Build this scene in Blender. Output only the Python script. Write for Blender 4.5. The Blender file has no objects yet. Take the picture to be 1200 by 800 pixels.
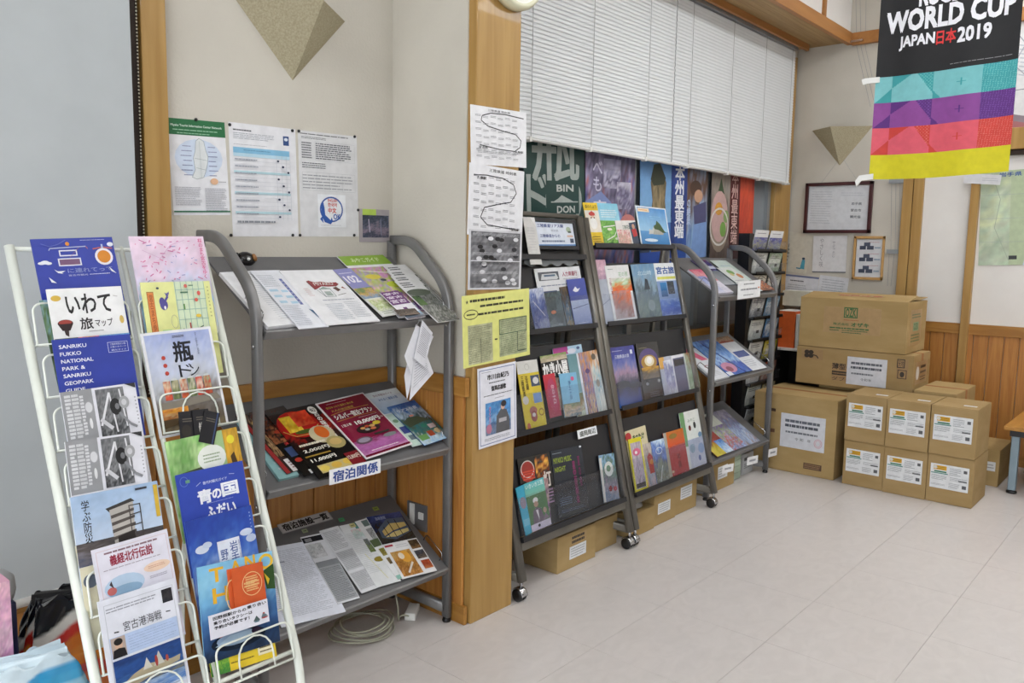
import bpy, math, random
from mathutils import Vector, Matrix
# ---------------------------------------------------------------- camera, world, exposure
SC = bpy.context.scene
COL = SC.collection
CAM = Vector((0, 0, 1.48)); F = 953.46
W = ((0.65550, -0.07597, 0.75136), (-0.75500, -0.08826, 0.64974), (0.01696, -0.99320, -0.11521))
cd = bpy.data.cameras.new('camera'); cam = bpy.data.objects.new('camera', cd); COL.objects.link(cam)
cd.sensor_width = 36; cd.lens = F * 36 / 1200; cd.clip_start = 0.05
cam.matrix_world = Matrix.Translation(CAM) @ Matrix([[W[i][0], -W[i][1], -W[i][2]] for i in range(3)]).to_4x4()
SC.camera = cam
SC.view_settings.view_transform = 'Standard'; SC.view_settings.look = 'None'
SC.view_settings.gamma = 1.0; SC.view_settings.use_curve_mapping = False
SC.view_settings.exposure = 0.1
wd = bpy.data.worlds.new('world'); SC.world = wd; wd.use_nodes = True
wd.node_tree.nodes['Background'].inputs[0].default_value = (0.92, 0.96, 1.0, 1)
wd.node_tree.nodes['Background'].inputs[1].default_value = 4.6
LAMP_POWER = 18.5                       # emission of the fluorescent diffusers
CEIL = 3.62
LAMPS = [(x, y) for y in (0.95, -0.8, -2.5) for x in (-0.9, 2.6, 4.4, 5.9)]

def hexc(h, lin=True):
    h = h.lstrip('#')
    if len(h) == 3: h = ''.join(c * 2 for c in h)
    c = [int(h[i:i + 2], 16) / 255 for i in (0, 2, 4)]
    if lin: c = [(v / 12.92 if v <= 0.04045 else ((v + 0.055) / 1.055) ** 2.4) for v in c]
    return tuple(c) + (1.0,)
# ---------------------------------------------------------------- materials
def mat(name, col, rough=0.5, metal=0.0, col2=None, scale=(8, 8, 8), detail=4, bump=0.0, spec=0.5, bscale=None, dist=0.0, ramp=(0.35, 0.65), coat=0.0):
    m = bpy.data.materials.new(name); m.use_nodes = True; nt = m.node_tree; b = nt.nodes['Principled BSDF']
    b.inputs['Roughness'].default_value = rough; b.inputs['Metallic'].default_value = metal
    b.inputs['Specular IOR Level'].default_value = spec; b.inputs['Coat Weight'].default_value = coat
    tc = nt.nodes.new('ShaderNodeTexCoord'); mp = nt.nodes.new('ShaderNodeMapping'); nz = nt.nodes.new('ShaderNodeTexNoise')
    geo = nt.nodes.new('ShaderNodeNewGeometry')
    mp.inputs['Scale'].default_value = scale; nz.inputs['Scale'].default_value = 1; nz.inputs['Detail'].default_value = detail
    nz.inputs['Distortion'].default_value = dist
    nt.links.new(geo.outputs['Position'], mp.inputs[0]); nt.links.new(mp.outputs[0], nz.inputs[0])
    cr = nt.nodes.new('ShaderNodeValToRGB'); cr.color_ramp.elements[0].position = ramp[0]; cr.color_ramp.elements[1].position = ramp[1]
    cr.color_ramp.elements[0].color = hexc(col); cr.color_ramp.elements[1].color = hexc(col2 or col)
    nt.links.new(nz.outputs[0], cr.inputs[0]); nt.links.new(cr.outputs[0], b.inputs['Base Color'])
    if bump:
        n2 = nz
        if bscale:
            n2 = nt.nodes.new('ShaderNodeTexNoise'); n2.inputs['Scale'].default_value = bscale; n2.inputs['Detail'].default_value = 5
            nt.links.new(geo.outputs['Position'], n2.inputs[0])
        bp = nt.nodes.new('ShaderNodeBump'); bp.inputs['Strength'].default_value = bump; bp.inputs['Distance'].default_value = 0.004
        nt.links.new(n2.outputs[0], bp.inputs['Height']); nt.links.new(bp.outputs[0], b.inputs['Normal'])
    return m
def printmat(name, rough, coat=0.0):
    m = mat(name, 'ffffff', rough, 0, 'f4f4f4', (30, 30, 30), coat=coat); nt = m.node_tree; b = nt.nodes['Principled BSDF']
    at = nt.nodes.new('ShaderNodeVertexColor'); at.layer_name = 'Col'
    mx = nt.nodes.new('ShaderNodeMix'); mx.data_type = 'RGBA'; mx.blend_type = 'MULTIPLY'; mx.inputs[0].default_value = 1
    cr = [n for n in nt.nodes if n.type == 'VALTORGB'][0]
    nt.links.new(at.outputs[0], mx.inputs[6]); nt.links.new(cr.outputs[0], mx.inputs[7]); nt.links.new(mx.outputs[2], b.inputs['Base Color'])
    return m
def emat(name, col, s):
    m = bpy.data.materials.new(name); m.use_nodes = True; b = m.node_tree.nodes['Principled BSDF']
    b.inputs['Emission Color'].default_value = col; b.inputs['Emission Strength'].default_value = s
    b.inputs['Base Color'].default_value = (0.9, 0.9, 0.9, 1)
    return m
def clearmat(name, tint, gloss=0.08, alpha=0.0):
    m = bpy.data.materials.new(name); m.use_nodes = True; nt = m.node_tree; nt.nodes.clear()
    o = nt.nodes.new('ShaderNodeOutputMaterial'); t = nt.nodes.new('ShaderNodeBsdfTransparent'); g = nt.nodes.new('ShaderNodeBsdfGlossy')
    d = nt.nodes.new('ShaderNodeBsdfDiffuse'); d.inputs[0].default_value = (0.75, 0.78, 0.85, 1)
    t.inputs[0].default_value = tint; g.inputs['Roughness'].default_value = 0.08
    lw = nt.nodes.new('ShaderNodeLayerWeight'); lw.inputs[0].default_value = 0.5
    pw = nt.nodes.new('ShaderNodeMath'); pw.operation = 'POWER'; pw.inputs[1].default_value = 4.0; nt.links.new(lw.outputs[1], pw.inputs[0])
    fr = nt.nodes.new('ShaderNodeMath'); fr.operation = 'MULTIPLY_ADD'; fr.inputs[1].default_value = 0.4; fr.inputs[2].default_value = 0.02; nt.links.new(pw.outputs[0], fr.inputs[0])
    m1 = nt.nodes.new('ShaderNodeMixShader'); m2 = nt.nodes.new('ShaderNodeMixShader'); m1.inputs[0].default_value = alpha
    nt.links.new(t.outputs[0], m1.inputs[1]); nt.links.new(d.outputs[0], m1.inputs[2])
    nt.links.new(fr.outputs[0], m2.inputs[0]); nt.links.new(m1.outputs[0], m2.inputs[1]); nt.links.new(g.outputs[0], m2.inputs[2])
    nt.links.new(m2.outputs[0], o.inputs[0])
    return m
M = dict(
    plaster=mat('plaster', 'c3beb3', 0.9, 0, 'cbc6bb', (3, 3, 3), 6, 0.35, 0.2, 90),
    plaster_white=mat('plaster_white', 'e2dfdb', 0.85, 0, 'e7e5e1', (4, 4, 4), 4, 0.1, 0.2, 60),
    ceiling=mat('ceiling_board', 'e2dfd8', 0.9, 0, 'e8e5de', (6, 6, 6)),
    wood=mat('varnished_wood', 'a27c42', 0.42, 0, 'b28e52', (26, 26, 1.6), 5, 0.04, 0.4, dist=0.6, coat=0.15),
    plank=mat('wainscot_plank', 'a66c32', 0.45, 0, 'bd8543', (34, 34, 2.0), 5, 0.05, 0.4, dist=1.2, coat=0.1),
    trimwood=mat('trim_wood', '9b6a2c', 0.45, 0, 'b07f3c', (3, 3, 30), 5, 0.04, 0.4, dist=0.8, coat=0.1),
    soffit=mat('soffit_board', '9c7f57', 0.6, 0, 'b09468', (1.2, 30, 30), 4, 0, 0.3, dist=0.5),
    gap=mat('dark_joint', '3a2414', 0.9, 0, '402818'),
    tile=mat('vinyl_tile', 'c9c3c0', 0.28, 0, 'd0cac7', (9, 14, 9), 8, 0.03, 0.45, dist=1.5, ramp=(0.3, 0.7)),
    joint=mat('tile_joint', 'a09a96', 0.6, 0, 'a8a29e'),
    steel=mat('grey_painted_steel', '7c7b7b', 0.38, 0.35, '828181', (20, 20, 20), spec=0.5),
    steel_dk=mat('dark_grey_shelf', '626162', 0.5, 0.1, '686768', (12, 12, 12)),
    rackpost=mat('bronze_grey_post', '6f6b64', 0.36, 0.5, '77736b', (12, 12, 12)),
    black=mat('black_panel', '1d1d21', 0.45, 0, '232327', (9, 9, 9)),
    blackplastic=mat('black_plastic', '101012', 0.35, 0, '17171a', (30, 30, 30)),
    chrome=mat('chrome', 'b9b9bc', 0.16, 1.0, 'c4c4c6', (10, 10, 10)),
    whitewire=mat('white_enamel_wire', 'dfe3da', 0.32, 0, 'e4e8df', (20, 20, 20), coat=0.3),
    slat=mat('blind_slat', 'dcdfe1', 0.45, 0, 'e0e3e5', (3, 3, 3), spec=0.4),
    cord=mat('cord', '8d8f90', 0.8, 0, '999b9c'), whiteplastic=mat('white_plastic', 'e6e6e2', 0.4, 0, 'ebebe8'),
    screen=mat('roller_screen', 'b4b9bb', 0.8, 0, 'babfc1', (5, 5, 5), 4, 0.02, 0.2),
    darkgap=mat('dark_brown_frame', '2c1c10', 0.6, 0, '342214'), chain=mat('bead_chain', 'c9c0a8', 0.4, 0.2, 'd6cfba'),
    card=mat('corrugated_cardboard', 'a68c5e', 0.85, 0, 'b09669', (5, 5, 14), 4, 0.03, 0.15),
    card_dk=mat('brown_cardboard', 'a0865b', 0.85, 0, 'a98f65', (5, 5, 14), 4, 0.03, 0.15),
    tape=mat('packing_tape', 'b5835c', 0.25, 0, 'ba8961'),
    alu=mat('aluminium', '9a9ea0', 0.4, 0.6, 'a3a7a9'), pane=mat('frosted_pane', '777d81', 0.3, 0, '80868a', (2, 2, 2)),
    fiber=mat('sconce_board', '9f967c', 0.9, 0, 'b3aa90', (160, 160, 160), 3, 0.15, 0.15),
    darkframe=mat('dark_wood_frame', '3a1518', 0.35, 0, '451a1c'), lightframe=mat('bamboo_frame', 'b78d52', 0.5, 0, 'c39a60', (20, 20, 20)),
    cream=mat('cream_plastic', 'd8d6ba', 0.4, 0, 'dddbc0'), clockface=mat('clock_face', 'efeee6', 0.4, 0, 'f2f1ea'),
    plate=mat('outlet_plate', '6e6e70', 0.4, 0.3, '747476'), cable=mat('grey_cable', 'a9a894', 0.45, 0, 'b3b29e'),
    benchtop=mat('bench_top', 'b07c38', 0.4, 0, 'bf8b45', (2, 26, 26), 4, 0, 0.4), blueleg=mat('blue_grey_leg', '8194a0', 0.4, 0.3, '879aa6'),
    darkwood=mat('dark_shelf', '26211e', 0.6, 0, '2d2824'),
    orn=mat('black_lacquer', '151314', 0.2, 0, '1b1819'), ornor=mat('orange_lacquer', '9a6a3a', 0.3, 0, 'a27242'),
    paper=mat('paper_stack', 'e4e4e6', 0.7, 0, 'eaeaec', (2, 2, 300)),
    green_stack=mat('pale_green_paper', 'b3c3ae', 0.7, 0, 'bccbb6', (2, 2, 200)),
    pouch=mat('grey_pouch', 'a6a7a8', 0.35, 0, 'b3b4b5', (18, 18, 18), 4, 0.3, 0.5),
    knot=mat('soffit_edge', 'a06a34', 0.45, 0, 'ae783e', (2, 20, 20)),
    pr=printmat('printed_paper', 0.45), gloss=printmat('glossy_print', 0.22, 0.35), cloth=printmat('banner_cloth', 0.75),
    lamp=emat('fluorescent_diffuser', (0.97, 0.985, 1.0, 1), LAMP_POWER),
    acrylic=clearmat('clear_acrylic', (0.93, 0.94, 0.96, 1), alpha=0.015), film=clearmat('clear_film', (0.97, 0.97, 0.98, 1), alpha=0.04),
)
# ---------------------------------------------------------------- geometry
class MB:
    def __init__(s): s.v = []; s.f = []; s.c = []; s.mi = []
    def add(s, vs, fs, col=None, mi=0):
        o = len(s.v); s.v += [tuple(v) for v in vs]
        for f in fs: s.f.append(tuple(i + o for i in f)); s.c.append(col); s.mi.append(mi)
        return s
    def box(s, a, b, mi=0, bev=0.0):
        x0, y0, z0 = [min(a[i], b[i]) for i in range(3)]; x1, y1, z1 = [max(a[i], b[i]) for i in range(3)]
        return s.add([(x0, y0, z0), (x1, y0, z0), (x1, y1, z0), (x0, y1, z0), (x0, y0, z1), (x1, y0, z1), (x1, y1, z1), (x0, y1, z1)],
                     [(0, 3, 2, 1), (4, 5, 6, 7), (0, 1, 5, 4), (1, 2, 6, 5), (2, 3, 7, 6), (3, 0, 4, 7)], mi=mi)
    def obox(s, c, ax, ay, az, hx, hy, hz, mi=0):
        c, ax, ay, az = map(Vector, (c, ax, ay, az)); vs = [c + ax * (hx * i) + ay * (hy * j) + az * (hz * k) for k in (-1, 1) for i, j in ((-1, -1), (1, -1), (1, 1), (-1, 1))]
        return s.add(vs, [(0, 3, 2, 1), (4, 5, 6, 7), (0, 1, 5, 4), (1, 2, 6, 5), (2, 3, 7, 6), (3, 0, 4, 7)], mi=mi)
    def sweep(s, path, a, b, axis=None, n=10, closed=False, mi=0, sq=1.0, caps=True):
        P = [Vector(p) for p in path]; N = len(P); rings = []; prev = None
        for i, p in enumerate(P):
            t = (P[(i + 1) % N] - P[i - 1]) if closed else (P[min(i + 1, N - 1)] - P[max(i - 1, 0)])
            t.normalize()
            if axis is not None: e1 = Vector(axis); e1 = (e1 - t * e1.dot(t)).normalized()
            else:
                e1 = prev if prev is not None else (Vector((0, 0, 1)) if abs(t.z) < 0.9 else Vector((1, 0, 0)))
                e1 = (e1 - t * e1.dot(t)).normalized(); prev = e1
            e2 = t.cross(e1); r = []
            for k in range(n):
                th = 2 * math.pi * (k + 0.5) / n; cx, cy = math.cos(th), math.sin(th)
                cx = math.copysign(abs(cx) ** sq, cx); cy = math.copysign(abs(cy) ** sq, cy)
                r.append(p + e1 * (a * cx) + e2 * (b * cy))
            rings.append(r)
        vs = [v for r in rings for v in r]; fs = []
        for i in range(N if closed else N - 1):
            j = (i + 1) % N
            for k in range(n): fs.append((i * n + k, i * n + (k + 1) % n, j * n + (k + 1) % n, j * n + k))
        if not closed and caps: fs += [tuple(range(n - 1, -1, -1)), tuple((N - 1) * n + k for k in range(n))]
        return s.add(vs, fs, mi=mi)
    def tube(s, path, r, n=8, closed=False, mi=0): return s.sweep(path, r, r, None, n, closed, mi)
    def lathe(s, c, axis, prof, n=20, mi=0):
        c = Vector(c); ax = Vector(axis).normalized(); e1 = (Vector((0, 0, 1)) if abs(ax.z) < 0.9 else Vector((1, 0, 0))); e1 = (e1 - ax * e1.dot(ax)).normalized(); e2 = ax.cross(e1)
        vs = [c + ax * h + (e1 * math.cos(2 * math.pi * k / n) + e2 * math.sin(2 * math.pi * k / n)) * r for r, h in prof for k in range(n)]
        fs = [(i * n + k, i * n + (k + 1) % n, (i + 1) * n + (k + 1) % n, (i + 1) * n + k) for i in range(len(prof) - 1) for k in range(n)]
        fs += [tuple(range(n - 1, -1, -1)), tuple((len(prof) - 1) * n + k for k in range(n))]
        return s.add(vs, fs, mi=mi)
    def build(s, name, mats, parent=None, loc=None, smooth=False, bevel=0.0):
        if not isinstance(mats, (list, tuple)): mats = [mats]
        if loc is None:
            if parent is not None: loc = world_loc(parent)
            else:
                xs, ys, zs = zip(*s.v); loc = Vector(((min(xs) + max(xs)) / 2, (min(ys) + max(ys)) / 2, min(zs)))
        loc = Vector(loc)
        me = bpy.data.meshes.new(name); me.from_pydata([tuple(Vector(v) - loc) for v in s.v], [], s.f)
        for m in mats: me.materials.append(m)
        me.polygons.foreach_set('material_index', s.mi)
        if smooth: me.polygons.foreach_set('use_smooth', [len(f) <= 4 for f in s.f])
        if any(c is not None for c in s.c):
            ca = me.color_attributes.new('Col', 'FLOAT_COLOR', 'CORNER'); buf = []
            for f, c in zip(s.f, s.c):
                if c is None: c = (0.8, 0.8, 0.8, 1)
                if isinstance(c[0], (tuple, list)):
                    for q in c: buf.extend(q)
                else: buf.extend(tuple(c) * len(f))
            ca.data.foreach_set('color', buf)
        me.update(); o = bpy.data.objects.new(name, me); COL.objects.link(o)
        if parent is not None: o.parent = parent; o.location = loc - world_loc(parent)
        else: o.location = loc
        if bevel:
            bm_ = o.modifiers.new('edge', 'BEVEL'); bm_.width = bevel; bm_.segments = 2; bm_.limit_method = 'ANGLE'
        return o
def world_loc(o):
    l = Vector(o.location)
    while o.parent: o = o.parent; l += o.location
    return l
def fillet(path, r, seg=6):
    P = [Vector(p) for p in path]; out = [P[0]]
    for i in range(1, len(P) - 1):
        a = (P[i - 1] - P[i]); b = (P[i + 1] - P[i]); ra = min(r, a.length * 0.49, b.length * 0.49); A = P[i] + a.normalized() * ra; B = P[i] + b.normalized() * ra
        for k in range(seg + 1):
            t = k / seg; out.append(A * (1 - t) ** 2 + P[i] * (2 * t * (1 - t)) + B * t * t)
    return out + [P[-1]]
def tag(o, label, cat, group=None):
    o['label'] = label; o['category'] = cat
    if group: o['group'] = group
    return o
def thing(name, label, cat, loc, group=None):
    o = bpy.data.objects.new(name, None); o.empty_display_size = 0.05; COL.objects.link(o); o.location = loc
    return tag(o, label, cat, group)
def struct(o): o['kind'] = 'structure'; return o
def copy_tree(o, parent=None):
    c = o.copy(); COL.objects.link(c); c.parent = parent
    for ch in list(o.children): copy_tree(ch, c)
    return c
# ---------------------------------------------------------------- measuring: a line of sight met with a real plane
def hit(x, y, pl, lift=0.0):
    p, n = pl; n = n.normalized(); p = p + n * lift
    d = Vector([W[i][0] * (x - 600) + W[i][1] * (y - 400) + W[i][2] * F for i in range(3)])
    return CAM + d * ((p - CAM).dot(n) / d.dot(n))
def PX(c): return (Vector((c, 0, 0)), Vector((-1, 0, 0)))
def PY(c): return (Vector((0, c, 0)), Vector((0, -1, 0)))
def PZ(c): return (Vector((0, 0, c)), Vector((0, 0, 1)))
# ---------------------------------------------------------------- flat print: coloured shapes on the face of a sheet
GL = {}
def glyphs(s):
    k = s
    if k not in GL:
        c = bpy.data.curves.new('t', 'FONT'); c.body = s; c.resolution_u = 2; c.fill_mode = 'FRONT'; c.space_line = 0.95
        o = bpy.data.objects.new('t', c); me = bpy.data.meshes.new_from_object(o)
        vs = [(v.co.x, v.co.y) for v in me.vertices]; fs = [tuple(p.vertices) for p in me.polygons]
        bpy.data.objects.remove(o); bpy.data.meshes.remove(me); bpy.data.curves.remove(c); GL[k] = (vs, fs)
    return GL[k]
def lerp(a, b, t): return tuple(a[i] * (1 - t) + b[i] * t for i in range(len(a)))
def draw(mb, w, h, art, z0=0.0002, dz=0.00012, warp=None, sub=1):
    z = z0
    def P(x, y): return (x * w - w / 2, (1 - y) * h, z)
    for k, a in enumerate(art):
        t = a[0]; z = z0 + dz * k
        if t in 'rg':
            x0, y0, x1, y1 = a[1:5]; c0 = hexc(a[5]); c1 = hexc(a[6]) if t == 'g' else c0; n = sub
            for i in range(n):
                for j in range(n):
                    u0, u1 = x0 + (x1 - x0) * i / n, x0 + (x1 - x0) * (i + 1) / n; v0, v1 = y0 + (y1 - y0) * j / n, y0 + (y1 - y0) * (j + 1) / n
                    ca, cb = lerp(c0, c1, j / n), lerp(c0, c1, (j + 1) / n)
                    mb.add([P(u0, v1), P(u1, v1), P(u1, v0), P(u0, v0)], [(0, 1, 2, 3)], (cb, cb, ca, ca))
        elif t == 'q': mb.add([P(*p) for p in a[1]], [tuple(range(len(a[1])))], hexc(a[2]))
        elif t == 'e':
            cx, cy, rx, ry = a[1:5]; mb.add([P(cx + rx * math.cos(i * math.pi / 9), cy + ry * math.sin(i * math.pi / 9)) for i in range(18)], [tuple(range(18))], hexc(a[5]))
        elif t == 'o':      # ring
            cx, cy, rx, ry, th = a[1:6]; vs = []; n = 28
            for i in range(n):
                cs, sn = math.cos(i * 2 * math.pi / n), math.sin(i * 2 * math.pi / n); vs += [P(cx + rx * cs, cy + ry * sn), P(cx + (rx - th) * cs, cy + (ry - th * w / h) * sn)]
            mb.add(vs, [(2 * i, 2 * i + 1, (2 * i + 3) % (2 * n), (2 * i + 2) % (2 * n)) for i in range(n)], hexc(a[6]))
        elif t == 'b':
            x0, y0, x1, y1 = a[1:5]; th = a[6]; ty = th * w / h; c = hexc(a[5])
            for q in ((x0, y0, x1, y0 + ty), (x0, y1 - ty, x1, y1), (x0, y0, x0 + th, y1), (x1 - th, y0, x1, y1)):
                mb.add([P(q[0], q[3]), P(q[2], q[3]), P(q[2], q[1]), P(q[0], q[1])], [(0, 1, 2, 3)], c)
        elif t == 's':      # stroke through points
            pts = a[1]; th = a[3]; c = hexc(a[2])
            for (xa, ya), (xb, yb) in zip(pts, pts[1:]):
                dx, dy = (xb - xa) * w, (yb - ya) * h; L = math.hypot(dx, dy) or 1; nx, ny = -dy / L * th / 2, dx / L * th / 2
                mb.add([P(xa + nx, ya + ny * w / h), P(xa - nx, ya - ny * w / h), P(xb - nx, yb - ny * w / h), P(xb + nx, yb + ny * w / h)], [(3, 2, 1, 0)], c)
        elif t == 'p':      # picture: soft colour field, palette runs top to bottom
            x0, y0, x1, y1, pal, seed = a[1:7]; nv = a[7] if len(a) > 7 else 0.5; n = a[8] if len(a) > 8 else 22
            pal = [hexc(c) for c in pal]; R = random.Random(seed); m = max(3, n // 3)
            lat = [[R.uniform(-1, 1) for _ in range(m + 2)] for _ in range(m + 2)]
            def val(u, v):
                u *= m; v *= m; i, j = int(u), int(v); fu, fv = u - i, v - j
                return (lat[i][j] * (1 - fu) + lat[i + 1][j] * fu) * (1 - fv) + (lat[i][j + 1] * (1 - fu) + lat[i + 1][j + 1] * fu) * fv
            g = []
            for i in range(n + 1):
                for j in range(n + 1):
                    u, v = i / n, j / n; q = v + nv * (0.55 * val(u * 0.999, v * 0.999) + 0.45 * R.uniform(-1, 1) * 0.8)
                    q = min(0.9999, max(0, q)) * (len(pal) - 1); e = int(q); br = 1 + min(nv, 0.6) * 0.5 * (0.5 * R.uniform(-1, 1) + 0.7 * val(v * 0.999, u * 0.999)); g.append(tuple(min(1, c * br) for c in lerp(pal[e], pal[e + 1], q - e)[:3]) + (1.0,))
            vs = [P(x0 + (x1 - x0) * i / n, y0 + (y1 - y0) * j / n) for i in range(n + 1) for j in range(n + 1)]; o = len(mb.v); mb.v += vs
            for i in range(n):
                for j in range(n):
                    q = [i * (n + 1) + j + 1, (i + 1) * (n + 1) + j + 1, (i + 1) * (n + 1) + j, i * (n + 1) + j]
                    mb.f.append(tuple(o + k2 for k2 in q)); mb.c.append(tuple(g[k2] for k2 in q)); mb.mi.append(0)
        elif t in 'tv':     # lettering fitted to a box; v = one character per line
            x0, y0, x1, y1, s, c = a[1:7]; bold = a[7] if len(a) > 7 else 0.0
            vs, fs = glyphs('\n'.join(s) if t == 'v' else s)
            if not vs: continue
            mx0, mx1 = min(v[0] for v in vs), max(v[0] for v in vs); my0, my1 = min(v[1] for v in vs), max(v[1] for v in vs)
            sx, sy = (x1 - x0) / ((mx1 - mx0) or 1), (y1 - y0) / ((my1 - my0) or 1)
            b_ = bold * 0.8; ox, oy = b_ * sx, b_ * sy
            for k2, (qx, qy) in enumerate(((0, 0),) if not bold else ((-ox, -oy), (ox, -oy), (-ox, oy), (ox, oy))):
                z = z0 + dz * (k + k2 * 0.2); mb.add([P(x0 + qx + (v[0] - mx0) * sx, y1 + qy - (v[1] - my0) * sy) for v in vs], fs, hexc(c))
        elif t == 'l':      # rows of small print
            x0, y0, x1, y1, n, c = a[1:7]; th = a[7] if len(a) > 7 else 0.35; R = random.Random(int(x0 * 977 + y0 * 331 + n)); c = hexc(c)
            for i in range(n):
                y = y0 + (y1 - y0) * (i + 0.5) / n; hh = (y1 - y0) / n * th / 2; x = x0; end = x0 + (x1 - x0) * (R.uniform(0.65, 1) if i % 4 == 3 else R.uniform(0.9, 1))
                step = (x1 - x0) / 7
                while x < end:
                    L = min(R.uniform(0.25, 1.0) * step, end - x); mb.add([P(x, y + hh), P(x + L, y + hh), P(x + L, y - hh), P(x, y - hh)], [(0, 1, 2, 3)], c); x += L + step * 0.09
    return z
def sheet_mesh(w, h, t, art, base='f1f1f1', warp=None, edge=None, sub=1):
    mb = MB(); c = hexc(base); e = hexc(edge or base)
    mb.add([(-w / 2, 0, -t), (w / 2, 0, -t), (w / 2, h, -t), (-w / 2, h, -t), (-w / 2, 0, 0), (w / 2, 0, 0), (w / 2, h, 0), (-w / 2, h, 0)],
           [(0, 3, 2, 1), (4, 5, 6, 7), (0, 1, 5, 4), (1, 2, 6, 5), (2, 3, 7, 6), (3, 0, 4, 7)], e)
    mb.c[-5] = c
    draw(mb, w, h, art, sub=sub)
    if warp: mb.v = [warp(*v) for v in mb.v]
    return mb
SHEETS = []
def place(o, TL, u, n, h):
    u = u.normalized(); n = n.normalized(); v = n.cross(u).normalized(); n = u.cross(v)
    m = Matrix((u, v, n)).transposed().to_4x4(); m.translation = TL
    o.matrix_world = m
def sheet(name, label, cat, pl, tl, tr, bl, art, t=0.001, lift=None, w=None, h=None, base='f1f1f1', group=None, matl='pr', parent=None, lean=0.0, edge=None, vfirst=False):
    """a sheet or booklet lying on plane pl; tl, tr, bl are where its corners are seen"""
    lift = t if lift is None else lift
    A, B, C = hit(*tl, pl, lift), hit(*tr, pl, lift), hit(*bl, pl, lift); n = pl[1].normalized()
    if n.dot(CAM - A) < 0: n = -n
    u = (B - A); ww = w or u.length; u.normalize(); d = (C - A); d = d - u * d.dot(u) * (1 if h or True else 0); hh = h or d.length
    down = u.cross(n)
    if down.dot(C - A) < 0: down = -down
    if lean: R = Matrix.Rotation(lean, 3, u); down = R @ down; n = R @ n
    if vfirst:
        down = (C - A); hh = h or down.length; down.normalize(); u2 = n.cross(down); u = u2 if u2.dot(u) > 0 else -u2; ww = w or abs((B - A).dot(u))
    org = A + u * (ww / 2) + down * hh
    o = sheet_mesh(ww, hh, t, art, base, edge=edge).build(name, M[matl], loc=(0, 0, 0))
    m = Matrix((u, -down, u.cross(-down))).transposed().to_4x4(); m.translation = org
    if parent is not None: o.parent = parent; m.translation -= world_loc(parent); o.matrix_basis = m
    else: o.matrix_basis = m
    if parent is None and cat: tag(o, label, cat, group)
    return o
# ================================================================ THE SETTING
XF, YW, YA, XS = 6.60, 2.72, 2.564, 2.21          # far wall, window wall, alcove wall, side wall of the pillar
# floor with vinyl tiles
fl = struct(MB().box((-3.2, -4.2, -0.12), (6.9, 3.0, -0.004)).build('floor', M['joint'], loc=(0, 0, 0)))
tx, ty = 0.49, 0.457; t0 = MB().box((0.0006, 0.0006, -0.006), (tx - 0.0006, ty - 0.0006, 0)).build('tile', M['tile'], parent=fl); t0.location = (1.90 - 5 * tx, 1.187 + 3 * ty - 0, 0)
first = True
for i in range(-7, 10):
    for j in range(-7, 4):
        x, y = 1.90 + i * tx, 1.187 + j * ty
        o = t0 if first else t0.copy()
        if not first: COL.objects.link(o); o.parent = fl
        first = False; o.location = (x, y, 0)
struct(MB().box((-3.2, -4.2, CEIL), (6.9, 3.0, CEIL + 0.1)).build('ceiling', M['ceiling']))
wl = struct(MB().box((-3.2, YA, 0), (XS, YA + 0.12, CEIL)).build('wall_left', M['plaster']))
ws_ = struct(MB().box((XS, 2.15, 0), (XS + 0.12, YA + 0.12, CEIL)).build('wall_side', M['plaster']))
ww = struct(MB().box((XS + 0.12, YW + 0.10, 0), (XF + 0.2, YW + 0.22, CEIL)).box((XS + 0.12, YW, 0), (XF, YW + 0.1, 0.90)).box((XS + 0.12, YW, 3.02), (XF, YW + 0.1, CEIL)).build('wall_window', M['plaster']))
wf = struct(MB().box((XF, -4.2, 0), (XF + 0.12, YW + 0.22, CEIL)).build('wall_far', M['plaster']))
struct(MB().box((-3.3, -4.2, 0), (-3.2, 2.7, 0.15)).box((-3.3, -4.2, 2.75), (-3.2, 2.7, CEIL)).box((-3.3, -4.2, 0.15), (-3.2, -3.6, 2.75)).box((-3.3, 2.0, 0.15), (-3.2, 2.7, 2.75)).build('wall_behind', M['plaster']))   # unseen wall; opening added so daylight brightens the camera-facing surfaces
w3 = struct(MB().box((-3.28, -3.6, 0.15), (-3.22, 2.0, 0.2)).box((-3.28, -3.6, 2.7), (-3.22, 2.0, 2.75)).build('window_added', M['alu']))  # frame of the added opening, put in for light from behind
for y in (-3.6, -2.2, -0.8, 0.6, 1.95): MB().box((-3.28, y, 0.2), (-3.22, y + 0.05, 2.7)).build('mullion', M['alu'], parent=w3); struct(MB().box((-3.3, -4.3, 0), (6.9, -4.2, CEIL)).build('wall_opposite', M['plaster']))
# pillar: wooden front post beside the plastered side wall
po = struct(MB().box((2.217, 2.11, 0), (2.464, 2.34, CEIL)).build('trim_1', M['wood'], bevel=0.004))
struct(MB().box((2.34, 2.34, 0), (2.46, YW + 0.1, CEIL)).build('wall_pillar', M['plaster']))
# wainscot: each board a piece
def planks(wall, p0, d, nrm, n, w, z0, z1, m='plank'):
    p0, d, nrm = Vector(p0), Vector(d), Vector(nrm); b0 = None
    for i in range(n):
        a = p0 + d * (w * i + 0.001) ; b = p0 + d * (w * (i + 1) - 0.002); r = nrm * 0.012
        if b0 is None:
            mb = MB(); q = [a, b, b + r * 0.6, b + r - d * 0.003, a + r + d * 0.003, a + r * 0.6]
            if d.cross(nrm).z > 0: pass
            N = 6; vs = [(v.x, v.y, z0) for v in q] + [(v.x, v.y, z1) for v in q]
            fs = [tuple(range(N))[::-1], tuple(range(N, 2 * N))] + [(k, (k + 1) % N, N + (k + 1) % N, N + k) for k in range(N)]
            b0 = mb.add(vs, fs).build('plank', M[m], parent=wall); base = Vector(b0.location)
        else:
            o = b0.copy(); COL.objects.link(o); o.parent = wall; o.location = base + d * (w * i)
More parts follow.
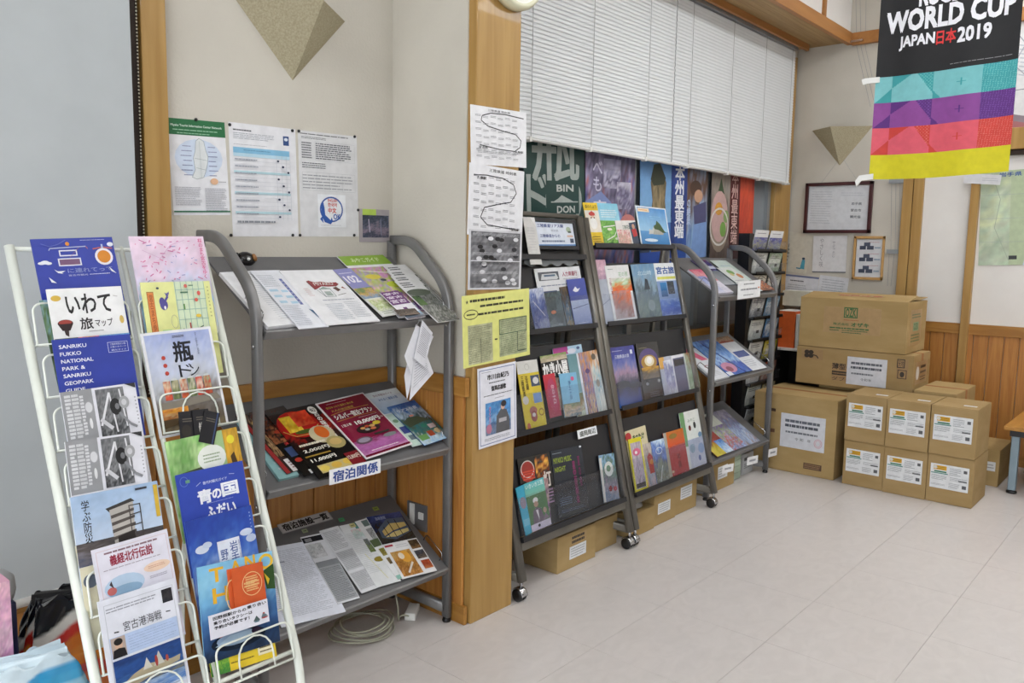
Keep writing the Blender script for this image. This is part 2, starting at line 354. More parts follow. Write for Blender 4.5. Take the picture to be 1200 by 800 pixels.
planks(wl, (-0.72, YA, 0), (1, 0, 0), (0, -1, 0), 29, 0.101, 0.07, 0.91)
planks(ws_, (XS, 2.14, 0), (0, 1, 0), (-1, 0, 0), 4, 0.103, 0.07, 0.91)
planks(ww, (2.47, YW, 0), (1, 0, 0), (0, -1, 0), 41, 0.1005, 0.07, 0.87)
planks(wf, (XF, 0.15, 0), (0, 1, 0), (-1, 0, 0), 26, 0.096, 0.07, 0.91)
def cap(name, a, b, m='trimwood'): return struct(MB().box(a, b).build(name, M[m], bevel=0.003))
cap('trim_2', (-0.8, YA - 0.022, 0.91), (XS, YA, 0.984)); cap('trim_3', (XS - 0.022, 2.12, 0.91), (XS, YA - 0.022, 0.984))
cap('trim_4', (2.47, YW - 0.03, 0.87), (6.57, YW, 0.94)); cap('trim_5', (XF - 0.024, -0.6, 0.91), (XF, YW - 0.03, 0.985))
cap('baseboard_left', (-0.8, YA - 0.016, 0), (XS, YA, 0.075)); cap('baseboard_side', (XS - 0.018, 2.12, 0), (XS, YA - 0.016, 0.075))
cap('baseboard_window', (2.47, YW - 0.02, 0), (6.58, YW, 0.075)); cap('baseboard_far', (XF - 0.018, -0.6, 0), (XF, YW - 0.02, 0.075))
# post beside the roller screen
cap('trim_6', (1.187, YA - 0.03, 0.984), (1.266, YA, CEIL), 'wood'); cap('trim_7', (1.13, YA - 0.012, 0.984), (1.187, YA, CEIL), 'darkgap')
# posts and rail of the far wall
cap('trim_8', (XF - 0.035, 1.775, 0), (XF, 1.845, 2.18), 'wood'); cap('trim_9', (XF - 0.035, 1.703, 0), (XF, 1.770, 2.18), 'wood')
cap('trim_10', (XF - 0.05, 1.335, 0), (XF, 1.388, 2.18), 'wood'); cap('trim_11', (XF - 0.06, -0.4, 2.205), (XF, 1.86, 2.35), 'wood')
cap('trim_12', (XF - 0.04, -0.4, 2.17), (XF, 1.86, 2.203), 'darkgap')
struct(MB().box((XF - 0.006, 1.390, 0.986), (XF, 1.702, 2.168)).build('wall_panel', M['plaster_white'])); struct(MB().box((XF - 0.006, -0.4, 0.986), (XF, 1.334, 2.168)).build('wall_panel_right', M['plaster_white']))
# soffit over the window with its rails and the white panels above
so = struct(MB().box((2.47, 2.32, 3.10), (XF, YW, 3.13)).build('ceiling_soffit', M['soffit']))
b0 = None
for i in range(9):
    for q, (xa, xb) in enumerate(((2.47, 4.5), (4.5, XF))):
        MB().box((xa + 0.001, 2.322 + i * 0.0435, 3.092), (xb - 0.001, 2.322 + (i + 1) * 0.0435 - 0.0015, 3.10)).build('board', M['soffit'], parent=so)
cap('trim_13', (2.47, 2.29, 3.065), (XF - 0.02, 2.325, 3.155), 'knot'); cap('trim_14', (2.47, 2.585, 3.045), (6.49, 2.61, 3.092), 'knot')
cap('trim_15', (XF - 0.04, -0.4, 3.06), (XF, 2.29, 3.15), 'knot')
up = struct(MB().box((2.47, 2.315, 3.155), (XF, 2.34, CEIL)).build('wall_upper', M['plaster_white']))
for k in range(6): MB().box((2.9 + k * 0.62, 2.295, 3.155), (2.94 + k * 0.62, 2.315, CEIL)).build('post', M['knot'], parent=up)
cap('trim_16', (6.26, YW - 0.02, 0.94), (6.56, YW + 0.05, 3.02), 'wood')
# windows
w1 = struct(MB().box((2.46, YW + 0.02, 0.90), (6.27, YW + 0.07, 0.96)).box((2.46, YW + 0.02, 2.98), (6.27, YW + 0.07, 3.02)).box((2.46, YW + 0.02, 0.96), (2.5, YW + 0.07, 2.98)).build('window_1', M['alu']))
for x in (4.26, 5.10, 6.22): MB().box((x - 0.025, YW + 0.01, 0.96), (x + 0.025, YW + 0.06, 2.98)).build('mullion', M['alu'], parent=w1)
for a, b in ((2.5, 4.235), (4.285, 5.075), (5.125, 6.195)): MB().box((a, YW + 0.04, 0.96), (b, YW + 0.048, 2.98)).build('pane', M['pane'], parent=w1)
w2 = struct(MB().box((-1.2, YA - 0.02, 0.40), (1.13, YA, 0.43)).build('window_2', M['trimwood']))
MB().box((-1.2, YA - 0.006, 0.43), (1.13, YA, CEIL)).build('pane', M['pane'], parent=w2)
# roller screen
rs = thing('roller_screen', 'grey roller screen pulled down left of the wooden post, white bottom bar', 'blind', (0.2, YA - 0.06, 0.43))
MB().box((-1.2, YA - 0.062, 0.46), (1.14, YA - 0.060, 3.4)).build('fabric', M['screen'], parent=rs)
MB().sweep([(-1.2, YA - 0.061, 0.447), (1.14, YA - 0.061, 0.447)], 0.014, 0.009, (0, 0, 1)).build('bottom_bar', M['whiteplastic'], parent=rs, smooth=True)
MB().tube([(-1.2, YA - 0.061, 3.43), (1.14, YA - 0.061, 3.43)], 0.035, 12).build('roller_tube', M['whiteplastic'], parent=rs, smooth=True)
def beads(x, y, za, zb):
    mb = MB(); z = za
    while z < zb: mb.lathe((x, y, z), (0, 0, 1), [(0.0006, -0.0032), (0.0026, -0.0015), (0.0026, 0.0015), (0.0006, 0.0032)], 6); z += 0.0105
    return mb.build('bead_chain', M['chain'], parent=rs, smooth=True)
for c in (beads(1.147, YA - 0.03, 1.0, 3.4), beads(1.172, YA - 0.035, 1.0, 3.4)): c['kind'] = 'stuff'
# venetian blind
vb = thing('venetian_blind', 'wide white venetian blind lowered halfway over the poster window', 'blind', (4.4, 2.64, 2.0))
BX0, BX1, BY = 2.50, 6.36, 2.64
sl = None; NS = 47; th = math.radians(77); dy, dzz = 0.0138 * math.cos(th), 0.0138 * math.sin(th)
for k in range(NS):
    z = 2.035 + k * 0.0212
    if sl is None:
        mb = MB(); pr = [(-1, 0), (-0.5, 0.0012), (0, 0.0018), (0.5, 0.0012), (1, 0)]; v = []
        for x in (BX0, BX1):
            for s, b in pr: v.append((x, BY - s * dy * 1 - b, z - s * dzz * 1 + 0))
        n = 5; mb.add(v, [(i, i + 1, n + i + 1, n + i) for i in range(4)])
        sl = mb.build('slat', M['slat'], parent=vb); sz = sl.location.z
    else:
        o = sl.copy(); COL.objects.link(o); o.parent = vb; o.location.z = sz + k * 0.0212
MB().sweep([(BX0, BY, 2.012), (BX1, BY, 2.012)], 0.009, 0.014, (0, 0, 1), 12).build('bottom_rail', M['whiteplastic'], parent=vb, smooth=True)
MB().box((BX0, BY - 0.02, 3.028), (BX1, BY + 0.02, 3.055)).build('head_rail', M['alu'], parent=vb)
for x in (2.62, 3.15, 3.66, 4.22, 4.72, 5.28, 5.80, 6.27):
    MB().box((x - 0.0018, BY - 0.017, 2.02), (x + 0.0018, BY - 0.0155, 3.04)).build('ladder_cord', M['cord'], parent=vb)
    MB().box((x - 0.008, BY - 0.018, 1.998), (x + 0.008, BY + 0.014, 2.024)).build('clip', M['whiteplastic'], parent=vb)
mb = MB(); P = [(4.50 + 0.0015 * math.cos(k * 2.1), BY - 0.024 + 0.0015 * math.sin(k * 2.1), 3.02 - k * 0.011) for k in range(92)]
mb.tube(P, 0.0028, 5); mb.build('pull_cord', M['cord'], parent=vb)
# fluorescent ceiling lights (above the frame)
for (x, y) in LAMPS:
    t = thing('ceiling_light', 'long fluorescent ceiling light, %s row, %s in its row' % ({0.95: 'window side', -0.8: 'middle', -2.5: 'rear'}[y], {-0.9: 'first', 2.6: 'second', 4.4: 'third', 5.9: 'last'}[x]), 'ceiling light', (x, y, CEIL - 0.08), 'fluorescent ceiling lights')
    MB().box((x - 0.62, y - 0.13, CEIL - 0.05), (x + 0.62, y + 0.13, CEIL - 0.001)).build('housing', M['whiteplastic'], parent=t)
    MB().box((x - 0.60, y - 0.10, CEIL - 0.075), (x + 0.60, y + 0.10, CEIL - 0.051)).build('diffuser', M['lamp'], parent=t)
# wall lamps: folded three-sided shades, point down
def sconce(x0, x1, xb, zt, zb, axis, depth, fr, lab):
    if axis == 'y':
        L, R_, B, Fp = Vector((x0, YA, zt)), Vector((x1, YA, zt - 0.0)), Vector((xb, YA, zb)), Vector((fr, YA - depth, zt - 0.01))
    else:
        L, R_, B, Fp = Vector((XF, x0, zt)), Vector((XF, x1, zt)), Vector((XF, xb, zb)), Vector((XF - depth, fr, zt))
    th_ = 0.006; mb = MB(); c = (L + R_ + B + Fp) / 4
    for tri in ((L, B, Fp), (B, R_, Fp)):
        a, b, d = tri; n = (b - a).cross(d - a).normalized()
        if n.dot(CAM - a) < 0: n = -n
        vs = [a, b, d, a - n * th_, b - n * th_, d - n * th_]; mb.add(vs, [(0, 1, 2), (5, 4, 3), (0, 3, 4, 1), (1, 4, 5, 2), (2, 5, 3, 0)])
    t = thing('wall_lamp', lab, 'wall lamp', (c.x, c.y, zb), 'folded triangular wall lamps')
    mb.build('shade', M['fiber'], parent=t)
    mb = MB(); k = (L + R_) / 2 + Vector((0, -0.02, -0.03) if axis == 'y' else (-0.02, 0, -0.03)); mb.lathe(k, (0, 0, 1), [(0.015, -0.06), (0.02, -0.05), (0.02, 0.01)], 12); mb.build('socket', M['whiteplastic'], parent=t, smooth=True)
    return t
sconce(1.50, 1.975, 1.742, 2.31, 2.058, 'y', 0.185, 1.745, 'large triangular beige board wall lamp above the pinned notices')
sconce(2.567, 2.10, 2.334, 2.445, 2.16, 'x', 0.15, 2.37, 'triangular beige wall lamp on the far wall above the dark frame')
# clock on the pillar, only its lower rim in view
ck = thing('wall_clock', 'round cream wall clock at the top of the wooden pillar', 'clock', (2.405, 2.07, 2.37))
MB().lathe((2.405, 2.108, 2.515), (0, -1, 0), [(0.150, 0), (0.150, 0.025), (0.142, 0.042), (0.128, 0.045), (0.125, 0.034)], 40).build('case', M['cream'], parent=ck, smooth=True)
MB().lathe((2.405, 2.074, 2.515), (0, -1, 0), [(0.126, 0), (0.126, 0.002)], 40).build('dial', M['clockface'], parent=ck)
MB().box((2.403, 2.068, 2.515), (2.407, 2.070, 2.60)).box((2.405, 2.068, 2.512), (2.46, 2.070, 2.518)).build('hands', M['blackplastic'], parent=ck)
# outlet on the side wall
ou = thing('wall_outlet', 'grey metal outlet plate on the side wall behind the first shelf stand', 'outlet', (XS - 0.02, 2.392, 0.325))
MB().box((XS - 0.020, 2.335, 0.325), (XS - 0.012, 2.452, 0.435)).build('plate', M['plate'], parent=ou, bevel=0.002)
MB().box((XS - 0.026, 2.405, 0.345), (XS - 0.020, 2.43, 0.43)).build('socket', M['whiteplastic'], parent=ou); MB().box((XS - 0.026, 2.352, 0.375), (XS - 0.020, 2.378, 0.402)).build('switch', M['whiteplastic'], parent=ou)
MB().box((XS - 0.05, 2.41, 0.335), (XS - 0.026, 2.445, 0.36)).build('plug', M['whiteplastic'], parent=ou)
# ================================================================ FURNITURE
# grey steel stands with three sloping shelves
SLOPE = 0.64; SF = (1.225, 0.722, 0.242)
def shelf_plane(k): return (Vector((0, 2.2, SF[k])), Vector((0, -SLOPE, 1)).normalized())
def make_stand(x0, x1, label):
    t = thing('display_shelf_stand', label, 'shelf stand', ((x0 + x1) / 2, 2.36, 0), 'grey steel sloping shelf stands')
    for x in (x0, x1):
        P = fillet([(x, 2.2, 0.02), (x, 2.2, 1.315), (x, 2.41, 1.50), (x, 2.53, 1.50), ], 0.10, 8)
        MB().sweep(P, 0.0125, 0.019, (1, 0, 0), 12, sq=0.45).build('front_post', M['steel'], parent=t, smooth=True)
        MB().sweep([(x, 2.53, 0.02), (x, 2.53, 1.498)], 0.0125, 0.019, (1, 0, 0), 12, sq=0.45).build('rear_post', M['steel'], parent=t, smooth=True)
        MB().sweep([(x, 2.205, 0.055), (x, 2.525, 0.055)], 0.0125, 0.022, (1, 0, 0), 12, sq=0.45).build('foot_bar', M['steel'], parent=t, smooth=True)
        for y in (2.2, 2.53): MB().lathe((x, y, 0), (0, 0, 1), [(0.016, 0), (0.018, 0.006), (0.013, 0.02)], 14).build('foot', M['blackplastic'], parent=t, smooth=True)
    for k, f in enumerate(SF):
        n = Vector((0, -SLOPE, 1)).normalized(); a = Vector((0, 1, SLOPE)).normalized()
        c0 = Vector(((x0 + x1) / 2, 2.19, f - 0.19 * 0)) ; top = Vector(((x0 + x1) / 2, 2.2, f))
        c = top + a * 0.178 - n * 0.004; hw = (x1 - x0) / 2 - 0.015
        o = MB().obox(c, (1, 0, 0), a, n, hw, 0.205, 0.004).build('shelf', M['steel_dk'], parent=t)
        fr = top - a * 0.027; MB().obox(fr - n * 0.012, (1, 0, 0), a, n, hw, 0.005, 0.016).build('front_lip', M['steel'], parent=o, bevel=0.003)
        for x, s in ((x0, 1), (x1, -1)):
            p = [top.copy() for _ in range(4)]
            for q in p: q.x = x + s * 0.025
            p[0] += a * 0.02; p[1] += a * 0.02 + n * 0.035; p[2] += a * 0.13 + n * 0.035; p[3] += a * 0.13
            MB().tube(fillet(p, 0.015, 4), 0.0022, 6).build('side_wire', M['chrome'], parent=o, smooth=True)
            MB().tube([(x, 2.2, f - 0.06), (x + s * 0.02, 2.2, f - 0.035), (x + s * 0.02, 2.205, f - 0.01)], 0.005, 6).build('bracket', M['chrome'], parent=o, smooth=True)
            MB().lathe((x - s * 0.013, 2.2, f - 0.06), (-s, 0, 0), [(0.007, 0), (0.006, 0.003), (0.002, 0.004)], 10).build('bolt', M['chrome'], parent=o, smooth=True)
    return t
st1 = make_stand(1.355, 2.175, 'grey steel sloping shelf stand left of the wooden pillar')
st2 = make_stand(4.335, 5.175, 'grey steel sloping shelf stand between the casters rack and the cardboard boxes')
# dark A-frame racks on casters
RS = 0.2377
RPL = (Vector((0, 2.085, 0)), Vector((0, -1, RS)).normalized())
RN = RPL[1]; RA = Vector((0, RS, 1)).normalized()
def rp(x, z, lift=0.0): return Vector((x, 2.085 + RS * z, z)) + RN * lift
def make_rack(x0, x1, ztop, tiers, label, zr=None, bar=True):
    t = thing('caster_rack', label, 'brochure rack', ((x0 + x1) / 2, 2.3, 0), 'dark brochure racks on casters')
    for x in (x0, x1):
        MB().sweep([rp(x, 0.085, 0.01), rp(x, zr if (zr and x == x1) else ztop, 0.01)], 0.021, 0.013, (1, 0, 0), 12, sq=0.4).build('front_post', M['rackpost'], parent=t, smooth=True)
        MB().sweep([(x, 2.66, 0.085), (x, 2.09 + RS * (zr or ztop) + 0.05, (zr or ztop) - 0.02)], 0.017, 0.011, (1, 0, 0), 12, sq=0.4).build('rear_post', M['rackpost'], parent=t, smooth=True)
        MB().sweep([(x, 2.11, 0.10), (x, 2.65, 0.10)], 0.012, 0.02, (1, 0, 0), 12, sq=0.4).build('base_bar', M['rackpost'], parent=t, smooth=True)
        for y in (2.10, 2.64):
            c = MB().lathe((x, y, 0.06), (0, 0, 1), [(0.008, 0), (0.008, 0.035)], 10).build('caster', M['chrome'], parent=t, smooth=True)
            mb = MB(); 
            for s in (-1, 1): mb.lathe((x + s * 0.012, y + 0.01, 0.0275), (s, 0, 0), [(0.020, -0.008), (0.0275, -0.006), (0.0275, 0.005), (0.020, 0.008), (0.006, 0.009)], 20)
            mb.build('wheel', M['blackplastic'], parent=c, smooth=True)
            mb = MB(); arc = [(x, y + 0.01 - 0.031 * math.cos(a * 0.35), 0.0275 + 0.031 * math.sin(a * 0.35)) for a in range(0, 8)]
            mb.sweep(arc, 0.019, 0.0025, (1, 0, 0), 8, sq=0.5); mb.build('fork', M['chrome'], parent=c, smooth=True)
    if bar: MB().sweep([rp(x0, ztop, 0.0), rp(x1, ztop, 0.0)], 0.012, 0.016, (0, 0, 1), 12, sq=0.4).build('top_bar', M['rackpost'], parent=t, smooth=True)
    MB().box((x0, 2.635, 0.09), (x1, 2.66, 0.12)).build('cross_bar', M['rackpost'], parent=t)
    xm = (x0 + x1) / 2; hw = (x1 - x0) / 2 - 0.021; ex = Vector((1, 0, 0))
    for z, hh, acr in tiers:
        s = MB().obox(rp(xm, z + hh / 2, -0.009), ex, RA, RN, hw, hh / 2, 0.003).build('back_panel', M['black'], parent=t)
        MB().obox(rp(xm, z - 0.006, 0.010), ex, RA, RN, hw, 0.006, 0.024).build('ledge', M['black'], parent=s)
        MB().obox(rp(xm, z + 0.0, 0.033), ex, RA, RN, hw, 0.012, 0.0025).build('lip', M['black'], parent=s)
        if acr: MB().obox(rp(xm, z + 0.012 + acr / 2, 0.0305), ex, RA, RN, hw, acr / 2, 0.0012).build('clear_guard', M['acrylic'], parent=s)
    z = tiers[0][0] - 0.03
    MB().obox(rp(xm, z, 0.006), ex, RA, RN, hw, 0.016, 0.014).build('bottom_rail', M['rackpost'], parent=t)
    return t
TI1 = [(0.25, 0.375, 0.16), (0.675, 0.36, 0.15), (1.095, 0.31, 0.14), (1.43, 0.19, 0)]
rk1 = make_rack(2.515, 3.345, 1.635, TI1, 'dark caster rack nearest the wooden pillar, framed sign at its top')
rk2 = make_rack(3.395, 4.235, 1.63, [(0.25, 0.375, 0.16), (0.675, 0.36, 0.15), (1.095, 0.315, 0.14), (1.49, 0.03, 0)], 'dark caster rack right of the framed-sign rack, brochures along its top', 1.495, False)
# white wire stand, two columns of pockets
WPL = (Vector((0, 1.8, 0.45)), Vector((0, -1, 1 / 2.4)).normalized()); WN = WPL[1]; WA = Vector((0, 1 / 2.4, 1)).normalized()
def wp(x, z, lift=0.0): return Vector((x, 1.8 + (z - 0.45) / 2.4, z)) + WN * lift
wst = thing('wire_brochure_stand', 'white wire brochure stand with two columns of pockets, nearest the left edge', 'brochure stand', (0.95, 1.85, 0))
COLX = ((0.715, 0.940), (0.968, 1.178)); WT = [0.385 + 0.12 * k for k in range(8)]
for x in (0.700, 1.195):
    P = fillet([wp(x, 1.462), wp(x, 0.36), (x, 1.735, 0.005)], 0.06, 5); MB().tube(P, 0.0115, 12).build('side_rail', M['whitewire'], parent=wst, smooth=True)
    MB().tube(fillet([wp(.954 if x < .9 else x, 1.30, -0.01), (.954 if x < .9 else x - .07, 2.26, 0.5), (.954 if x < .9 else x - .07, 2.28, 0.005)], 0.06, 5), 0.008, 10).build('rear_leg', M['whitewire'], parent=wst, smooth=True)
for x in (0.942, 0.966): MB().tube([wp(x, 1.462), wp(x, 0.40)], 0.0065, 10).build('centre_rail', M['whitewire'], parent=wst, smooth=True)
for z in (1.455, 0.40): MB().tube([wp(0.700, z), wp(1.195, z)], 0.006, 8).build('cross_wire', M['whitewire'], parent=wst, smooth=True)
MB().tube([(0.954, 2.275, 0.25), (1.125, 2.275, 0.25)], 0.005, 8).build('brace', M['whitewire'], parent=wst, smooth=True)
MB().tube([wp(0.71, 0.38), (1.12, 2.27, 0.3)], 0.005, 8).build('brace', M['whitewire'], parent=wst, smooth=True)
def pocket(x0, x1, z):
    tl = math.radians(22.6 - 14); d = (WA * math.cos(tl) + WN * math.sin(tl)); b = wp(0, z, 0.011)
    def q(x, s, l=0): v = b + d * s + WN * l; v.x = x; return v
    r = MB().tube(fillet([q(x0, 0, -0.011), q(x0, 0), q(x0, 0.10), q(x1, 0.10), q(x1, 0), q(x1, 0, -0.011)], 0.025, 6), 0.0028, 7).build('pocket', M['whitewire'], parent=wst, smooth=True)
    MB().tube([q(x0, 0, 0), q(x1, 0, 0)], 0.0025, 6).build('base_wire', M['whitewire'], parent=r, smooth=True)
    MB().tube([q(x0, 0, -0.011), q(x1, 0, -0.011)], 0.0025, 6).build('base_wire', M['whitewire'], parent=r, smooth=True)
    xm, hw = (x0 + x1) / 2, (x1 - x0) * 0.23; A = [q(xm - hw, 0)] + [q(xm - hw * math.cos(a * math.pi / 8), 0.045 + 0.05 * math.sin(a * math.pi / 8)) for a in range(9)] + [q(xm + hw, 0)]
    MB().tube(A, 0.0025, 6).build('arch_wire', M['whitewire'], parent=r, smooth=True)
for xa, xb in COLX:
    for z in WT: pocket(xa, xb, z)
# tall black literature rack in the corner behind the second stand
br = thing('pocket_rack', 'tall black pocket rack in the corner behind the second shelf stand', 'brochure rack', (5.52, 2.5, 0))
MB().box((5.235, 2.42, 0), (5.285, 2.50, 1.60)).build('post', M['blackplastic'], parent=br); MB().box((5.785, 2.42, 0), (5.80, 2.50, 1.50)).build('post', M['blackplastic'], parent=br)
MB().box((5.285, 2.49, 0.05), (5.785, 2.50, 1.60)).build('back_panel', M['blackplastic'], parent=br); MB().box((5.2, 2.37, 0), (5.82, 2.56, 0.03)).build('base', M['blackplastic'], parent=br)
RKZ = [1.50 - 0.155 * k for k in range(9)]
for z in RKZ:
    for xa, xb in ((5.29, 5.53), (5.54, 5.78)):
        mb = MB(); mb.box((xa, 2.40, z - 0.02), (xb, 2.489, z - 0.016)); mb.obox(((xa + xb) / 2, 2.392, z + 0.02), (1, 0, 0), (0, -0.2, 0.98), (0, -0.98, -0.2), (xb - xa) / 2, 0.035, 0.001)
        mb.build('pocket', M['acrylic'], parent=br); MB().box((xa, 2.385, z - 0.026), (xb, 2.489, z - 0.020)).box((xa, 2.385, z - 0.026), (xb, 2.389, z - 0.004)).build('pocket_base', M['blackplastic'], parent=br)
# bench / low table at the far right
bn = thing('low_bench', 'low wooden bench with blue-grey legs against the far wall, right edge', 'bench', (6.15, 0.4, 0))
MB().box((5.76, -0.5, 0.405), (6.52, 0.93, 0.43)).build('bench_top', M['benchtop'], parent=bn, bevel=0.004); MB().box((5.79, -0.48, 0.365), (6.5, 0.90, 0.404)).build('apron', M['blackplastic'], parent=bn)
for x, y in ((5.83, 0.87), (6.45, 0.87), (5.83, -0.44), (6.45, -0.44)):
    l = MB().box((x - 0.022, y - 0.022, 0.02), (x + 0.022, y + 0.022, 0.365)).build('leg', M['blueleg'], parent=bn, bevel=0.004); MB().lathe((x, y, 0), (0, 0, 1), [(0.03, 0), (0.03, 0.012), (0.015, 0.02)], 14).build('foot', M['blackplastic'], parent=l, smooth=True)
# low dark bookcase in the far corner with files on it
bc = thing('low_bookcase', 'low dark bookcase in the far corner behind the big boxes', 'bookcase', (6.35, 2.4, 0))
MB().box((6.15, 2.14, 0), (6.56, 2.17, 0.72)).box((6.15, 2.62, 0), (6.56, 2.65, 0.72)).box((6.53, 2.17, 0), (6.56, 2.62, 0.72)).build('frame', M['darkwood'], parent=bc)
MB().box((6.13, 2.13, 0.72), (6.57, 2.66, 0.735)).build('top_board', M['whiteplastic'], parent=bc)
for z in (0.1, 0.4): MB().box((6.16, 2.17, z), (6.53, 2.62, z + 0.015)).build('shelf', M['darkwood'], parent=bc)
def book(name, lab, cat, x0, x1, y0, y1, z0, z1, col, grp=None):
    mb = MB(); c = hexc(col); mb.box((x0, y0, z0), (x1, y1, z1)); mb.c = [c] * 6; mb.box((x0 + 0.003, y0 + 0.003, z1), (x1 - 0.003, y1 - 0.003, z1 + 0.0005)); mb.c[6:] = [hexc('eeeeea')] * 6
    return tag(mb.build(name, M['pr'], bevel=0.001), lab, cat, grp)
book('file_box', 'orange file standing on the corner bookcase', 'file', 6.2, 6.45, 2.46, 2.62, 0.735, 1.02, 'd9642a')
book('folder', 'thin white folder between the orange and green files', 'file', 6.2, 6.45, 2.43, 2.452, 0.735, 1.0, 'd5d3cc')
book('file_box', 'green file beside the white folder on the corner bookcase', 'file', 6.22, 6.45, 2.36, 2.425, 0.735, 1.01, '5f8a3a')
book('file_box', 'dark green file at the boxes end of the bookcase', 'file', 6.22, 6.45, 2.31, 2.355, 0.735, 1.0, '2f5a35')
book('paper_tray', 'cream paper tray fixed on the far wall above the orange file', 'tray', 6.42, 6.575, 2.32, 2.66, 1.05, 1.17, 'c9c5b5')
# ---------------------------------------------------------------- cardboard boxes
def flapbox(label, x0, x1, y0, y1, z0, z1, m='card', group=None, seam='x', tape=True, cat='box', openflap=False):
    t = thing('cardboard_box', label, cat, ((x0 + x1) / 2, (y0 + y1) / 2, z0), group)
    MB().box((x0, y0, z0 + 0.001), (x1, y1, z1 - 0.004)).build('body', M[m], parent=t, bevel=0.003)
    xm, ym = (x0 + x1) / 2, (y0 + y1) / 2
    if seam == 'x':
        MB().box((x0 + .001, y0 + .001, z1 - 0.004), (x1 - .001, ym - 0.001, z1)).build('flap', M[m], parent=t); MB().box((x0 + .001, ym + 0.001, z1 - 0.004), (x1 - .001, y1 - .001, z1)).build('flap', M[m], parent=t)
        if tape: MB().box((x0 - 0.0006, ym - 0.025, z1), (x1 + 0.0006, ym + 0.025, z1 + 0.0006)).box((x0 - 0.0008, ym - 0.025, z1 - 0.07), (x0 - 0.0001, ym + 0.025, z1)).build('tape', M['tape'], parent=t)
    else:
        MB().box((x0 + .001, y0 + .001, z1 - 0.004), (xm - 0.001, y1 - .001, z1)).build('flap', M[m], parent=t)
        if not openflap: MB().box((xm + 0.001, y0 + .001, z1 - 0.004), (x1 - .001, y1 - .001, z1)).build('flap', M[m], parent=t)
        if tape: MB().box((xm - 0.025, y0, z1), (xm + 0.025, y1, z1 + 0.0006)).box((xm - 0.025, y0 - 0.0008, z1 - 0.07), (xm + 0.025, y0 - 0.0001, z1)).build('tape', M['tape'], parent=t)
    return t
def lab(parent, axis, c, a0, a1, b0, b1, art, name='paper_label', base='e4e6e8', off=0.0012, matl='pr'):
    """flat label on a box face. axis 'x': face x=c seen from -x; 'y': face y=c seen from -y; 'z': top"""
    if axis == 'x': u, v, n = Vector((0, -1, 0)), Vector((0, 0, 1)), Vector((-1, 0, 0)); org = Vector((c - off, (a0 + a1) / 2, b0))
    elif axis == 'y': u, v, n = Vector((1, 0, 0)), Vector((0, 0, 1)), Vector((0, -1, 0)); org = Vector(((a0 + a1) / 2, c - off, b0))
    else: u, v, n = Vector((0, -1, 0)), Vector((1, 0, 0)), Vector((0, 0, 1)); org = Vector((b0, (a0 + a1) / 2, c + off))
    o = sheet_mesh(abs(a1 - a0), abs(b1 - b0), 0.0006, art, base).build(name, M[matl], loc=(0, 0, 0)); m = Matrix((u, v, n)).transposed().to_4x4(); m.translation = org - world_loc(parent); o.parent = parent; o.matrix_basis = m
    return o
SHIP = [('r', .08, .06, .42, .24, 'd9a520'), ('r', .10, .28, .42, .34, '3a7a5a'), ('r', .02, .36, .46, .40, '4a8a80'), ('e', .12, .14, .06, .07, 'd6d4c8'), ('l', .16, .09, .40, .22, 2, '8a6a18'),
        ('l', .03, .44, .44, .66, 4, '8d9296'), ('l', .50, .08, .80, .40, 5, '8d9296'), ('r', .86, .12, .95, .24, '5a5c60'), ('l', .52, .46, .97, .62, 3, '9a9ea2'), ('r', .74, .56, .96, .61, '54565a'),
        ('l', .50, .70, .78, .92, 4, '9a9ea2'), ('r', .84, .74, .95, .88, '5a5c60'), ('l', .03, .80, .44, .88, 2, '9ca0a4')]
SY = [(1.480, 1.728), (1.232, 1.478), (0.980, 1.230)]
nm = ['left', 'middle', 'right']
for r_, (za, zb) in enumerate(((0.0, 0.292), (0.294, 0.590))):
    for k, (ya, yb) in enumerate(SY):
        xo = 5.262 + (0.006, -0.004, 0.0)[k] + (0.012 if r_ == 0 else 0)
        b = flapbox('small cardboard box with shipping label, %s of the three in the %s row' % (nm[k], ('bottom', 'top')[r_]), xo, xo + 0.36, ya + 0.002 * r_, yb, za, zb, 'card_dk', 'six small labelled cardboard boxes', 'y', False)
        zh = zb - za; lab(b, 'x', xo, ya + 0.025, yb - 0.018, za + 0.09, zb - 0.055, SHIP, 'shipping_label')
        if r_: lab(b, 'z', zb, ya + 0.03, ya + 0.10, xo + 0.09, xo + 0.12, [('l', .1, .2, .9, .8, 2, 'a0a0a0')], 'sticker')
bb = flapbox('large cardboard box on the floor beside the second shelf stand', 5.30, 5.78, 1.79, 2.355, 0, 0.525, 'card', None, 'y')
lab(bb, 'x', 5.30, 1.86, 2.16, 0.17, 0.40, [('l', .10, .16, .90, .26, 1, '6a6e78', .8), ('l', .10, .30, .92, .40, 1, '5a5e68', .8), ('l', .12, .50, .86, .58, 1, '7a7e86', .7), ('t', .34, .68, .42, .77, '令', '555a62'), ('t', .45, .68, .53, .77, '和', '555a62'), ('t', .62, .68, .70, .77, '年', '555a62'), ('o', .86, .76, .09, .13, .012, 'd89aa8'), ('o', .86, .76, .06, .09, .01, 'dda8b4')], 'taped_notice', 'd9dbe2', matl='gloss')
lab(bb, 'x', 5.30, 1.87, 1.99, 0.045, 0.085, [('r', 0, 0, 1, 1, '5a4030'), ('l', .05, .1, .95, .9, 3, '9a7a55', .5)], 'printed_mark', '5a4030')
lab(bb, 'x', 5.30, 2.20, 2.26, 0.40, 0.42, [('r', 0, 0, 1, 1, '4a3526')], 'printed_mark', '4a3526'); lab(bb, 'x', 5.30, 2.20, 2.26, 0.255, 0.28, [('r', 0, 0, 1, 1, '6a4a36')], 'printed_mark', '6a4a36')
flapbox('plain cardboard box carrying the tall stack, hidden behind the large box', 5.80, 6.11, 1.50, 2.10, 0, 0.552, 'card', None, 'y')
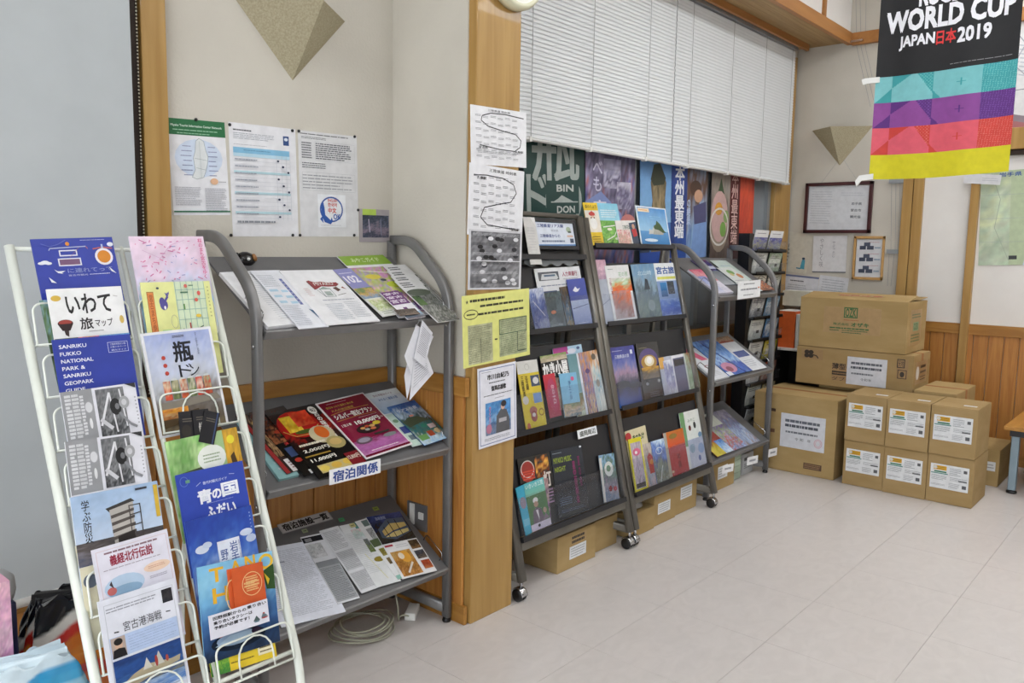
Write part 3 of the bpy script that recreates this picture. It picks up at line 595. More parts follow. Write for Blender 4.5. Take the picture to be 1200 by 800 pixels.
mid = flapbox('wide cardboard box with clover mark, under the green-lettered box', 5.70, 6.10, 1.458, 2.235, 0.555, 0.818, 'card_dk', None, 'y')
K = '3a3028'
lab(mid, 'x', 5.70, 2.05, 2.20, 0.73, 0.80, [('e', .25, .3, .12, .22, K), ('e', .45, .3, .12, .22, K), ('e', .25, .65, .12, .22, K), ('e', .45, .65, .12, .22, K), ('s', [(.4, .5), (.7, .6), (.8, .85)], K, .05)], 'clover_mark', 'a1825a')
lab(mid, 'x', 5.70, 1.84, 1.98, 0.60, 0.72, [('t', 0, .0, .98, .34, '薄型ダ', K, .03), ('r', 0, .45, .98, .68, K), ('l', .03, .5, .9, .64, 1, 'a1825a'), ('t', 0, .78, .98, 1, 'ダブル', K)], 'printed_lettering', 'a1825a')
lab(mid, 'x', 5.70, 1.62, 1.88, 0.585, 0.775, [('l', .10, .16, .90, .28, 1, '6a6e78', .7), ('l', .10, .32, .92, .44, 1, '5a5e68', .7), ('l', .12, .55, .7, .64, 1, '7a7e86', .7), ('t', .36, .74, .64, .84, '令和年', '555a62')], 'taped_notice', 'd9dbe2', off=0.003, matl='gloss')
lab(mid, 'x', 5.70, 1.49, 1.56, 0.66, 0.79, [('b', 0, 0, .7, .45, K, .08), ('t', .1, .06, .6, .38, '天地', K), ('b', .1, .55, .9, 1, K, .06), ('e', .5, .78, .2, .14, K)], 'handling_marks', 'a1825a')
oz = thing('cardboard_box', 'tall-sided cardboard box with green OZK lettering, top of the stack', 'box', (5.9, 1.86, 0.82))
OX, OY0, OY1, OZ0, OZ1 = 5.70, 1.515, 2.228, 0.82, 1.165
MB().box((OX, OY0, OZ0 + .001), (OX + 0.45, OY1, OZ1 - 0.002)).build('body', M['card'], parent=oz, bevel=0.003)
mb = MB(); mb.add([(OX, OY0, OZ1), (OX, OY1, OZ1), (OX + 0.22, OY1 - 0.005, OZ1 + 0.035), (OX + 0.22, OY0 + 0.005, OZ1 + 0.035), (OX, OY0, OZ1 - 0.004), (OX, OY1, OZ1 - 0.004), (OX + 0.22, OY1 - 0.005, OZ1 + 0.031), (OX + 0.22, OY0 + 0.005, OZ1 + 0.031)],
    [(0, 1, 2, 3)[::-1], (4, 5, 6, 7), (0, 1, 5, 4), (1, 2, 6, 5), (2, 3, 7, 6), (3, 0, 4, 7)]); mb.build('front_flap', M['card'], parent=oz)
mb = MB(); mb.obox((OX + 0.335, (OY0 + OY1) / 2, OZ1 + 0.012), (0.995, 0, 0.05), (0, 1, 0), (-.05, 0, .995), 0.11, (OY1 - OY0) / 2, 0.002); mb.build('rear_flap', M['card'], parent=oz)
G = '3d6a3c'
lab(oz, 'x', OX, 1.68, 2.06, 0.93, 1.11, [('b', .36, .0, .60, .40, G, .02), ('t', .39, .05, .57, .35, 'OZK', G, .03), ('l', .36, .46, .64, .51, 1, 'a86a3c', .6), ('t', .18, .60, .46, .70, '株式会社', G, .02), ('t', .50, .57, .80, .72, 'オザキ', G, .04), ('l', .12, .77, .88, .84, 1, G, .7), ('l', .12, .87, .30, .92, 1, G, .7), ('l', .34, .86, .80, .91, 1, G, .6), ('l', .34, .94, .70, .99, 1, G, .6)], 'green_lettering', 'ae8f63')
mb = sheet_mesh(0.30, 0.05, 0.0004, [('t', .02, .15, .98, .85, '取扱注意', 'b04a34', .02)], 'b0916a')
o = mb.build('red_lettering', M['pr'], loc=(0, 0, 0)); o.parent = oz; m = Matrix(((0, -1, 0), (0.987, 0, 0.158), (-.158, 0, .987))).transposed().to_4x4(); m.translation = Vector((OX + 0.10, 1.86, OZ1 + 0.0175)) - world_loc(oz); o.matrix_basis = m
lab_side = sheet_mesh(0.26, 0.24, 0.0006, [('l', .1, .1, .9, .25, 2, G), ('r', .25, .35, .75, .6, '8aa07c'), ('t', .3, .38, .7, .56, 'OZK', G, .02), ('l', .1, .66, .9, .92, 3, G)], 'ae8f63')
o = lab_side.build('side_lettering', M['pr'], loc=(0, 0, 0)); o.parent = oz; m = Matrix(((1, 0, 0), (0, 0, 1), (0, -1, 0))).transposed().to_4x4(); m.translation = Vector((OX + 0.2, OY0 - 0.001, 0.87)) - world_loc(oz); o.matrix_basis = m
o = sheet_mesh(0.28, 0.15, 0.0006, [('e', .18, .5, .13, .3, 'd9d7d2'), ('r', .4, .2, .85, .32, K), ('r', .4, .45, .9, .55, '5a4a3c'), ('l', .4, .65, .9, .9, 2, K)], 'a1825a').build('side_marks', M['pr'], loc=(0, 0, 0)); o.parent = mid
m = Matrix(((1, 0, 0), (0, 0, 1), (0, -1, 0))).transposed().to_4x4(); m.translation = Vector((5.89, 1.457, 0.62)) - world_loc(mid); o.matrix_basis = m
sb = flapbox('plain cardboard box behind the top row of small boxes', 5.68, 6.22, 1.19, 1.44, 0.33, 0.60, 'card', None, 'y'); lab(sb, 'x', 5.68, 1.27, 1.40, 0.52, 0.57, [('l', .1, .2, .9, .8, 2, '9a9a9a')], 'paper_label')
flapbox('plain cardboard box under the box behind the small ones', 5.68, 6.22, 1.19, 1.44, 0, 0.329, 'card', None, 'y')
ub = flapbox('small cardboard box under the low bench', 5.90, 6.3, 0.96, 1.20, 0, 0.24, 'card', None, 'y', False); lab(ub, 'x', 5.90, 0.98, 1.05, 0.10, 0.16, [('l', .1, .2, .9, .8, 2, '9a9a9a')], 'paper_label')
# boxes under the racks
b1 = flapbox('cardboard box under the first rack, white label and handwriting', 2.84, 3.14, 2.16, 2.55, 0, 0.172, 'card', 'boxes under the racks', 'y', False)
lab(b1, 'y', 2.16, 2.93, 3.06, 0.045, 0.105, [('l', .08, .1, .92, .9, 4, 'a0a4a8')]); lab(b1, 'y', 2.16, 2.94, 3.06, 0.112, 0.158, [('l', .05, .05, .95, .95, 2, '2a2420', .6)], 'handwriting', 'b0915f')
flapbox('plain cardboard box right of the handwritten-label box', 3.155, 3.37, 2.19, 2.55, 0, 0.158, 'card', 'boxes under the racks', 'y', False)
b3 = flapbox('cardboard box holding rolled plastic under the second rack', 3.46, 3.69, 2.165, 2.5, 0, 0.125, 'card', 'boxes under the racks', 'y', False)
b4 = flapbox('middle cardboard box under the second rack, small label', 3.70, 3.93, 2.175, 2.5, 0, 0.172, 'card', 'boxes under the racks', 'y', False); lab(b4, 'y', 2.175, 3.74, 3.87, 0.06, 0.12, [('l', .08, .1, .92, .9, 4, 'a0a4a8')])
b5 = flapbox('right cardboard box under the second rack, small label', 3.94, 4.19, 2.185, 2.5, 0, 0.20, 'card', 'boxes under the racks', 'y', False); lab(b5, 'y', 2.185, 4.0, 4.13, 0.08, 0.15, [('l', .08, .1, .92, .9, 4, 'a0a4a8')])
b6 = flapbox('cardboard box under the second shelf stand', 4.39, 4.78, 2.235, 2.5, 0, 0.205, 'card', 'boxes under the racks', 'y', False); lab(b6, 'y', 2.235, 4.55, 4.68, 0.07, 0.15, [('l', .08, .1, .92, .9, 4, 'a0a4a8')])
mb = MB()
for k in range(7):
    P = [(3.575 + (0.09 - 0.006 * k) * math.cos(a * math.pi / 8), 2.25 + 0.05 * math.sin(a * math.pi / 8), 0.130 + 0.006 * k + 0.004 * math.sin(a * 1.7 + k)) for a in range(16)]
    mb.tube(P, 0.005, 6, True)
tag(mb.build('plastic_bag_roll', M['pouch'], smooth=True), 'rolled clear plastic bag lying on the box under the second rack', 'plastic bag')
for k in range(4):
    tag(MB().box((4.80 + 0.003 * (k % 2), 2.27, 0.043 * k), (4.95 + 0.003 * (k % 2), 2.5, 0.043 * k + 0.041)).build('paper_pack', M['green_stack'], bevel=0.004),
        ('lowest', 'second lowest', 'second highest', 'topmost')[k] + ' pale green paper pack in the stack under the second stand', 'paper pack', 'pale green paper packs')
gbx = thing('printed_box', 'grey printed carton standing by the foot of the second shelf stand', 'box', (5.09, 2.4, 0)); MB().box((4.99, 2.28, 0), (5.16, 2.5, 0.14)).build('body', M['pouch'], parent=gbx, bevel=0.003)
lab(gbx, 'y', 2.28, 5.0, 5.15, 0.02, 0.13, [('r', .1, .15, .5, .35, '3a3c40'), ('r', .55, .3, .9, .45, '4a4c50'), ('l', .1, .5, .9, .85, 3, '55585c')], 'printed_face', 'b5b7b9')
# ---------------------------------------------------------------- small things
# bundle of cable with a tap on the floor
mb = MB(); R = random.Random(4)
for k in range(5):
    rx, ry = 0.135 - 0.012 * k + R.uniform(-.01, .01), 0.115 - 0.008 * k; cx, cy = 1.90 + R.uniform(-.015, .015), 2.375 + R.uniform(-.015, .015)
    mb.tube([(cx + rx * math.cos(a * math.pi / 16), cy + ry * math.sin(a * math.pi / 16), 0.006 + 0.008 * k + 0.006 * (1 + math.sin(a * 0.4 + k))) for a in range(32)], 0.0035, 6, True)
mb.tube([(2.03, 2.32, 0.012), (2.035, 2.33, 0.06), (2.05, 2.40, 0.25), (2.08, 2.45, 0.34)], 0.0035, 6)
cb = thing('cable_bundle', 'coiled grey cable with white socket tap on the floor under the first stand', 'cable', (1.9, 2.37, 0)); mb.build('cable', M['cable'], parent=cb, smooth=True)
MB().obox((2.115, 2.335, 0.016), Vector((0.8, 0.6, 0)), Vector((-.6, .8, 0)), (0, 0, 1), 0.05, 0.022, 0.015).build('socket_tap', M['whiteplastic'], parent=cb, bevel=0.004)
MB().tube([(2.035, 2.33, 0.02), (2.05, 2.32, 0.03), (2.075, 2.31, 0.02)], 0.0035, 6).build('cord_end', M['cable'], parent=cb, smooth=True)
# round black ornament on the top shelf
oc = hit(287, 306, PY(2.50)); on_ = thing('round_ornament', 'round black ornament with orange patch on the top shelf back edge', 'ornament', (oc.x, 2.50, oc.z - 0.035))
MB().lathe(oc - Vector((0, 0, 0)), (0, 0, 1), [(0.012, -0.032), (0.026, -0.011), (0.033, -0.004), (0.031, 0.012), (0.022, 0.026), (0.008, 0.032)], 24).build('body', M['orn'], parent=on_, smooth=True)
MB().lathe(oc + Vector((0.022, -0.018, 0.012)), (0.7, -0.6, 0.3), [(0.014, 0), (0.012, 0.008), (0.004, 0.011)], 16).build('patch', M['ornor'], parent=on_, smooth=True)
MB().lathe(oc + Vector((-0.004, -0.030, 0.008)), (0, -1, 0.2), [(0.006, 0), (0.005, 0.003), (0.002, 0.004)], 12).build('eye', M['whiteplastic'], parent=on_, smooth=True)
MB().lathe(oc + Vector((-0.028, -0.004, 0.018)), (-0.7, 0, 0.7), [(0.009, 0), (0.007, 0.01), (0.002, 0.014)], 12).build('ear', M['orn'], parent=on_, smooth=True)
# bags and boxes at the lower left corner
def blob(path, name, parent, m, arts):
    pass
def bagmesh(x0, x1, y0, y1, z0, z1, cols, seed, top=0.02):
    mb = MB(); R = random.Random(seed); n = 34; rows = len(cols) * 4; per = []
    for i in range(4 * n):
        s, q = divmod(i, n); f = q / n
        per.append([(x0 + (x1 - x0) * f, y0), (x1, y0 + (y1 - y0) * f), (x1 - (x1 - x0) * f, y1), (x0, y1 - (y1 - y0) * f)][s])
    N = len(per); vs = []; xc, yc = (x0 + x1) / 2, (y0 + y1) / 2
    for r in range(rows + 1):
        f = r / rows; k = 1.0 - 0.10 * math.sin(f * math.pi) * 0 - (0.35 * max(0, f - 0.75) / 0.25)
        for i, (x, y) in enumerate(per):
            wob = 0.012 * math.sin(i * 0.33 + r * 0.3 + seed) + 0.006 * math.sin(i * .8 - r * .5)
            ky = k if f < .75 else k * 0.6 + 0.0
            vs.append((xc + (x - xc) * (k + wob * 2), yc + (y - yc) * (ky + wob * 2), z0 + (z1 - z0) * f + (0.012 * math.sin(i * 0.5 + seed) if r == rows else 0)))
    def vc(r, i): q = max(0, min(len(cols) - 1.001, (r + 4.0 * math.sin(i * 0.11 + seed) + 1.5 * math.sin(i * .23)) / 4)); e = int(q); f = min(1, max(0, (q - e - .5) * 4 + .5)); return lerp(hexc(cols[e]), hexc(cols[min(e + 1, len(cols) - 1)]), f)
    for r in range(rows):
        for i in range(N):
            j = (i + 1) % N; mb.f.append((r * N + i, r * N + j, (r + 1) * N + j, (r + 1) * N + i)); mb.c.append((vc(r, i), vc(r, i + 1), vc(r + 1, i + 1), vc(r + 1, i))); mb.mi.append(0)
    mb.v = vs; mb.f.append(tuple(range(rows * N, rows * N + N))); mb.c.append(hexc(cols[-1])); mb.mi.append(0)
    return mb
tag(bagmesh(0.64, 0.88, 2.04, 2.20, 0, 0.60, ['2f6a2a'] * 8 + ['3b9a3a', '3b9a3a', 'e0902c', 'e07820', 'd8641c', 'c82c20', 'e0882a', 'e07a24', 'd03024', 'e8e4dc', '15151a', '15151a'], 3).build('carrier_bag', M['gloss'], smooth=True), 'orange, red and green carrier bag with black top behind the pale blue bag', 'bag')
tag(bagmesh(0.42, 0.735, 1.86, 2.02, 0, 0.545, ['3a9ac8'] * 8 + ['5ab4dc', '3f9fce', '9cd4ea', '48a6d2', '3a9ac8', '8cd0ea', '2c8cc4', '4cacd8', '3496cc', '8ccce8', '3c9ed0', '48a6d2', 'a4d8ec', '48a6d2', '3c9ed0', 'd4e6f0'], 7).build('carrier_bag', M['gloss'], smooth=True), 'pale blue and white carrier bag at the lower left corner', 'bag')
tag(MB().box((0.42, 2.05, 0), (0.622, 2.18, 0.64)).build('navy_box', mat('navy_card', '1d1f45', 0.4, 0, '22254d'), bevel=0.004), 'dark navy box behind the pink box, far lower left', 'box')
pk = sheet_mesh(0.085, 0.185, 0.06, [('p', 0, 0, 1, 1, ['e8b8c8', 'd8a0c0', 'e6c0d0', 'c890b8'], 5, .6)], 'dba4bc').build('pink_box', M['pr'], loc=(0, 0, 0))
m = Matrix(((1, 0, 0), (0, 0, 1), (0, -1, 0))).transposed().to_4x4(); m.translation = Vector((0.548, 1.985, 0.535)); pk.matrix_basis = m; tag(pk, 'pink patterned box at the left edge beside the grey pouch', 'box')
mb = MB(); mb.lathe((0.586, 2.10, 0.64), (0, 0, 1), [(0.045, 0), (0.050, 0.02), (0.047, 0.05), (0.03, 0.066), (0.01, 0.07)], 20); tag(mb.build('grey_pouch', M['pouch'], smooth=True), 'grey plastic pouch standing on the navy box, left edge', 'pouch')
# papers hung on a string from the first stand
hp = thing('hanging_papers', 'bundle of white papers hanging by string from the first stand\'s top shelf', 'papers', (2.02, 2.17, 0.86))
def quad_paper(pts, y, par, art=None, nm_='paper', tilt=0.0):
    P = [hit(a, b, PY(y + tilt * i)) for i, (a, b) in enumerate(pts)]; mb = MB(); bk = Vector((0, 0.0015, 0)); n = len(P)
    mb.add(P + [p + bk for p in P], [tuple(range(n)), tuple(range(2 * n - 1, n - 1, -1))] + [(i, (i + 1) % n, n + (i + 1) % n, n + i) for i in range(n)], hexc('e0e0e6'))
    if art:
        for i in range(art):
            f = 0.12 + 0.7 * i / art; a = P[0].lerp(P[3], f) if n > 3 else P[0]; b = P[1].lerp(P[2], f); a2, b2 = a.lerp(b, 0.12), a.lerp(b, 0.85); d = Vector((0, -0.0008, 0)); h_ = (P[3] - P[0]) * 0.012
            mb.add([a2 + d, b2 + d, b2 + d + h_, a2 + d + h_], [(0, 1, 2, 3)], hexc('8a8c96'))
    return mb.build(nm_, M['pr'], parent=par)
quad_paper([(489, 381), (508, 394), (501, 412), (489, 422), (477, 468), (474, 440), (482, 405)], 2.172, hp)
quad_paper([(495, 375), (507, 390), (498, 430), (485, 420)], 2.160, hp, 14); quad_paper([(488, 380), (492, 384), (482, 440), (474, 417)], 2.166, hp, 0); quad_paper([(485, 420), (500, 415), (508, 437), (480, 469)], 2.168, hp, 9)
MB().tube([hit(494, 370, PY(2.165)), hit(493, 377, PY(2.160))], 0.0012, 5).tube([hit(494, 370, PY(2.165)), hit(488, 382, PY(2.166))], 0.0012, 5).build('string', M['cord'], parent=hp)
# crumpled white paper bag at the front of the top shelf
c0 = hit(503, 366, PY(2.20)); mb = MB(); R = random.Random(9); nn = 12
for i in range(nn + 1):
    for j in range(7):
        a = j * 2 * math.pi / 7; x = -0.045 + 0.09 * i / nn; rr = 0.013 * (0.7 + R.uniform(-.25, .35)); mb.v.append(tuple(c0 + Vector((x, rr * math.cos(a) * 1.4 + 0.02, rr * math.sin(a) + 0.003))))
for i in range(nn):
    for j in range(7): mb.f.append((i * 7 + j, i * 7 + (j + 1) % 7, (i + 1) * 7 + (j + 1) % 7, (i + 1) * 7 + j)); mb.c.append(None); mb.mi.append(0)
tag(mb.build('crumpled_paper', M['whiteplastic']), 'crumpled white paper at the right front corner of the top shelf', 'paper')
# cords and small rails on the far wall
def cords(name, lab_, pts, cat='cord'):
    mb = MB()
    for a, b in pts: mb.tube([hit(*a, PX(XF - 0.03)), hit(*b, PX(XF - 0.03))], 0.0015, 5)
    return tag(mb.build(name, M['cord']), lab_, cat)
cords('picture_cord', 'three thin cords hanging down the far wall left of the banner', [((1003, 0), (1004, 55)), ((1004, 55), (1020, 125)), ((1008, 0), (1009, 55)), ((1009, 55), (1024, 118)), ((1015, 0), (1014, 55)), ((1014, 55), (1022, 90))])
cords('picture_cord', 'thin cords left of the double wooden post on the far wall', [((1045, 212), (1044, 294)), ((1050, 212), (1049, 294)), ((1055, 212), (1053, 294)), ((1042, 297), (1040, 335)), ((1048, 297), (1044, 335))])
cords('picture_cord', 'two thin cords at the corner beside the blind', [((923, 212), (917, 330)), ((928, 212), (922, 320))])
for a, b, l in (((1043, 212), (1061, 214), 'upper'), ((1040, 294), (1056, 296), 'lower')):
    p, q = hit(*a, PX(XF)), hit(*b, PX(XF)); tag(MB().box((XF - 0.026, p.y, p.z - 0.02), (XF - 0.001, q.y, p.z + 0.012)).build('metal_bracket', M['alu']), 'small grey metal bracket, %s of two beside the double post' % l, 'bracket')
tag(MB().box((6.535, 2.2, 3.075), (6.56, 2.30, 3.09)).build('metal_hook', M['chrome']), 'small metal hook strip on the far wall beam', 'hook')
# ================================================================ PRINTED SHEETS
LEAN = math.radians(8.6)
def psheet(lab_, tl, tr, art, h=0.26, t=0.004, name='brochure', cat='brochure', lift=None, **k):
    lift = lift if lift is not None else 0.006 + h * math.sin(LEAN)
    return sheet(name, lab_, cat, WPL, tl, tr, (tl[0] + 20, tl[1] + 60), art, t=t, lift=lift, h=h, lean=LEAN, group=k.pop('group', 'brochures in the white wire stand'), **k)
BW = ['e8e8ea', '8e9094', 'c8c8cc', '54565a', 'b0b0b4']
# ---- white wire stand, left column, top to bottom
psheet('deep blue sightseeing brochure with orange circle, top left of the white wire stand', (35.4, 280.3), (131, 277.5), [('r', 0, 0, 1, 1, '2f3fa4'),
    ('e', .42, .055, .025, .02, 'e0902c'), ('s', [(.20, .095), (.64, .085)], 'b9c2dc', .012), ('s', [(.20, .095), (.185, .115)], 'b9c2dc', .01), ('s', [(.64, .085), (.66, .11)], 'b06a60', .01),
    ('b', .30, .115, .52, .175, 'e6e6f0', .016), ('b', .27, .195, .55, .27, 'e6e6f0', .016), ('r', .29, .205, .53, .26, '7c5678'), ('s', [(.55, .095), (.42, .19)], 'b06a60', .003),
    ('s', [(.72, .115), (.84, .10), (.97, .115)], 'c0605a', .016), ('r', .83, .07, .855, .15, 'a8b6d8'), ('e', .845, .195, .115, .085, 'ecE6ee'), ('e', .845, .195, .085, .063, 'd8861c'),
    ('t', .36, .295, .92, .34, 'に連れてって', '8c97d0', .01), ('t', .36, .355, .60, .372, '宮古市観光', 'c8cce8'), ('l', .62, .355, .88, .372, 1, 'd8dcf0'), ('l', .58, .018, .90, .032, 1, 'b8c0e4'), ('e', .95, .075, .04, .022, 'e6e8f4'),
    ('e', .07, .235, .045, .014, 'e6e8f0'), ('e', .11, .228, .05, .018, 'e6e8f0'), ('e', .15, .238, .04, .014, 'e6e8f0'), ('q', [(.20, .30), (.30, .345), (.24, .335)], 'eceef4'), ('q', [(.22, .318), (.33, .318), (.27, .34)], 'eceef4'),
    ('q', [(.88, .30), (.96, .37), (.90, .345)], 'eceef4'), ('q', [(.12, .37), (.20, .43), (.14, .42)], 'eceef4'), ('s', [(.10, .05), (.2, .08), (.3, .06), (.4, .02)], '5a68bc', .01)], h=.26, base='2f3fa4')
psheet('white travel map brochure with bold black Japanese title and red bowl', (54, 339), (141.7, 335), [('e', .10, .09, .065, .028, 'd9b548'), ('t', .22, .06, .82, .245, 'いわて', '1c1a1c', .02), ('t', .36, .29, .53, .40, '旅', '2a2426', .02), ('t', .56, .31, .80, .385, 'マップ', '2a2426', .01),
    ('e', .17, .33, .10, .035, '5a2022'), ('e', .17, .32, .085, .022, 'a03a30'), ('q', [(.07, .335), (.27, .335), (.22, .40), (.12, .40)], '2c1416'), ('q', [(.14, .40), (.20, .40), (.19, .46), (.15, .44)], '3a2a28'), ('l', .46, .415, .66, .43, 1, '8a8484'), ('e', .93, .33, .03, .04, 'd8b860'),
    ('s', [(.86, .09), (.92, .10)], 'b0aaa8', .008), ('p', 0, .47, .5, .78, ['5a6a3a', '3c4a2c', 'c89a3a', '6a5a3a'], 3, .7), ('p', .3, .47, .6, .78, ['d87a9a', 'e8b040', 'b84a3a'], 8, .8), ('p', .58, .47, 1, .78, ['7ab0dc', '5a92c8', '3a5a3a'], 4, .4)], h=.26)
psheet('royal blue geopark guide brochure with white English capitals', (60.7, 398.4), (151.9, 391), [('r', 0, 0, 1, 1, '2a3c9e')] + [('t', .07, .055 + .068 * i, .07 + w_, .055 + .068 * i + .034, s, 'e8eaf6', .02) for i, (s, w_) in enumerate((('SANRIKU', .34), ('FUKKO', .26), ('NATIONAL', .40), ('PARK &', .28), ('SANRIKU', .34), ('GEOPARK', .36), ('GUIDE', .24)))] +
    [('b', .68, .065, .95, .165, 'c8cef0', .006), ('t', .71, .078, .92, .095, '三陸復興国立公園', 'd8dcf4'), ('t', .71, .105, .92, .122, '三陸ジオパーク', 'd8dcf4'), ('t', .72, .135, .92, .152, '観光ガイド', 'd8dcf4')], h=.26, base='2a3c9e')
NEWS = [('r', 0, 0, .40, .48, '9a9b9e'), ('l', .04, .03, .12, .44, 12, 'dedfe2', .7), ('l', .13, .03, .22, .44, 12, 'd4d5d8', .7), ('l', .23, .05, .28, .42, 12, 'e0e0e4', .7), ('e', .33, .17, .055, .05, 'd8d8dc'), ('o', .33, .17, .055, .055, .01, 'a8a8ac'), ('e', .33, .32, .02, .05, 'e2e2e4'),
    ('p', .44, .02, .82, .47, ['7c7d80', '5a5b5e', '8a8b8e', '3c3d40'], 6, .7), ('s', [(.46, .36), (.62, .06)], 'e4e4e8', .03), ('s', [(.62, .06), (.66, .44)], 'dcdce0', .02), ('s', [(.76, .04), (.80, .40)], 'e0e0e4', .02), ('e', .68, .20, .075, .08, '1a1a1c'), ('e', .70, .20, .03, .03, '77787c'), ('e', .80, .17, .07, .06, 'a8a9ac'), ('e', .80, .17, .035, .03, 'd0d0d4'), ('s', [(.72, .26), (.84, .38), (.93, .42)], '8c8d92', .035), ('s', [(.46, .30), (.60, .40)], 'cfcfd4', .05),
    ('q', [(.84, .0), (.99, .0), (.99, .05)], '2a2a2c'), ('l', .95, .12, .97, .40, 8, '9a9aa0'), ('l', .35, .50, .60, .515, 1, '66666a'), ('t', .32, .53, .68, .59, '三陸ジオ通信', '6c6c72', .01), ('l', .28, .54, .31, .58, 1, '8a8a90')]
psheet('black and white newsletter with bicycle photo, upper of two copies', (70, 460), (158, 448), NEWS, h=.26, base='e6e6ee')
psheet('black and white newsletter with bicycle photo, lower of two copies', (76, 518), (166, 505), [(a[0],) + tuple(a[1:]) for a in NEWS], h=.26, base='e6e6ee')
psheet('disaster learning brochure with ruined building under blue sky', (82, 583), (184, 563), [('p', 0, 0, 1, .62, ['a4bede', 'b4cae6', 'c4d4ea', 'b8cce4'], 2, .15), ('p', 0, .42, 1, .62, ['4a4648', '5c5450', '7c7880', '5a5e74'], 5, .5), ('v', .10, .05, .19, .43, '学ぶ防災', '2a2c34', .01),
    ('q', [(.36, .16), (.66, .11), (.70, .14), (.40, .20)], '3a3634'), ('q', [(.40, .18), (.68, .14), (.66, .50), (.42, .50)], 'b9b4ae')] + [('q', [(.41, .23 + .065 * i), (.68, .20 + .065 * i), (.68, .225 + .065 * i), (.41, .26 + .065 * i)], '57504c') for i in range(5)] + [('b', .62, .17, .76, .48, '4c4644', .012), ('s', [(.62, .26), (.76, .25)], '3c3634', .012), ('s', [(.62, .36), (.76, .35)], '3c3634', .012), ('q', [(.46, .43), (.66, .40), (.66, .52), (.46, .52)], '2c2624'),
    ('r', .935, .03, .985, .33, 'd8b23c'), ('r', .72, .03, .86, .05, '3a3a44'), ('s', [(.86, .42), (.97, .50)], '3c3c44', .01), ('s', [(.97, .50), (.86, .50)], '3c3c44', .008), ('r', 0, .62, 1, 1, 'e6e0c4'), ('e', .10, .75, .08, .06, '6a7484')], h=.26, base='d8e0ec')
psheet('white legend leaflet with dark red Japanese title and oval photo', (107, 645), (195.7, 619.4), [('b', .04, .03, .97, .97, 'd9c6cc', .008), ('l', .14, .05, .90, .075, 1, '8a6c76', .6), ('t', .20, .09, .76, .18, '義経北行伝説', '9a3048', .03), ('l', .10, .20, .92, .22, 1, 'a8a0ac'), ('e', .78, .30, .18, .045, 'eccfb8'), ('l', .66, .28, .90, .31, 2, 'c89078'), ('e', .33, .38, .26, .10, 'b9cfe6'), ('e', .33, .42, .22, .05, '8fb0cc'), ('e', .16, .40, .06, .035, 'c86c68'), ('q', [(.14, .34), (.17, .31), (.19, .38)], '3a3038'),
    ('l', .66, .37, .92, .40, 2, '9a96a4'), ('l', .35, .50, .62, .52, 1, 'c898a4'), ('l', .08, .52, .24, .56, 2, '7484b4')], h=.26, base='e4e2ee')
psheet('white harbour sea battle leaflet with blue painting, lowest in the left column', (114, 705.5), (204, 677), [('b', .06, .05, .96, .98, 'c0c4cc', .008), ('l', .08, .08, .74, .13, 2, '9a9ca6', .4), ('p', .80, .07, .94, .19, ['16181e', '3a3438', '20242c'], 4, .6), ('s', [(.14, .30), (.20, .305)], '33363c', .016), ('t', .26, .235, .76, .32, '宮古港海戦', '3c4048', .0), ('s', [(.82, .27), (.88, .275)], '33363c', .014),
    ('r', .07, .34, .95, .52, 'b6c8e8'), ('l', .30, .36, .93, .50, 6, '98aacc', .2), ('r', .08, .345, .26, .52, 'b8a69c'), ('e', .17, .41, .05, .045, 'd0ab92'), ('e', .17, .385, .055, .03, '1c1818'), ('q', [(.08, .52), (.10, .45), (.17, .44), (.24, .45), (.26, .52)], '17161a'),
    ('p', .07, .54, .95, .82, ['1c3c78', '264f92', '1c4484', '335c98', '8a8a7c'], 7, .35), ('q', [(.14, .76), (.30, .70), (.50, .66), (.80, .69), (.92, .68), (.90, .73), (.60, .76), (.30, .80)], 'b0a488'), ('q', [(.42, .70), (.48, .60), (.54, .70)], 'd0ccc0'), ('q', [(.56, .70), (.64, .58), (.70, .70)], 'c4c2b8'), ('e', .60, .66, .02, .05, 'a03a34'), ('e', .74, .67, .02, .03, 'a84a3c'),
    ('p', .07, .80, .95, .92, ['a8c0dc', '4a7cc0', 'c8d8ec'], 9, .5), ('l', .50, .90, .9, .95, 2, 'a0a8b4')], h=.26, base='e2e4ee')
psheet('cream brochure edge showing behind the legend leaflet', (88, 640), (150, 622), [('r', 0, 0, .3, 1, 'e0dcc0'), ('e', .12, .2, .06, .05, '4a5868'), ('e', .14, .32, .05, .02, 'c07058')], h=.24, t=.002, lift=.028, base='e4dfc6')
psheet('photo brochure edge showing behind the white travel map', (46, 352), (130, 344), [('p', 0, 0, .4, 1, ['88a8c0', '6a8a5a', '3c4a34', '7a8c5c'], 5, .6)], h=.24, t=.002, lift=.028, base='8ca0a8')
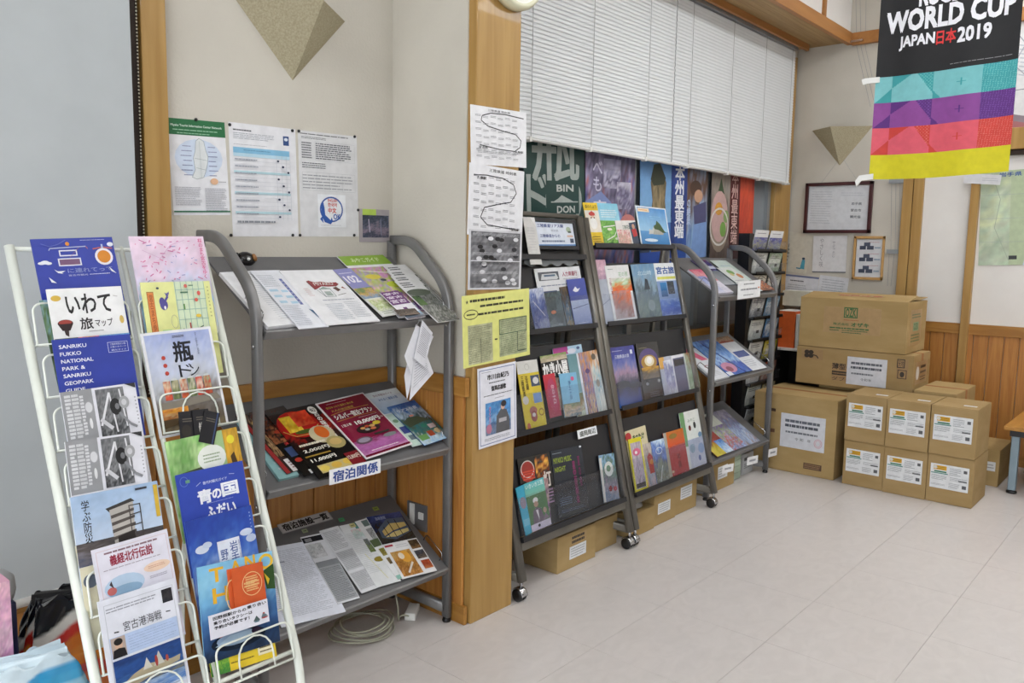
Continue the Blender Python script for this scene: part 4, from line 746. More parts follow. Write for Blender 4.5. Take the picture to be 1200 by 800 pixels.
# ---- right column
psheet('pale pink brochure patterned with cherry blossom strokes, top right of the wire stand', (150.8, 276.9), (237.9, 276.9), [('p', 0, 0, 1, 1, ['ecd4e6', 'e8d0e4', 'd8d0ea', 'b4d4f0', 'a4ccec'], 11, .25)] + [('s', [(random.Random(i).uniform(.05, .85), random.Random(i + 90).uniform(.04, .5)), (random.Random(i).uniform(.05, .85) + random.Random(i + 5).uniform(-.05, .08), random.Random(i + 90).uniform(.04, .5) + random.Random(i + 7).uniform(-.03, .03))], ('d46a9a', 'c86aa0', '9a9cc8', 'd880ac')[i % 4], .012) for i in range(60)] + [('v', .89, .03, .95, .47, '桜のまち宮古をゆく', 'd05c8c', .02), ('s', [(.12, .15), (.34, .24), (.5, .1), (.7, .05)], 'cfa4c8', .006)], h=.26, base='e6d4e8')
psheet('pale yellow illustrated town map brochure with purple whale', (164.3, 330.9), (245.3, 329), [('r', .46, 0, .90, 1, 'd6e4c4'), ('b', .06, .10, .155, .62, 'b06a30', .01), ('r', .07, .11, .148, .61, 'd9823e'), ('v', .085, .13, .135, .58, '宮古まち歩き', '9a4a20', .01), ('e', .28, .24, .055, .055, '4c4690'), ('e', .26, .21, .04, .05, '4c4690'), ('s', [(.30, .20), (.345, .155), (.33, .12)], '4c4690', .03), ('q', [(.30, .11), (.34, .125), (.37, .10), (.37, .13), (.34, .145)], '5a5498'), ('e', .29, .27, .015, .02, 'e8e6ee'), ('e', .22, .065, .02, .012, '3c4c5c')] +
    [('s', [(.47 + .085 * i, .0), (.46 + .085 * i, .8)], '8cb4ac', .007) for i in range(6)] + [('s', [(.46, .09 + .105 * i), (.90, .085 + .105 * i)], '8cb4ac', .007) for i in range(7)] + [('e', .62, .05, .025, .02, 'd4685c'), ('e', .80, .13, .025, .025, 'd4584c'), ('e', .75, .20, .025, .02, 'd8604c'), ('e', .75, .37, .04, .018, 'e8c444'), ('r', .66, .04, .73, .05, '4a7a5a'), ('r', .53, .11, .64, .125, '4a7a5a'), ('r', .55, .24, .57, .30, '6a9a4a'), ('r', .60, .44, .62, .52, 'c0504c'), ('e', .76, .52, .05, .03, 'd8d060'), ('s', [(.5, .50), (.6, .56), (.66, .53), (.8, .48)], '4a6858', .015), ('r', .20, .50, .33, .60, 'aed49a'), ('o', .39, .42, .05, .07, .006, 'a8ac94'), ('l', .93, .05, .95, .4, 9, 'a8a870')], h=.26, base='e4e69a')
sanf = [('p', .035, .025, .965, .975, ['a4b0dc', 'b8c2e0', 'c8cfe4', 'c4c8d0', '8c8480', '6a6054', '8c7c60'], 12, .18), ('l', .42, .05, .60, .075, 2, '4c4c58', .6), ('t', .40, .115, .66, .31, '瓶', '22232c', .03), ('t', .43, .34, .62, .46, 'ド', '22232c', .0), ('t', .58, .36, .72, .46, 'ン', '2c2d36', .0), ('v', .74, .04, .77, .26, 'みやこの味をめしあがれ', '5a5c6c'), ('e', .245, .255, .028, .02, 'c04c40'), ('e', .25, .33, .028, .02, 'c04c40'), ('e', .255, .405, .028, .02, 'c04c40')]
for i, (c1_, c2_, c3_) in enumerate((('c8503c', 'e0d0b0', 'd86a4c'), ('5a6a44', 'cfc4a4', '7a8458'), ('c86a3c', 'd8ccb4', 'b84a3a'), ('6a7a50', 'd4ccb8', '8a9464'), ('d84c3c', 'e0ccb8', 'c85c48'), ('c85040', 'a8b088', 'c86c4c'))):
    x_ = .17 + .115 * i; sanf += [('e', x_ + .05, .475, .04, .015, 'd0d4d4'), ('p', x_, .48, x_ + .10, .66, [c1_, c2_, c3_, c1_], i, .5, 6)]
sanf += [('q', [(.05, .68), (.90, .66), (.95, .72), (.05, .76)], '8c8478'), ('q', [(.06, .82), (.60, .78), (.62, .86), (.08, .92)], '5c4c38'), ('p', .08, .74, .45, .84, ['e0a040', 'd07c30', 'c8a878', 'a86a38'], 5, .8, 8)]
psheet('white bordered poster card of seafood jars with large brushed Japanese title', (164.3, 391), (246.3, 382), sanf, h=.275, base='e8e8ec', matl='gloss')
for k_, (a, b, l_) in enumerate((((209, 482.5), (228, 481), 'left'), ((225, 480.5), (244, 478.5), 'middle'), ((240, 480), (258, 484), 'right'))):
    psheet('small black card in front of the seafood jar poster, %s of three' % l_, a, b, [('l', .2, .2, .8, .34, 2, '6a6258', .4)] + ([('t', .3, .4, .62, .8, '鮨', 'c8c4bc', .02)] if k_ == 1 else [('r', .82, 0, .9, 1, '3a4a70')] if k_ == 2 else [('e', .4, .6, .3, .2, '2c2620')]), h=.085, t=.002, lift=.050 + .003 * k_, base='17151a', group='small black cards in the wire stand', cat='card', name='small_card')
psheet('green brochure with white round emblem and yellow strip', (193, 518), (276.7, 500), [('p', 0, 0, .62, 1, ['7ab060', 'a8cc88', 'c0d8a0', '88b468'], 2, .6), ('s', [(.08, .36), (.5, .33)], '4a5438', .05), ('e', .58, .25, .20, .13, 'e8ece4'), ('l', .46, .20, .70, .30, 3, '9aac8c', .4), ('e', .36, .36, .02, .015, '6a5a48'), ('p', .78, 0, 1, 1, ['c0942c', 'd8a830', 'c88c28', 'e0b440'], 3, .5), ('e', .88, .11, .055, .045, 'e8d838'), ('q', [(.84, .28), (.90, .24), (.93, .38), (.85, .38)], '4a3414')], h=.26, base='a8c890')
psheet('bright blue village brochure with white lettering above the sky brochure', (205.4, 557), (284, 539.4), [('r', 0, 0, 1, 1, '3048ac'), ('t', .36, .12, .72, .15, '普代村観光ガイド', 'd0d8f4', .01), ('s', [(.26, .15), (.33, .12)], 'c8d0f0', .006), ('s', [(.76, .10), (.84, .11)], 'c8d0f0', .006), ('t', .26, .20, .46, .33, '青', 'f0f2fa', .04), ('t', .47, .22, .60, .31, 'の', 'f0f2fa', .04), ('t', .62, .18, .86, .31, '国', 'f0f2fa', .04), ('t', .34, .375, .78, .50, 'ふだい', 'f0f2fa', .04), ('o', .10, .08, .06, .05, .01, '5c74c4'), ('r', .12, .07, .18, .10, '6a9c84'), ('l', .36, .335, .80, .345, 1, 'b0bce8')], h=.26, base='3048ac')
psheet('blue sky and cloud village brochure with white vertical title panel', (216.6, 611.7), (294, 591.4), [('p', 0, 0, 1, 1, ['26409c', '2c50ac', '5078c0', '9cb0d8', '3c5c9c', '24303c'], 4, .22), ('e', .18, .30, .10, .04, 'd0d8e8'), ('e', .26, .27, .07, .03, 'c4d0e4'), ('e', .86, .25, .10, .035, 'c8d2e6'), ('e', .92, .32, .08, .04, 'b8c4dc'), ('r', .40, .27, .74, .75, 'dfe4f0'), ('v', .58, .30, .70, .62, '岩手県', '3c5494', .01), ('v', .43, .36, .54, .68, '野田村', '3c5494', .01), ('v', .715, .30, .735, .55, '観光案内', '5a6ca4'), ('l', .94, .05, .96, .3, 7, '9cacd8')], h=.26, base='2c50ac')
psheet('light blue brochure with yellow capitals T A N O H, front of the right column', (230.7, 665), (318.5, 645), [('p', 0, 0, 1, 1, ['88c4e8', '94cce8', '7cb8e0', '4c78b0', '33507c', '26344c'], 3, .12), ('t', .15, .05, .32, .19, 'T', 'ecb83c', .03), ('t', .42, .02, .56, .16, 'A', 'ecb83c', .03), ('t', .62, .0, .75, .13, 'N', 'ecb83c', .03), ('o', .90, .10, .10, .085, .035, 'f0c444'), ('t', .17, .26, .36, .41, 'H', 'ecb83c', .03), ('q', [(.84, .20), (1, .14), (1, .42), (.88, .40)], '3f5c34'), ('q', [(.86, .22), (.93, .30), (.90, .36)], 'e8c83c'),
    ('e', .45, .84, .36, .10, '1c2838'), ('e', .42, .82, .26, .07, '9cb4d0'), ('q', [(.14, .86), (.34, .78), (.60, .78), (.72, .82), (.50, .88)], 'b0c8dc'), ('e', .22, .76, .04, .015, 'c05048'), ('e', .68, .80, .06, .035, '3a2c40')], h=.235, base='88c4e8', matl='gloss')
sheet('notice_card', 'white taxi reservation notice on the light blue brochure', 'notice', WPL, (244, 722), (313, 701), (250, 750), [('t', .07, .10, .62, .24, '田野畑駅からの', '1c1c22', .03), ('t', .64, .06, .97, .20, '乗り合い', '1c1c22', .03), ('t', .07, .30, .72, .44, '乗り合いタクシーは', '1c1c22', .03), ('t', .07, .50, .66, .64, '予約が必要です！', '1c1c22', .03), ('q', [(.72, .80), (.78, .58), (.84, .80)], '4c5c5c'), ('q', [(.86, .74), (.90, .52), (.98, .72)], '6c7c84'), ('e', .92, .76, .06, .03, 'b03c3c'), ('e', .91, .56, .02, .03, 'b04440'), ('e', .78, .83, .05, .03, '5c7c8c')], t=.0012, lift=.052, h=.058, lean=LEAN, base='e0e0ea')
for dx, l_, lf in ((0, 'rear', .053), (5, 'front', .057)):
    sheet('orange_booklet', 'orange booklet with gold round crest, %s of two, in the right column' % l_, 'booklet', WPL, (266 + dx, 667.5), (305.5 + dx * .4, 658), (273, 718), [('o', .60, .36, .32, .23, .02, 'ecc890'), ('l', .40, .20, .80, .50, 7, 'e8bc80', .55), ('l', .34, .30, .86, .42, 2, 'e8bc80', .6), ('q', [(.08, .98), (.12, .88), (.24, .82), (.26, .97)], 'd8d8e0'), ('q', [(.34, .92), (.42, .78), (.56, .80), (.60, .94)], 'dcdce4'), ('q', [(.5, .8), (.58, .76), (.6, .84)], '38405c'), ('q', [(.70, .88), (.80, .72), (.94, .74), (.96, .86)], '1c2034')] if dx else [('o', .10, .5, .2, .3, .03, 'ecc890')], t=.003, lift=lf, h=.13, lean=LEAN, base='d05a2a', group='orange booklets in the wire stand')
sheet('brochure', 'yellow brochure at the very bottom of the right column', 'brochure', WPL, (242.5, 757), (319, 734), (246, 790), [('l', .3, .36, .9, .56, 2, '7a6420', .5), ('r', .72, .45, .96, .80, 'ece4c4'), ('l', .75, .5, .94, .76, 2, '6a5c34'), ('p', 0, .1, .28, 1, ['4c9c34', '88b83c', '3c8434'], 2, .7), ('l', .3, .70, .66, .82, 1, '8a7420')], t=.002, lift=.003, h=.075, base='e2c42c', group='brochures in the white wire stand')
# ---- first shelf stand
S1 = [shelf_plane(k) for k in range(3)]
def ss(k, lab_, tl, tr, bl, art, lift, base='e9e9ec', name='leaflet', cat='leaflet', h=None, w=None, t=.003, g='leaflets on the first shelf stand', matl='gloss', tag_=None):
    return sheet(name, lab_, cat, S1[k], tl, tr, bl, art, t=t, lift=lift, base=base, h=h, w=w, vfirst=(k == 2 and t == .003), group=g, matl=matl)
ss(0, 'stack of blank white papers under the left end of the top shelf leaflets', (257.5, 319), (300, 317), (303, 384), [('l', .5, .05, .95, .9, 24, 'c4c8d0', .3)], .012, t=.012)
ss(0, 'white newsletter with pale blue boxes on the top shelf', (293, 317), (327.5, 316.3), (316, 388), [('l', .06, .08, .60, .30, 7, 'a8acb8', .3), ('r', .70, .16, .80, .62, '6c74ac'), ('l', .72, .18, .78, .6, 8, 'b0b4d4', .4), ('r', .08, .34, .36, .38, 'b4d4e8'), ('r', .08, .44, .34, .48, 'b4d4e8'), ('r', .10, .54, .34, .58, 'b4d4e8'), ('r', .44, .36, .66, .40, 'b4d4e8'), ('r', .44, .46, .68, .50, 'b4d4e8'), ('r', .44, .56, .68, .60, 'b4d4e8'), ('l', .05, .62, .6, .96, 12, 'b8bcc8', .3), ('q', [(.82, .70), (.98, .74), (.92, .86)], '4c6c8c')], .018, base='e6e8f0')
ss(0, 'white museum leaflet with dark red flag drawing, middle of the top shelf', (327, 317), (389.5, 315.8), (374.5, 381.5), [('q', [(.30, .22), (.36, .20), (.44, .24), (.56, .23), (.70, .26), (.84, .25), (.86, .29), (.78, .33), (.62, .33), (.50, .32), (.40, .36), (.33, .38)], '8c3036'), ('t', .40, .245, .76, .30, 'MIYAKO', 'd8c8c8', .02), ('s', [(.30, .22), (.42, .52)], '3c3c40', .006), ('b', .42, .36, .62, .52, '7c8c8c', .01), ('q', [(.40, .38), (.52, .33), (.64, .38)], '98a8a4'), ('r', .46, .42, .58, .50, 'a8b4b0'), ('q', [(.68, .36), (.76, .34), (.80, .40), (.72, .43)], '5c3a34'), ('s', [(.66, .50), (.84, .47)], '6c6a64', .012), ('q', [(.84, .36), (.88, .34), (.92, .40)], '8c4a40'), ('l', .14, .34, .24, .50, 5, 'd0b4b0', .3), ('l', .30, .56, .90, .60, 1, 'b0b4c0', .4), ('l', .28, .64, .60, .94, 10, 'b0b8c4', .3), ('l', .64, .62, .94, .92, 10, 'b8bcc4', .3)], .021, base='ececf0')
ss(0, 'green headed town guide map sheet at the back of the top shelf', (395, 300.5), (448.6, 298.5), (470, 372), [('r', 0, 0, 1, .16, '8cb23c'), ('t', .2, .04, .8, .11, 'みやこガイド', 'dce8b0', .02), ('p', 0, .2, 1, .95, ['c888b8', 'a8b84c', '9c88b4', 'b8c850', 'e09ac0', '7c6cac'], 3, .7), ('e', .3, .36, .16, .04, 'd8c840'), ('e', .6, .5, .18, .05, 'b8c43c'), ('e', .45, .42, .06, .02, '2c3c4c'), ('s', [(.15, .25), (.9, .33), (.7, .6)], 'e8e4d8', .02), ('l', .1, .8, .6, .9, 3, 'e8e8ee', .6)], .008, base='e8e8ea')
ss(0, 'purple and green photo guide numbered 102 on the top shelf', (389.5, 316), (410, 314), (436, 373), [('r', 0, 0, 1, .42, '8c8cc4'), ('t', .12, .16, .84, .30, '102', 'eceaf6', .03), ('l', .1, .07, .9, .12, 1, 'c8c8e8'), ('p', 0, .42, 1, .64, ['6a8a50', 'c8a050', '7c94ac'], 2, .7), ('p', .1, .66, 1, .9, ['e0dcc0', 'a8b878', 'dce0c8'], 5, .6), ('l', .2, .9, .8, .97, 2, '7c8c6c')], .016, base='dcdcd8')
for k_ in range(4):
    ss(0, 'black and white folded pamphlet, %s of the top shelf fan' % ('rearmost', 'second from the back', 'third from the back', 'front')[k_], (449 + 4.5 * k_, 311.5 + 6 * k_), (474.5 + 5 * k_, 309.5 + 6 * k_), (478 + 3 * k_, 357 + 3 * k_), [('l', .1, .04, .6, .18, 3, '5c5c60', .5), ('p', .02, .30, .98, 1, ['6a6c6a', '8a8c88', '4c5048', '9c9c98', '5c5e5a'], k_ + 2, .8), ('e', .5, .3, .5, .08, '5c6458'), ('p', .02, .38, .35, .6, ['3c5430', '5c7848'], k_, .6)] , .016 + .003 * k_, base='e2e2e4', h=.26, t=.0025, g='fanned black and white pamphlets')
for k_ in range(3):
    ss(0, 'white and purple coupon booklet, %s of three on the top shelf' % ('rear', 'middle', 'front')[k_], (445 + 4 * k_, 343 + 4 * k_), (466 + 4 * k_, 340 + 4 * k_), (460 + 3 * k_, 369), [('r', 0, 0, 1, .30, '6a3a74'), ('t', .1, .06, .9, .22, 'COUPON' if 0 else '宮古', 'e8d8ec', .02), ('r', .35, .45, .55, .62, '6a3a74'), ('g', 0, .7, 1, 1, 'a4c8e4', '6a5c5c')], .026 + .003 * k_, base='ece8f0', h=.12, t=.0025, g='coupon booklets on the top shelf')
ss(0, 'dark brown rock photo card at the front edge of the top shelf', (462, 363), (486, 361), (466, 370), [('p', 0, 0, 1, 1, ['5a4a44', '3c3430', '7a6a60'], 3, .7)], .040, base='4c403c', t=.002)
# shelf 2
ss(1, 'teal edged stack of leaflets at the left end of the middle shelf', (277, 492), (300, 488), (322, 563), [('l', .3, .1, .8, .9, 8, 'c0c0c4', .3)], .010, base='8fb8ba', t=.010)
ss(1, 'dark red food leaflet leaning over the teal stack on the middle shelf', (276.5, 487.5), (302, 481), (316, 562), [('r', 0, 0, .18, 1, 'a03434'), ('p', .2, 0, 1, .75, ['2c2420', '5c3a28', '2a2422', 'c8a070', '3a2a24'], 3, .8), ('e', .45, .2, .14, .06, 'd8b060'), ('e', .6, .42, .14, .05, 'b04a34'), ('e', .75, .12, .18, .05, 'd0ccd0'), ('r', .3, .8, 1, 1, 'dcd8d8'), ('l', .4, .84, .95, .96, 3, '7c5050', .4)], .015, base='3a2c28')
ss(1, 'black sushi leaflet partly under the crab rice flyer on the middle shelf', (291, 486), (332, 475), (334, 566), [('p', 0, 0, 1, .50, ['1a1614', '5a2a1c', '2a1e1a', 'a0603c'], 6, .8), ('e', .6, .40, .3, .05, '3a5a2c'), ('e', .4, .34, .2, .03, 'b8442c'), ('t', .2, .51, .8, .55, '海鮮丼', 'd04040', .02), ('r', .1, .58, .7, .72, '3c4c74'), ('e', .2, .78, .1, .03, 'b83c30'), ('r', .3, .82, .9, .92, 'c8b8a0'), ('r', .2, .94, .9, 1, 'd8d8d8')], .018, base='17130f')
ss(1, 'large black crab rice bowl flyer with yellow and red food photo', (311, 485), (369, 472.5), (360, 556), [('p', 0, .0, 1, .58, ['120e0c', '2a1410', 'a82018', '3a1410', '181210'], 8, .35), ('e', .40, .24, .38, .20, 'b4201a'), ('p', .14, .10, .42, .34, ['e8c030', 'f0cc3c', 'd8a020', 'f0d048'], 4, .6, 8), ('p', .36, .06, .72, .28, ['d83820', 'e04c28', 'c02c18', 'e85c34'], 5, .7, 8), ('e', .42, .36, .20, .03, '4a5a24'), ('s', [(.04, .30), (.2, .40), (.5, .41), (.74, .3)], 'c8a050', .015), ('v', .80, .05, .90, .55, '宮古の味覚御膳', 'e8e4dc', .03), ('e', .84, .09, .08, .06, 'ece8e0'), ('t', .79, .06, .89, .12, '旬', '1c1814', .02), ('e', .66, .45, .24, .13, 'c8bc98'), ('e', .68, .42, .13, .09, 'd86a2c'), ('e', .78, .60, .18, .09, 'b0a068'), ('e', .78, .59, .12, .05, 'd0b070'),
    ('l', .10, .52, .62, .56, 1, 'e4dcc8', .7), ('t', .10, .60, .60, .65, '2,000円', 'e8e4d8', .02), ('r', .05, .69, .55, .71, '9a7c34'), ('t', .10, .74, .58, .79, '11,000円', 'f0ece0', .03), ('r', .12, .84, .86, .95, 'c8b478'), ('e', .22, .895, .09, .04, 'e0c860'), ('e', .46, .89, .10, .04, 'd8b04c'), ('e', .70, .885, .10, .04, 'e0bc50'), ('r', .72, .78, 1, 1, '7c1c24'), ('t', .74, .82, .98, .88, '12,800円', 'e8d8c8', .02)], .022, base='14100e', h=.33)
ss(1, 'crimson lodging plan flyer priced ten thousand yen with white border', (369.5, 473), (425, 459.5), (420, 541), [('g', .025, .02, .975, .98, '7c1024', '8c1c44'), ('p', .025, .72, .975, .96, ['8c2450', 'b86ca8', 'a85c9c', 'c888b4'], 5, .3), ('l', .16, .05, .60, .07, 1, 'c89098'), ('t', .10, .10, .66, .135, '宮古ゆったり温泉と海の幸', 'c8a040', .01), ('t', .14, .165, .60, .20, '大人の休日限定', 'c8a040', .01), ('s', [(.08, .24), (.4, .21), (.88, .22)], 'c8803c', .012), ('t', .10, .25, .88, .335, 'シルバー宿泊プラン', 'f4eae8', .04), ('s', [(.08, .36), (.5, .345), (.9, .36)], 'c8803c', .01), ('l', .50, .375, .92, .39, 1, 'd8b0b0'), ('t', .08, .425, .28, .465, '１泊２食', 'f0e0e0', .02), ('t', .36, .42, .86, .49, '10,000円', 'f8f0ee', .05), ('l', .88, .44, .95, .47, 2, 'e0c0c4'),
    ('e', .50, .58, .24, .075, '2c1418'), ('e', .40, .56, .05, .02, 'd8a060'), ('e', .50, .545, .05, .02, 'c8583c'), ('e', .60, .555, .06, .022, 'e0b070'), ('e', .46, .595, .05, .02, 'a8a8a0'), ('e', .58, .60, .06, .02, 'd07850'), ('e', .72, .53, .08, .03, 'e8cc3c'), ('e', .24, .74, .16, .055, '6a5060'), ('e', .24, .735, .12, .035, '9a90a0'), ('r', .50, .68, .82, .71, '3c3030'), ('e', .76, .76, .14, .03, '8a8c90'), ('l', .2, .9, .8, .93, 1, 'f0dce8'), ('r', .025, .955, .975, .975, '6c0c24')], .025, base='f0e6ea')
ss(1, 'pale blue leaflet behind the sea coast brochure on the middle shelf', (427.5, 461.5), (464, 454), (478, 525), [('g', 0, .1, 1, .4, 'd0d8e4', '98b4d4'), ('t', .15, .05, .75, .09, '宮古市宿泊ガイド', '7a4060', .01), ('t', .2, .13, .8, .18, 'みちのく潮風の旅', '3a5c9c', .01), ('r', 0, .42, .45, 1, 'c4dcd0'), ('e', .15, .55, .08, .03, '7a9c7a'), ('r', .08, .66, .34, .78, '3c4c8c'), ('r', .12, .82, .4, .9, '6a7c84')], .016, base='dce4e8')
ss(1, 'dark blue sea coast brochure at the right end of the middle shelf', (453.8, 477), (485.5, 468.5), (488, 525), [('p', 0, 0, 1, 1, ['2c5498', '3868a8', 'a8bcd0', '34505c', '3c5848', '2a6c74', '486c58', 'c8d8e0', '9cc0e0'], 5, .22), ('t', .16, .12, .86, .19, 'リアスの旅', 'dce8f4', .01), ('e', .45, .32, .08, .02, 'd88870'), ('q', [(.0, .42), (.3, .34), (.6, .36), (.9, .50), (.5, .52), (.1, .56)], '3c4c3c'), ('e', .55, .60, .12, .05, '2a7c6c'), ('r', .06, .78, .36, .90, '6a9c5c'), ('r', .42, .74, .62, .86, 'a84c34'), ('e', .80, .78, .11, .06, 'd8c090'), ('r', .64, .60, .9, .70, 'c8b8bc')], .022, base='34609c')
sgn = sheet('shelf_sign', 'white sign with blue characters clipped to the middle shelf edge', 'sign', PY(2.155), (386, 550.8), (446, 537), (388, 568), [('t', .07, .16, .94, .86, '宿泊関係', '2c4a94', .035)], t=.0012, base='f2f2f4')
# shelf 3
ss(2, 'grey notice strip with bold black characters on the bottom shelf', (324.5, 614.6), (383.4, 598), (329.6, 625.5), [('r', .02, .06, .98, .94, 'b9b6b4'), ('t', .06, .16, .94, .84, '宿泊施設一覧', '1c1a1c', .04)], .003, base='a8a5a4', name='notice_strip', cat='sign', t=.002)
ss(2, 'white price list sheet at the left end of the bottom shelf', (290, 646), (360, 627.5), (330, 735), [('l', .08, .06, .9, .92, 46, 'b4b8c4', .35), ('l', .1, .2, .5, .24, 1, '8c90a0', .5)], .006, base='e0e3ee', g='sheets on the bottom shelf')
ss(2, 'grey listing sheet with small black photo on the bottom shelf', (352, 629.5), (376, 621.8), (396, 707.5), [('r', 0, .02, .9, .10, '2c2c30'), ('r', .1, .04, .4, .09, '8c8c90'), ('p', 0, .13, .7, .34, ['c8cacc', 'a8aaae', 'd0d0d4'], 3, .6), ('r', .02, .40, .98, .98, 'a4a7ab'), ('r', .02, .40, .98, .48, '8a8d92'), ('l', .06, .5, .94, .96, 22, '74777c', .4)], .008, base='dfe1e6', g='sheets on the bottom shelf')
ss(2, 'pale listing sheet with narrow columns on the bottom shelf', (374, 622), (396.5, 616.3), (424, 695), [('l', .08, .04, .92, .34, 16, 'a8aab0', .45), ('r', .05, .37, .95, .66, 'c4c6ca'), ('l', .08, .38, .92, .64, 14, '9a9ca2', .4), ('r', .05, .70, .95, .96, 'c8cace'), ('l', .08, .71, .92, .95, 14, 'a0a2a8', .4)], .010, base='dcdee2', g='sheets on the bottom shelf')
ss(2, 'white hotel leaflet with small photos, middle right of the bottom shelf', (397.8, 616), (424, 607.4), (441.5, 688), [('p', .55, 0, 1, .10, ['4c8484', '6aa09c'], 2, .4), ('p', .30, .10, .95, .26, ['e0c4c8', 'b4d0c8', 'd0d4d8'], 3, .5), ('l', .05, .14, .6, .8, 24, 'c8ccd0', .3), ('p', .55, .28, .98, .50, ['8c9094', '5c6064', '7c8c5c', '5c6c3c'], 5, .6), ('e', .7, .62, .2, .04, '8c7c30'), ('s', [(.3, .5), (.6, .92)], 'dcd890', .02)], .012, base='dfe2e4', g='sheets on the bottom shelf')
ss(2, 'folded white pamphlet with food photos beside the hotel night view', (416, 611), (438, 604), (466.5, 678.9), [('r', .25, .02, .9, .12, '6a7a78'), ('p', .2, .16, 1, .40, ['a8aaac', '77797c', 'c0c4c4', '808a88'], 7, .8), ('r', 0, .34, .45, .46, '5a6a4c'), ('p', .12, .50, .62, .62, ['8c8c40', '6a5a2c', 'a8a058'], 5, .7), ('p', .15, .66, .55, .76, ['7c6a48', '5a4c34'], 4, .6), ('r', .6, .66, .95, .76, '4a4c50'), ('r', .66, .67, .72, .75, 'c4c6ca'), ('r', .0, .94, 1, 1, '8cc0b4')], .014, base='e4e6e8', g='sheets on the bottom shelf')
ss(2, 'hotel leaflet with large night view and table photos, right of the bottom shelf', (429, 606), (466.8, 596.5), (472, 678), [('p', 0, 0, 1, .46, ['3c4c84', '2a3658', '1c2230', '3a3c34', '20242c'], 6, .3), ('q', [(.12, .22), (.5, .08), (.96, .10), (.98, .34), (.45, .42), (.1, .36)], '4c5a6c'), ('q', [(.2, .26), (.52, .16), (.94, .18), (.94, .24), (.5, .28), (.2, .34)], 'c8b070'), ('q', [(.2, .36), (.5, .30), (.94, .28), (.92, .33), (.5, .38)], 'd8c888'), ('s', [(.3, .2), (.32, .38)], '1c2430', .02), ('s', [(.5, .12), (.5, .40)], '1c2430', .02), ('s', [(.7, .11), (.7, .37)], '1c2430', .02), ('t', .2, .03, .5, .08, '温泉旅館', '98a4c4', .01),
    ('r', .02, .485, .25, .515, 'a83c4c'), ('l', .3, .50, .66, .56, 2, 'c0c4c8'), ('p', .06, .60, .62, .98, ['c8a060', 'b4803c', '8c5c28', 'c08848'], 9, .5), ('e', .40, .70, .14, .09, 'dca040'), ('e', .3, .68, .08, .05, 'e8dcc8'), ('s', [(.25, .94), (.5, .80)], 'dcd4c4', .05), ('p', .70, .48, .97, .62, ['5a4a34', '2c2620', '7a5c3c'], 2, .6), ('p', .70, .65, .97, .78, ['4c5058', '30343c', '6a5c50'], 3, .6), ('p', .72, .81, .97, .94, ['a84c2c', '8c3820', 'c07040'], 4, .6)], .017, base='e8e8ea', g='sheets on the bottom shelf')
for k_, (tl, c_) in enumerate((((353, 620.5), 'a8b494'), ((396, 607.5), '4c9c6c'), ((409, 614), 'c8c48c'), ((436, 594.5), '9cb05c'))):
    ss(2, 'tiny sticky tag above the sheets, %s from the left on the bottom shelf' % ('first', 'second', 'third', 'fourth')[k_], tl, (tl[0] + 6, tl[1] - 1.5), (tl[0] + 2.5, tl[1] + 4), [('l', .2, .2, .8, .8, 1, '5c6c4c')], .019 if k_ == 2 else .0035 + .01 * (k_ == 1), base=c_, t=.001, name='sticky_tag', cat='tag', g='tiny sticky tags')
# ---- first caster rack
def rs_(lab_, tl, tr, bl, art, lift=.005, base='e4e6ea', g='brochures in the caster rack nearest the pillar', name='brochure', t=.003, cat='brochure', **k):
    return sheet(name, lab_, cat, RPL, tl, tr, bl, art, t=t, lift=lift - 0.002, base=base, group=g, matl='gloss', **k)
fr = thing('framed_sign', 'black framed white sign with blue characters at the top of the first rack', 'sign', (3.12, 2.42, 1.46))
sheet('sign_panel', '', '', RPL, (623.5, 259), (670.5, 260.5), (628, 288), [('r', 0, 0, 1, 1, 'dfe6f2'), ('r', 0, .94, 1, 1, '5c8cc8'), ('r', 0, 0, 1, .04, '9cb8dc'), ('t', .10, .10, .74, .24, '三陸鉄道リアス線', '3c4c8c', .03), ('t', .42, .32, .60, .42, '時刻表', '8c94a8'), ('t', .13, .52, .62, .66, '三陸鉄道からの', '4c5c98', .02), ('l', .15, .76, .78, .86, 1, '6a7898', .7), ('e', .86, .32, .06, .12, 'a8b8a0'), ('r', .84, .38, .92, .46, '4c5c50'), ('r', .80, .56, .95, .64, 'd8b8a8'), ('r', .86, .70, .95, .88, '44546c')], t=.003, lift=.012, base='dfe6f2', parent=fr)
a, b, c = [hit(*q, RPL, .012) for q in ((623.5, 259), (670.5, 260.5), (628, 288))]; hh = (a - c).dot(RA); ww_ = b.x - a.x; cc = a + Vector((ww_ / 2, 0, 0)) - RA * hh / 2
mb = MB(); ex = Vector((1, 0, 0))
for s in (-1, 1): mb.obox(cc + RA * s * (hh / 2 + .008), ex, RA, RN, ww_ / 2 + .016, .009, .007); mb.obox(cc + ex * s * (ww_ / 2 + .008), ex, RA, RN, .009, hh / 2 + .016, .007)
mb.build('frame', M['black'], parent=fr, bevel=.001)
mb = MB()
for k_ in range(24):
    x0_ = 2.86 + k_ * .017; za_, zb_ = [1.405 - .016 * abs(math.sin((k_ + j) * .55)) for j in (0, 1)]; q = [rp(x0_, 1.425, .014), rp(x0_ + .017, 1.425, .014), rp(x0_ + .017, zb_, .014), rp(x0_, za_, .014)]
    mb.add(q + [v - RN * .001 for v in q], [(3, 2, 1, 0), (4, 5, 6, 7), (0, 1, 5, 4), (2, 3, 7, 6)])
mb.build('scalloped_edge', M['pane'], parent=fr)
rs_('white leaflet hanging from the left end of the first rack beside the framed sign', (612.5, 254), (622.5, 254.5), (613, 310), [('q', [(.6, 0), (1, 0), (1, .2)], 'f0f0f0'), ('l', .2, .2, .8, .9, 12, 'c8c8cc', .2)], lift=.035, w=.085, base='dcdcda', name='leaflet', cat='leaflet')
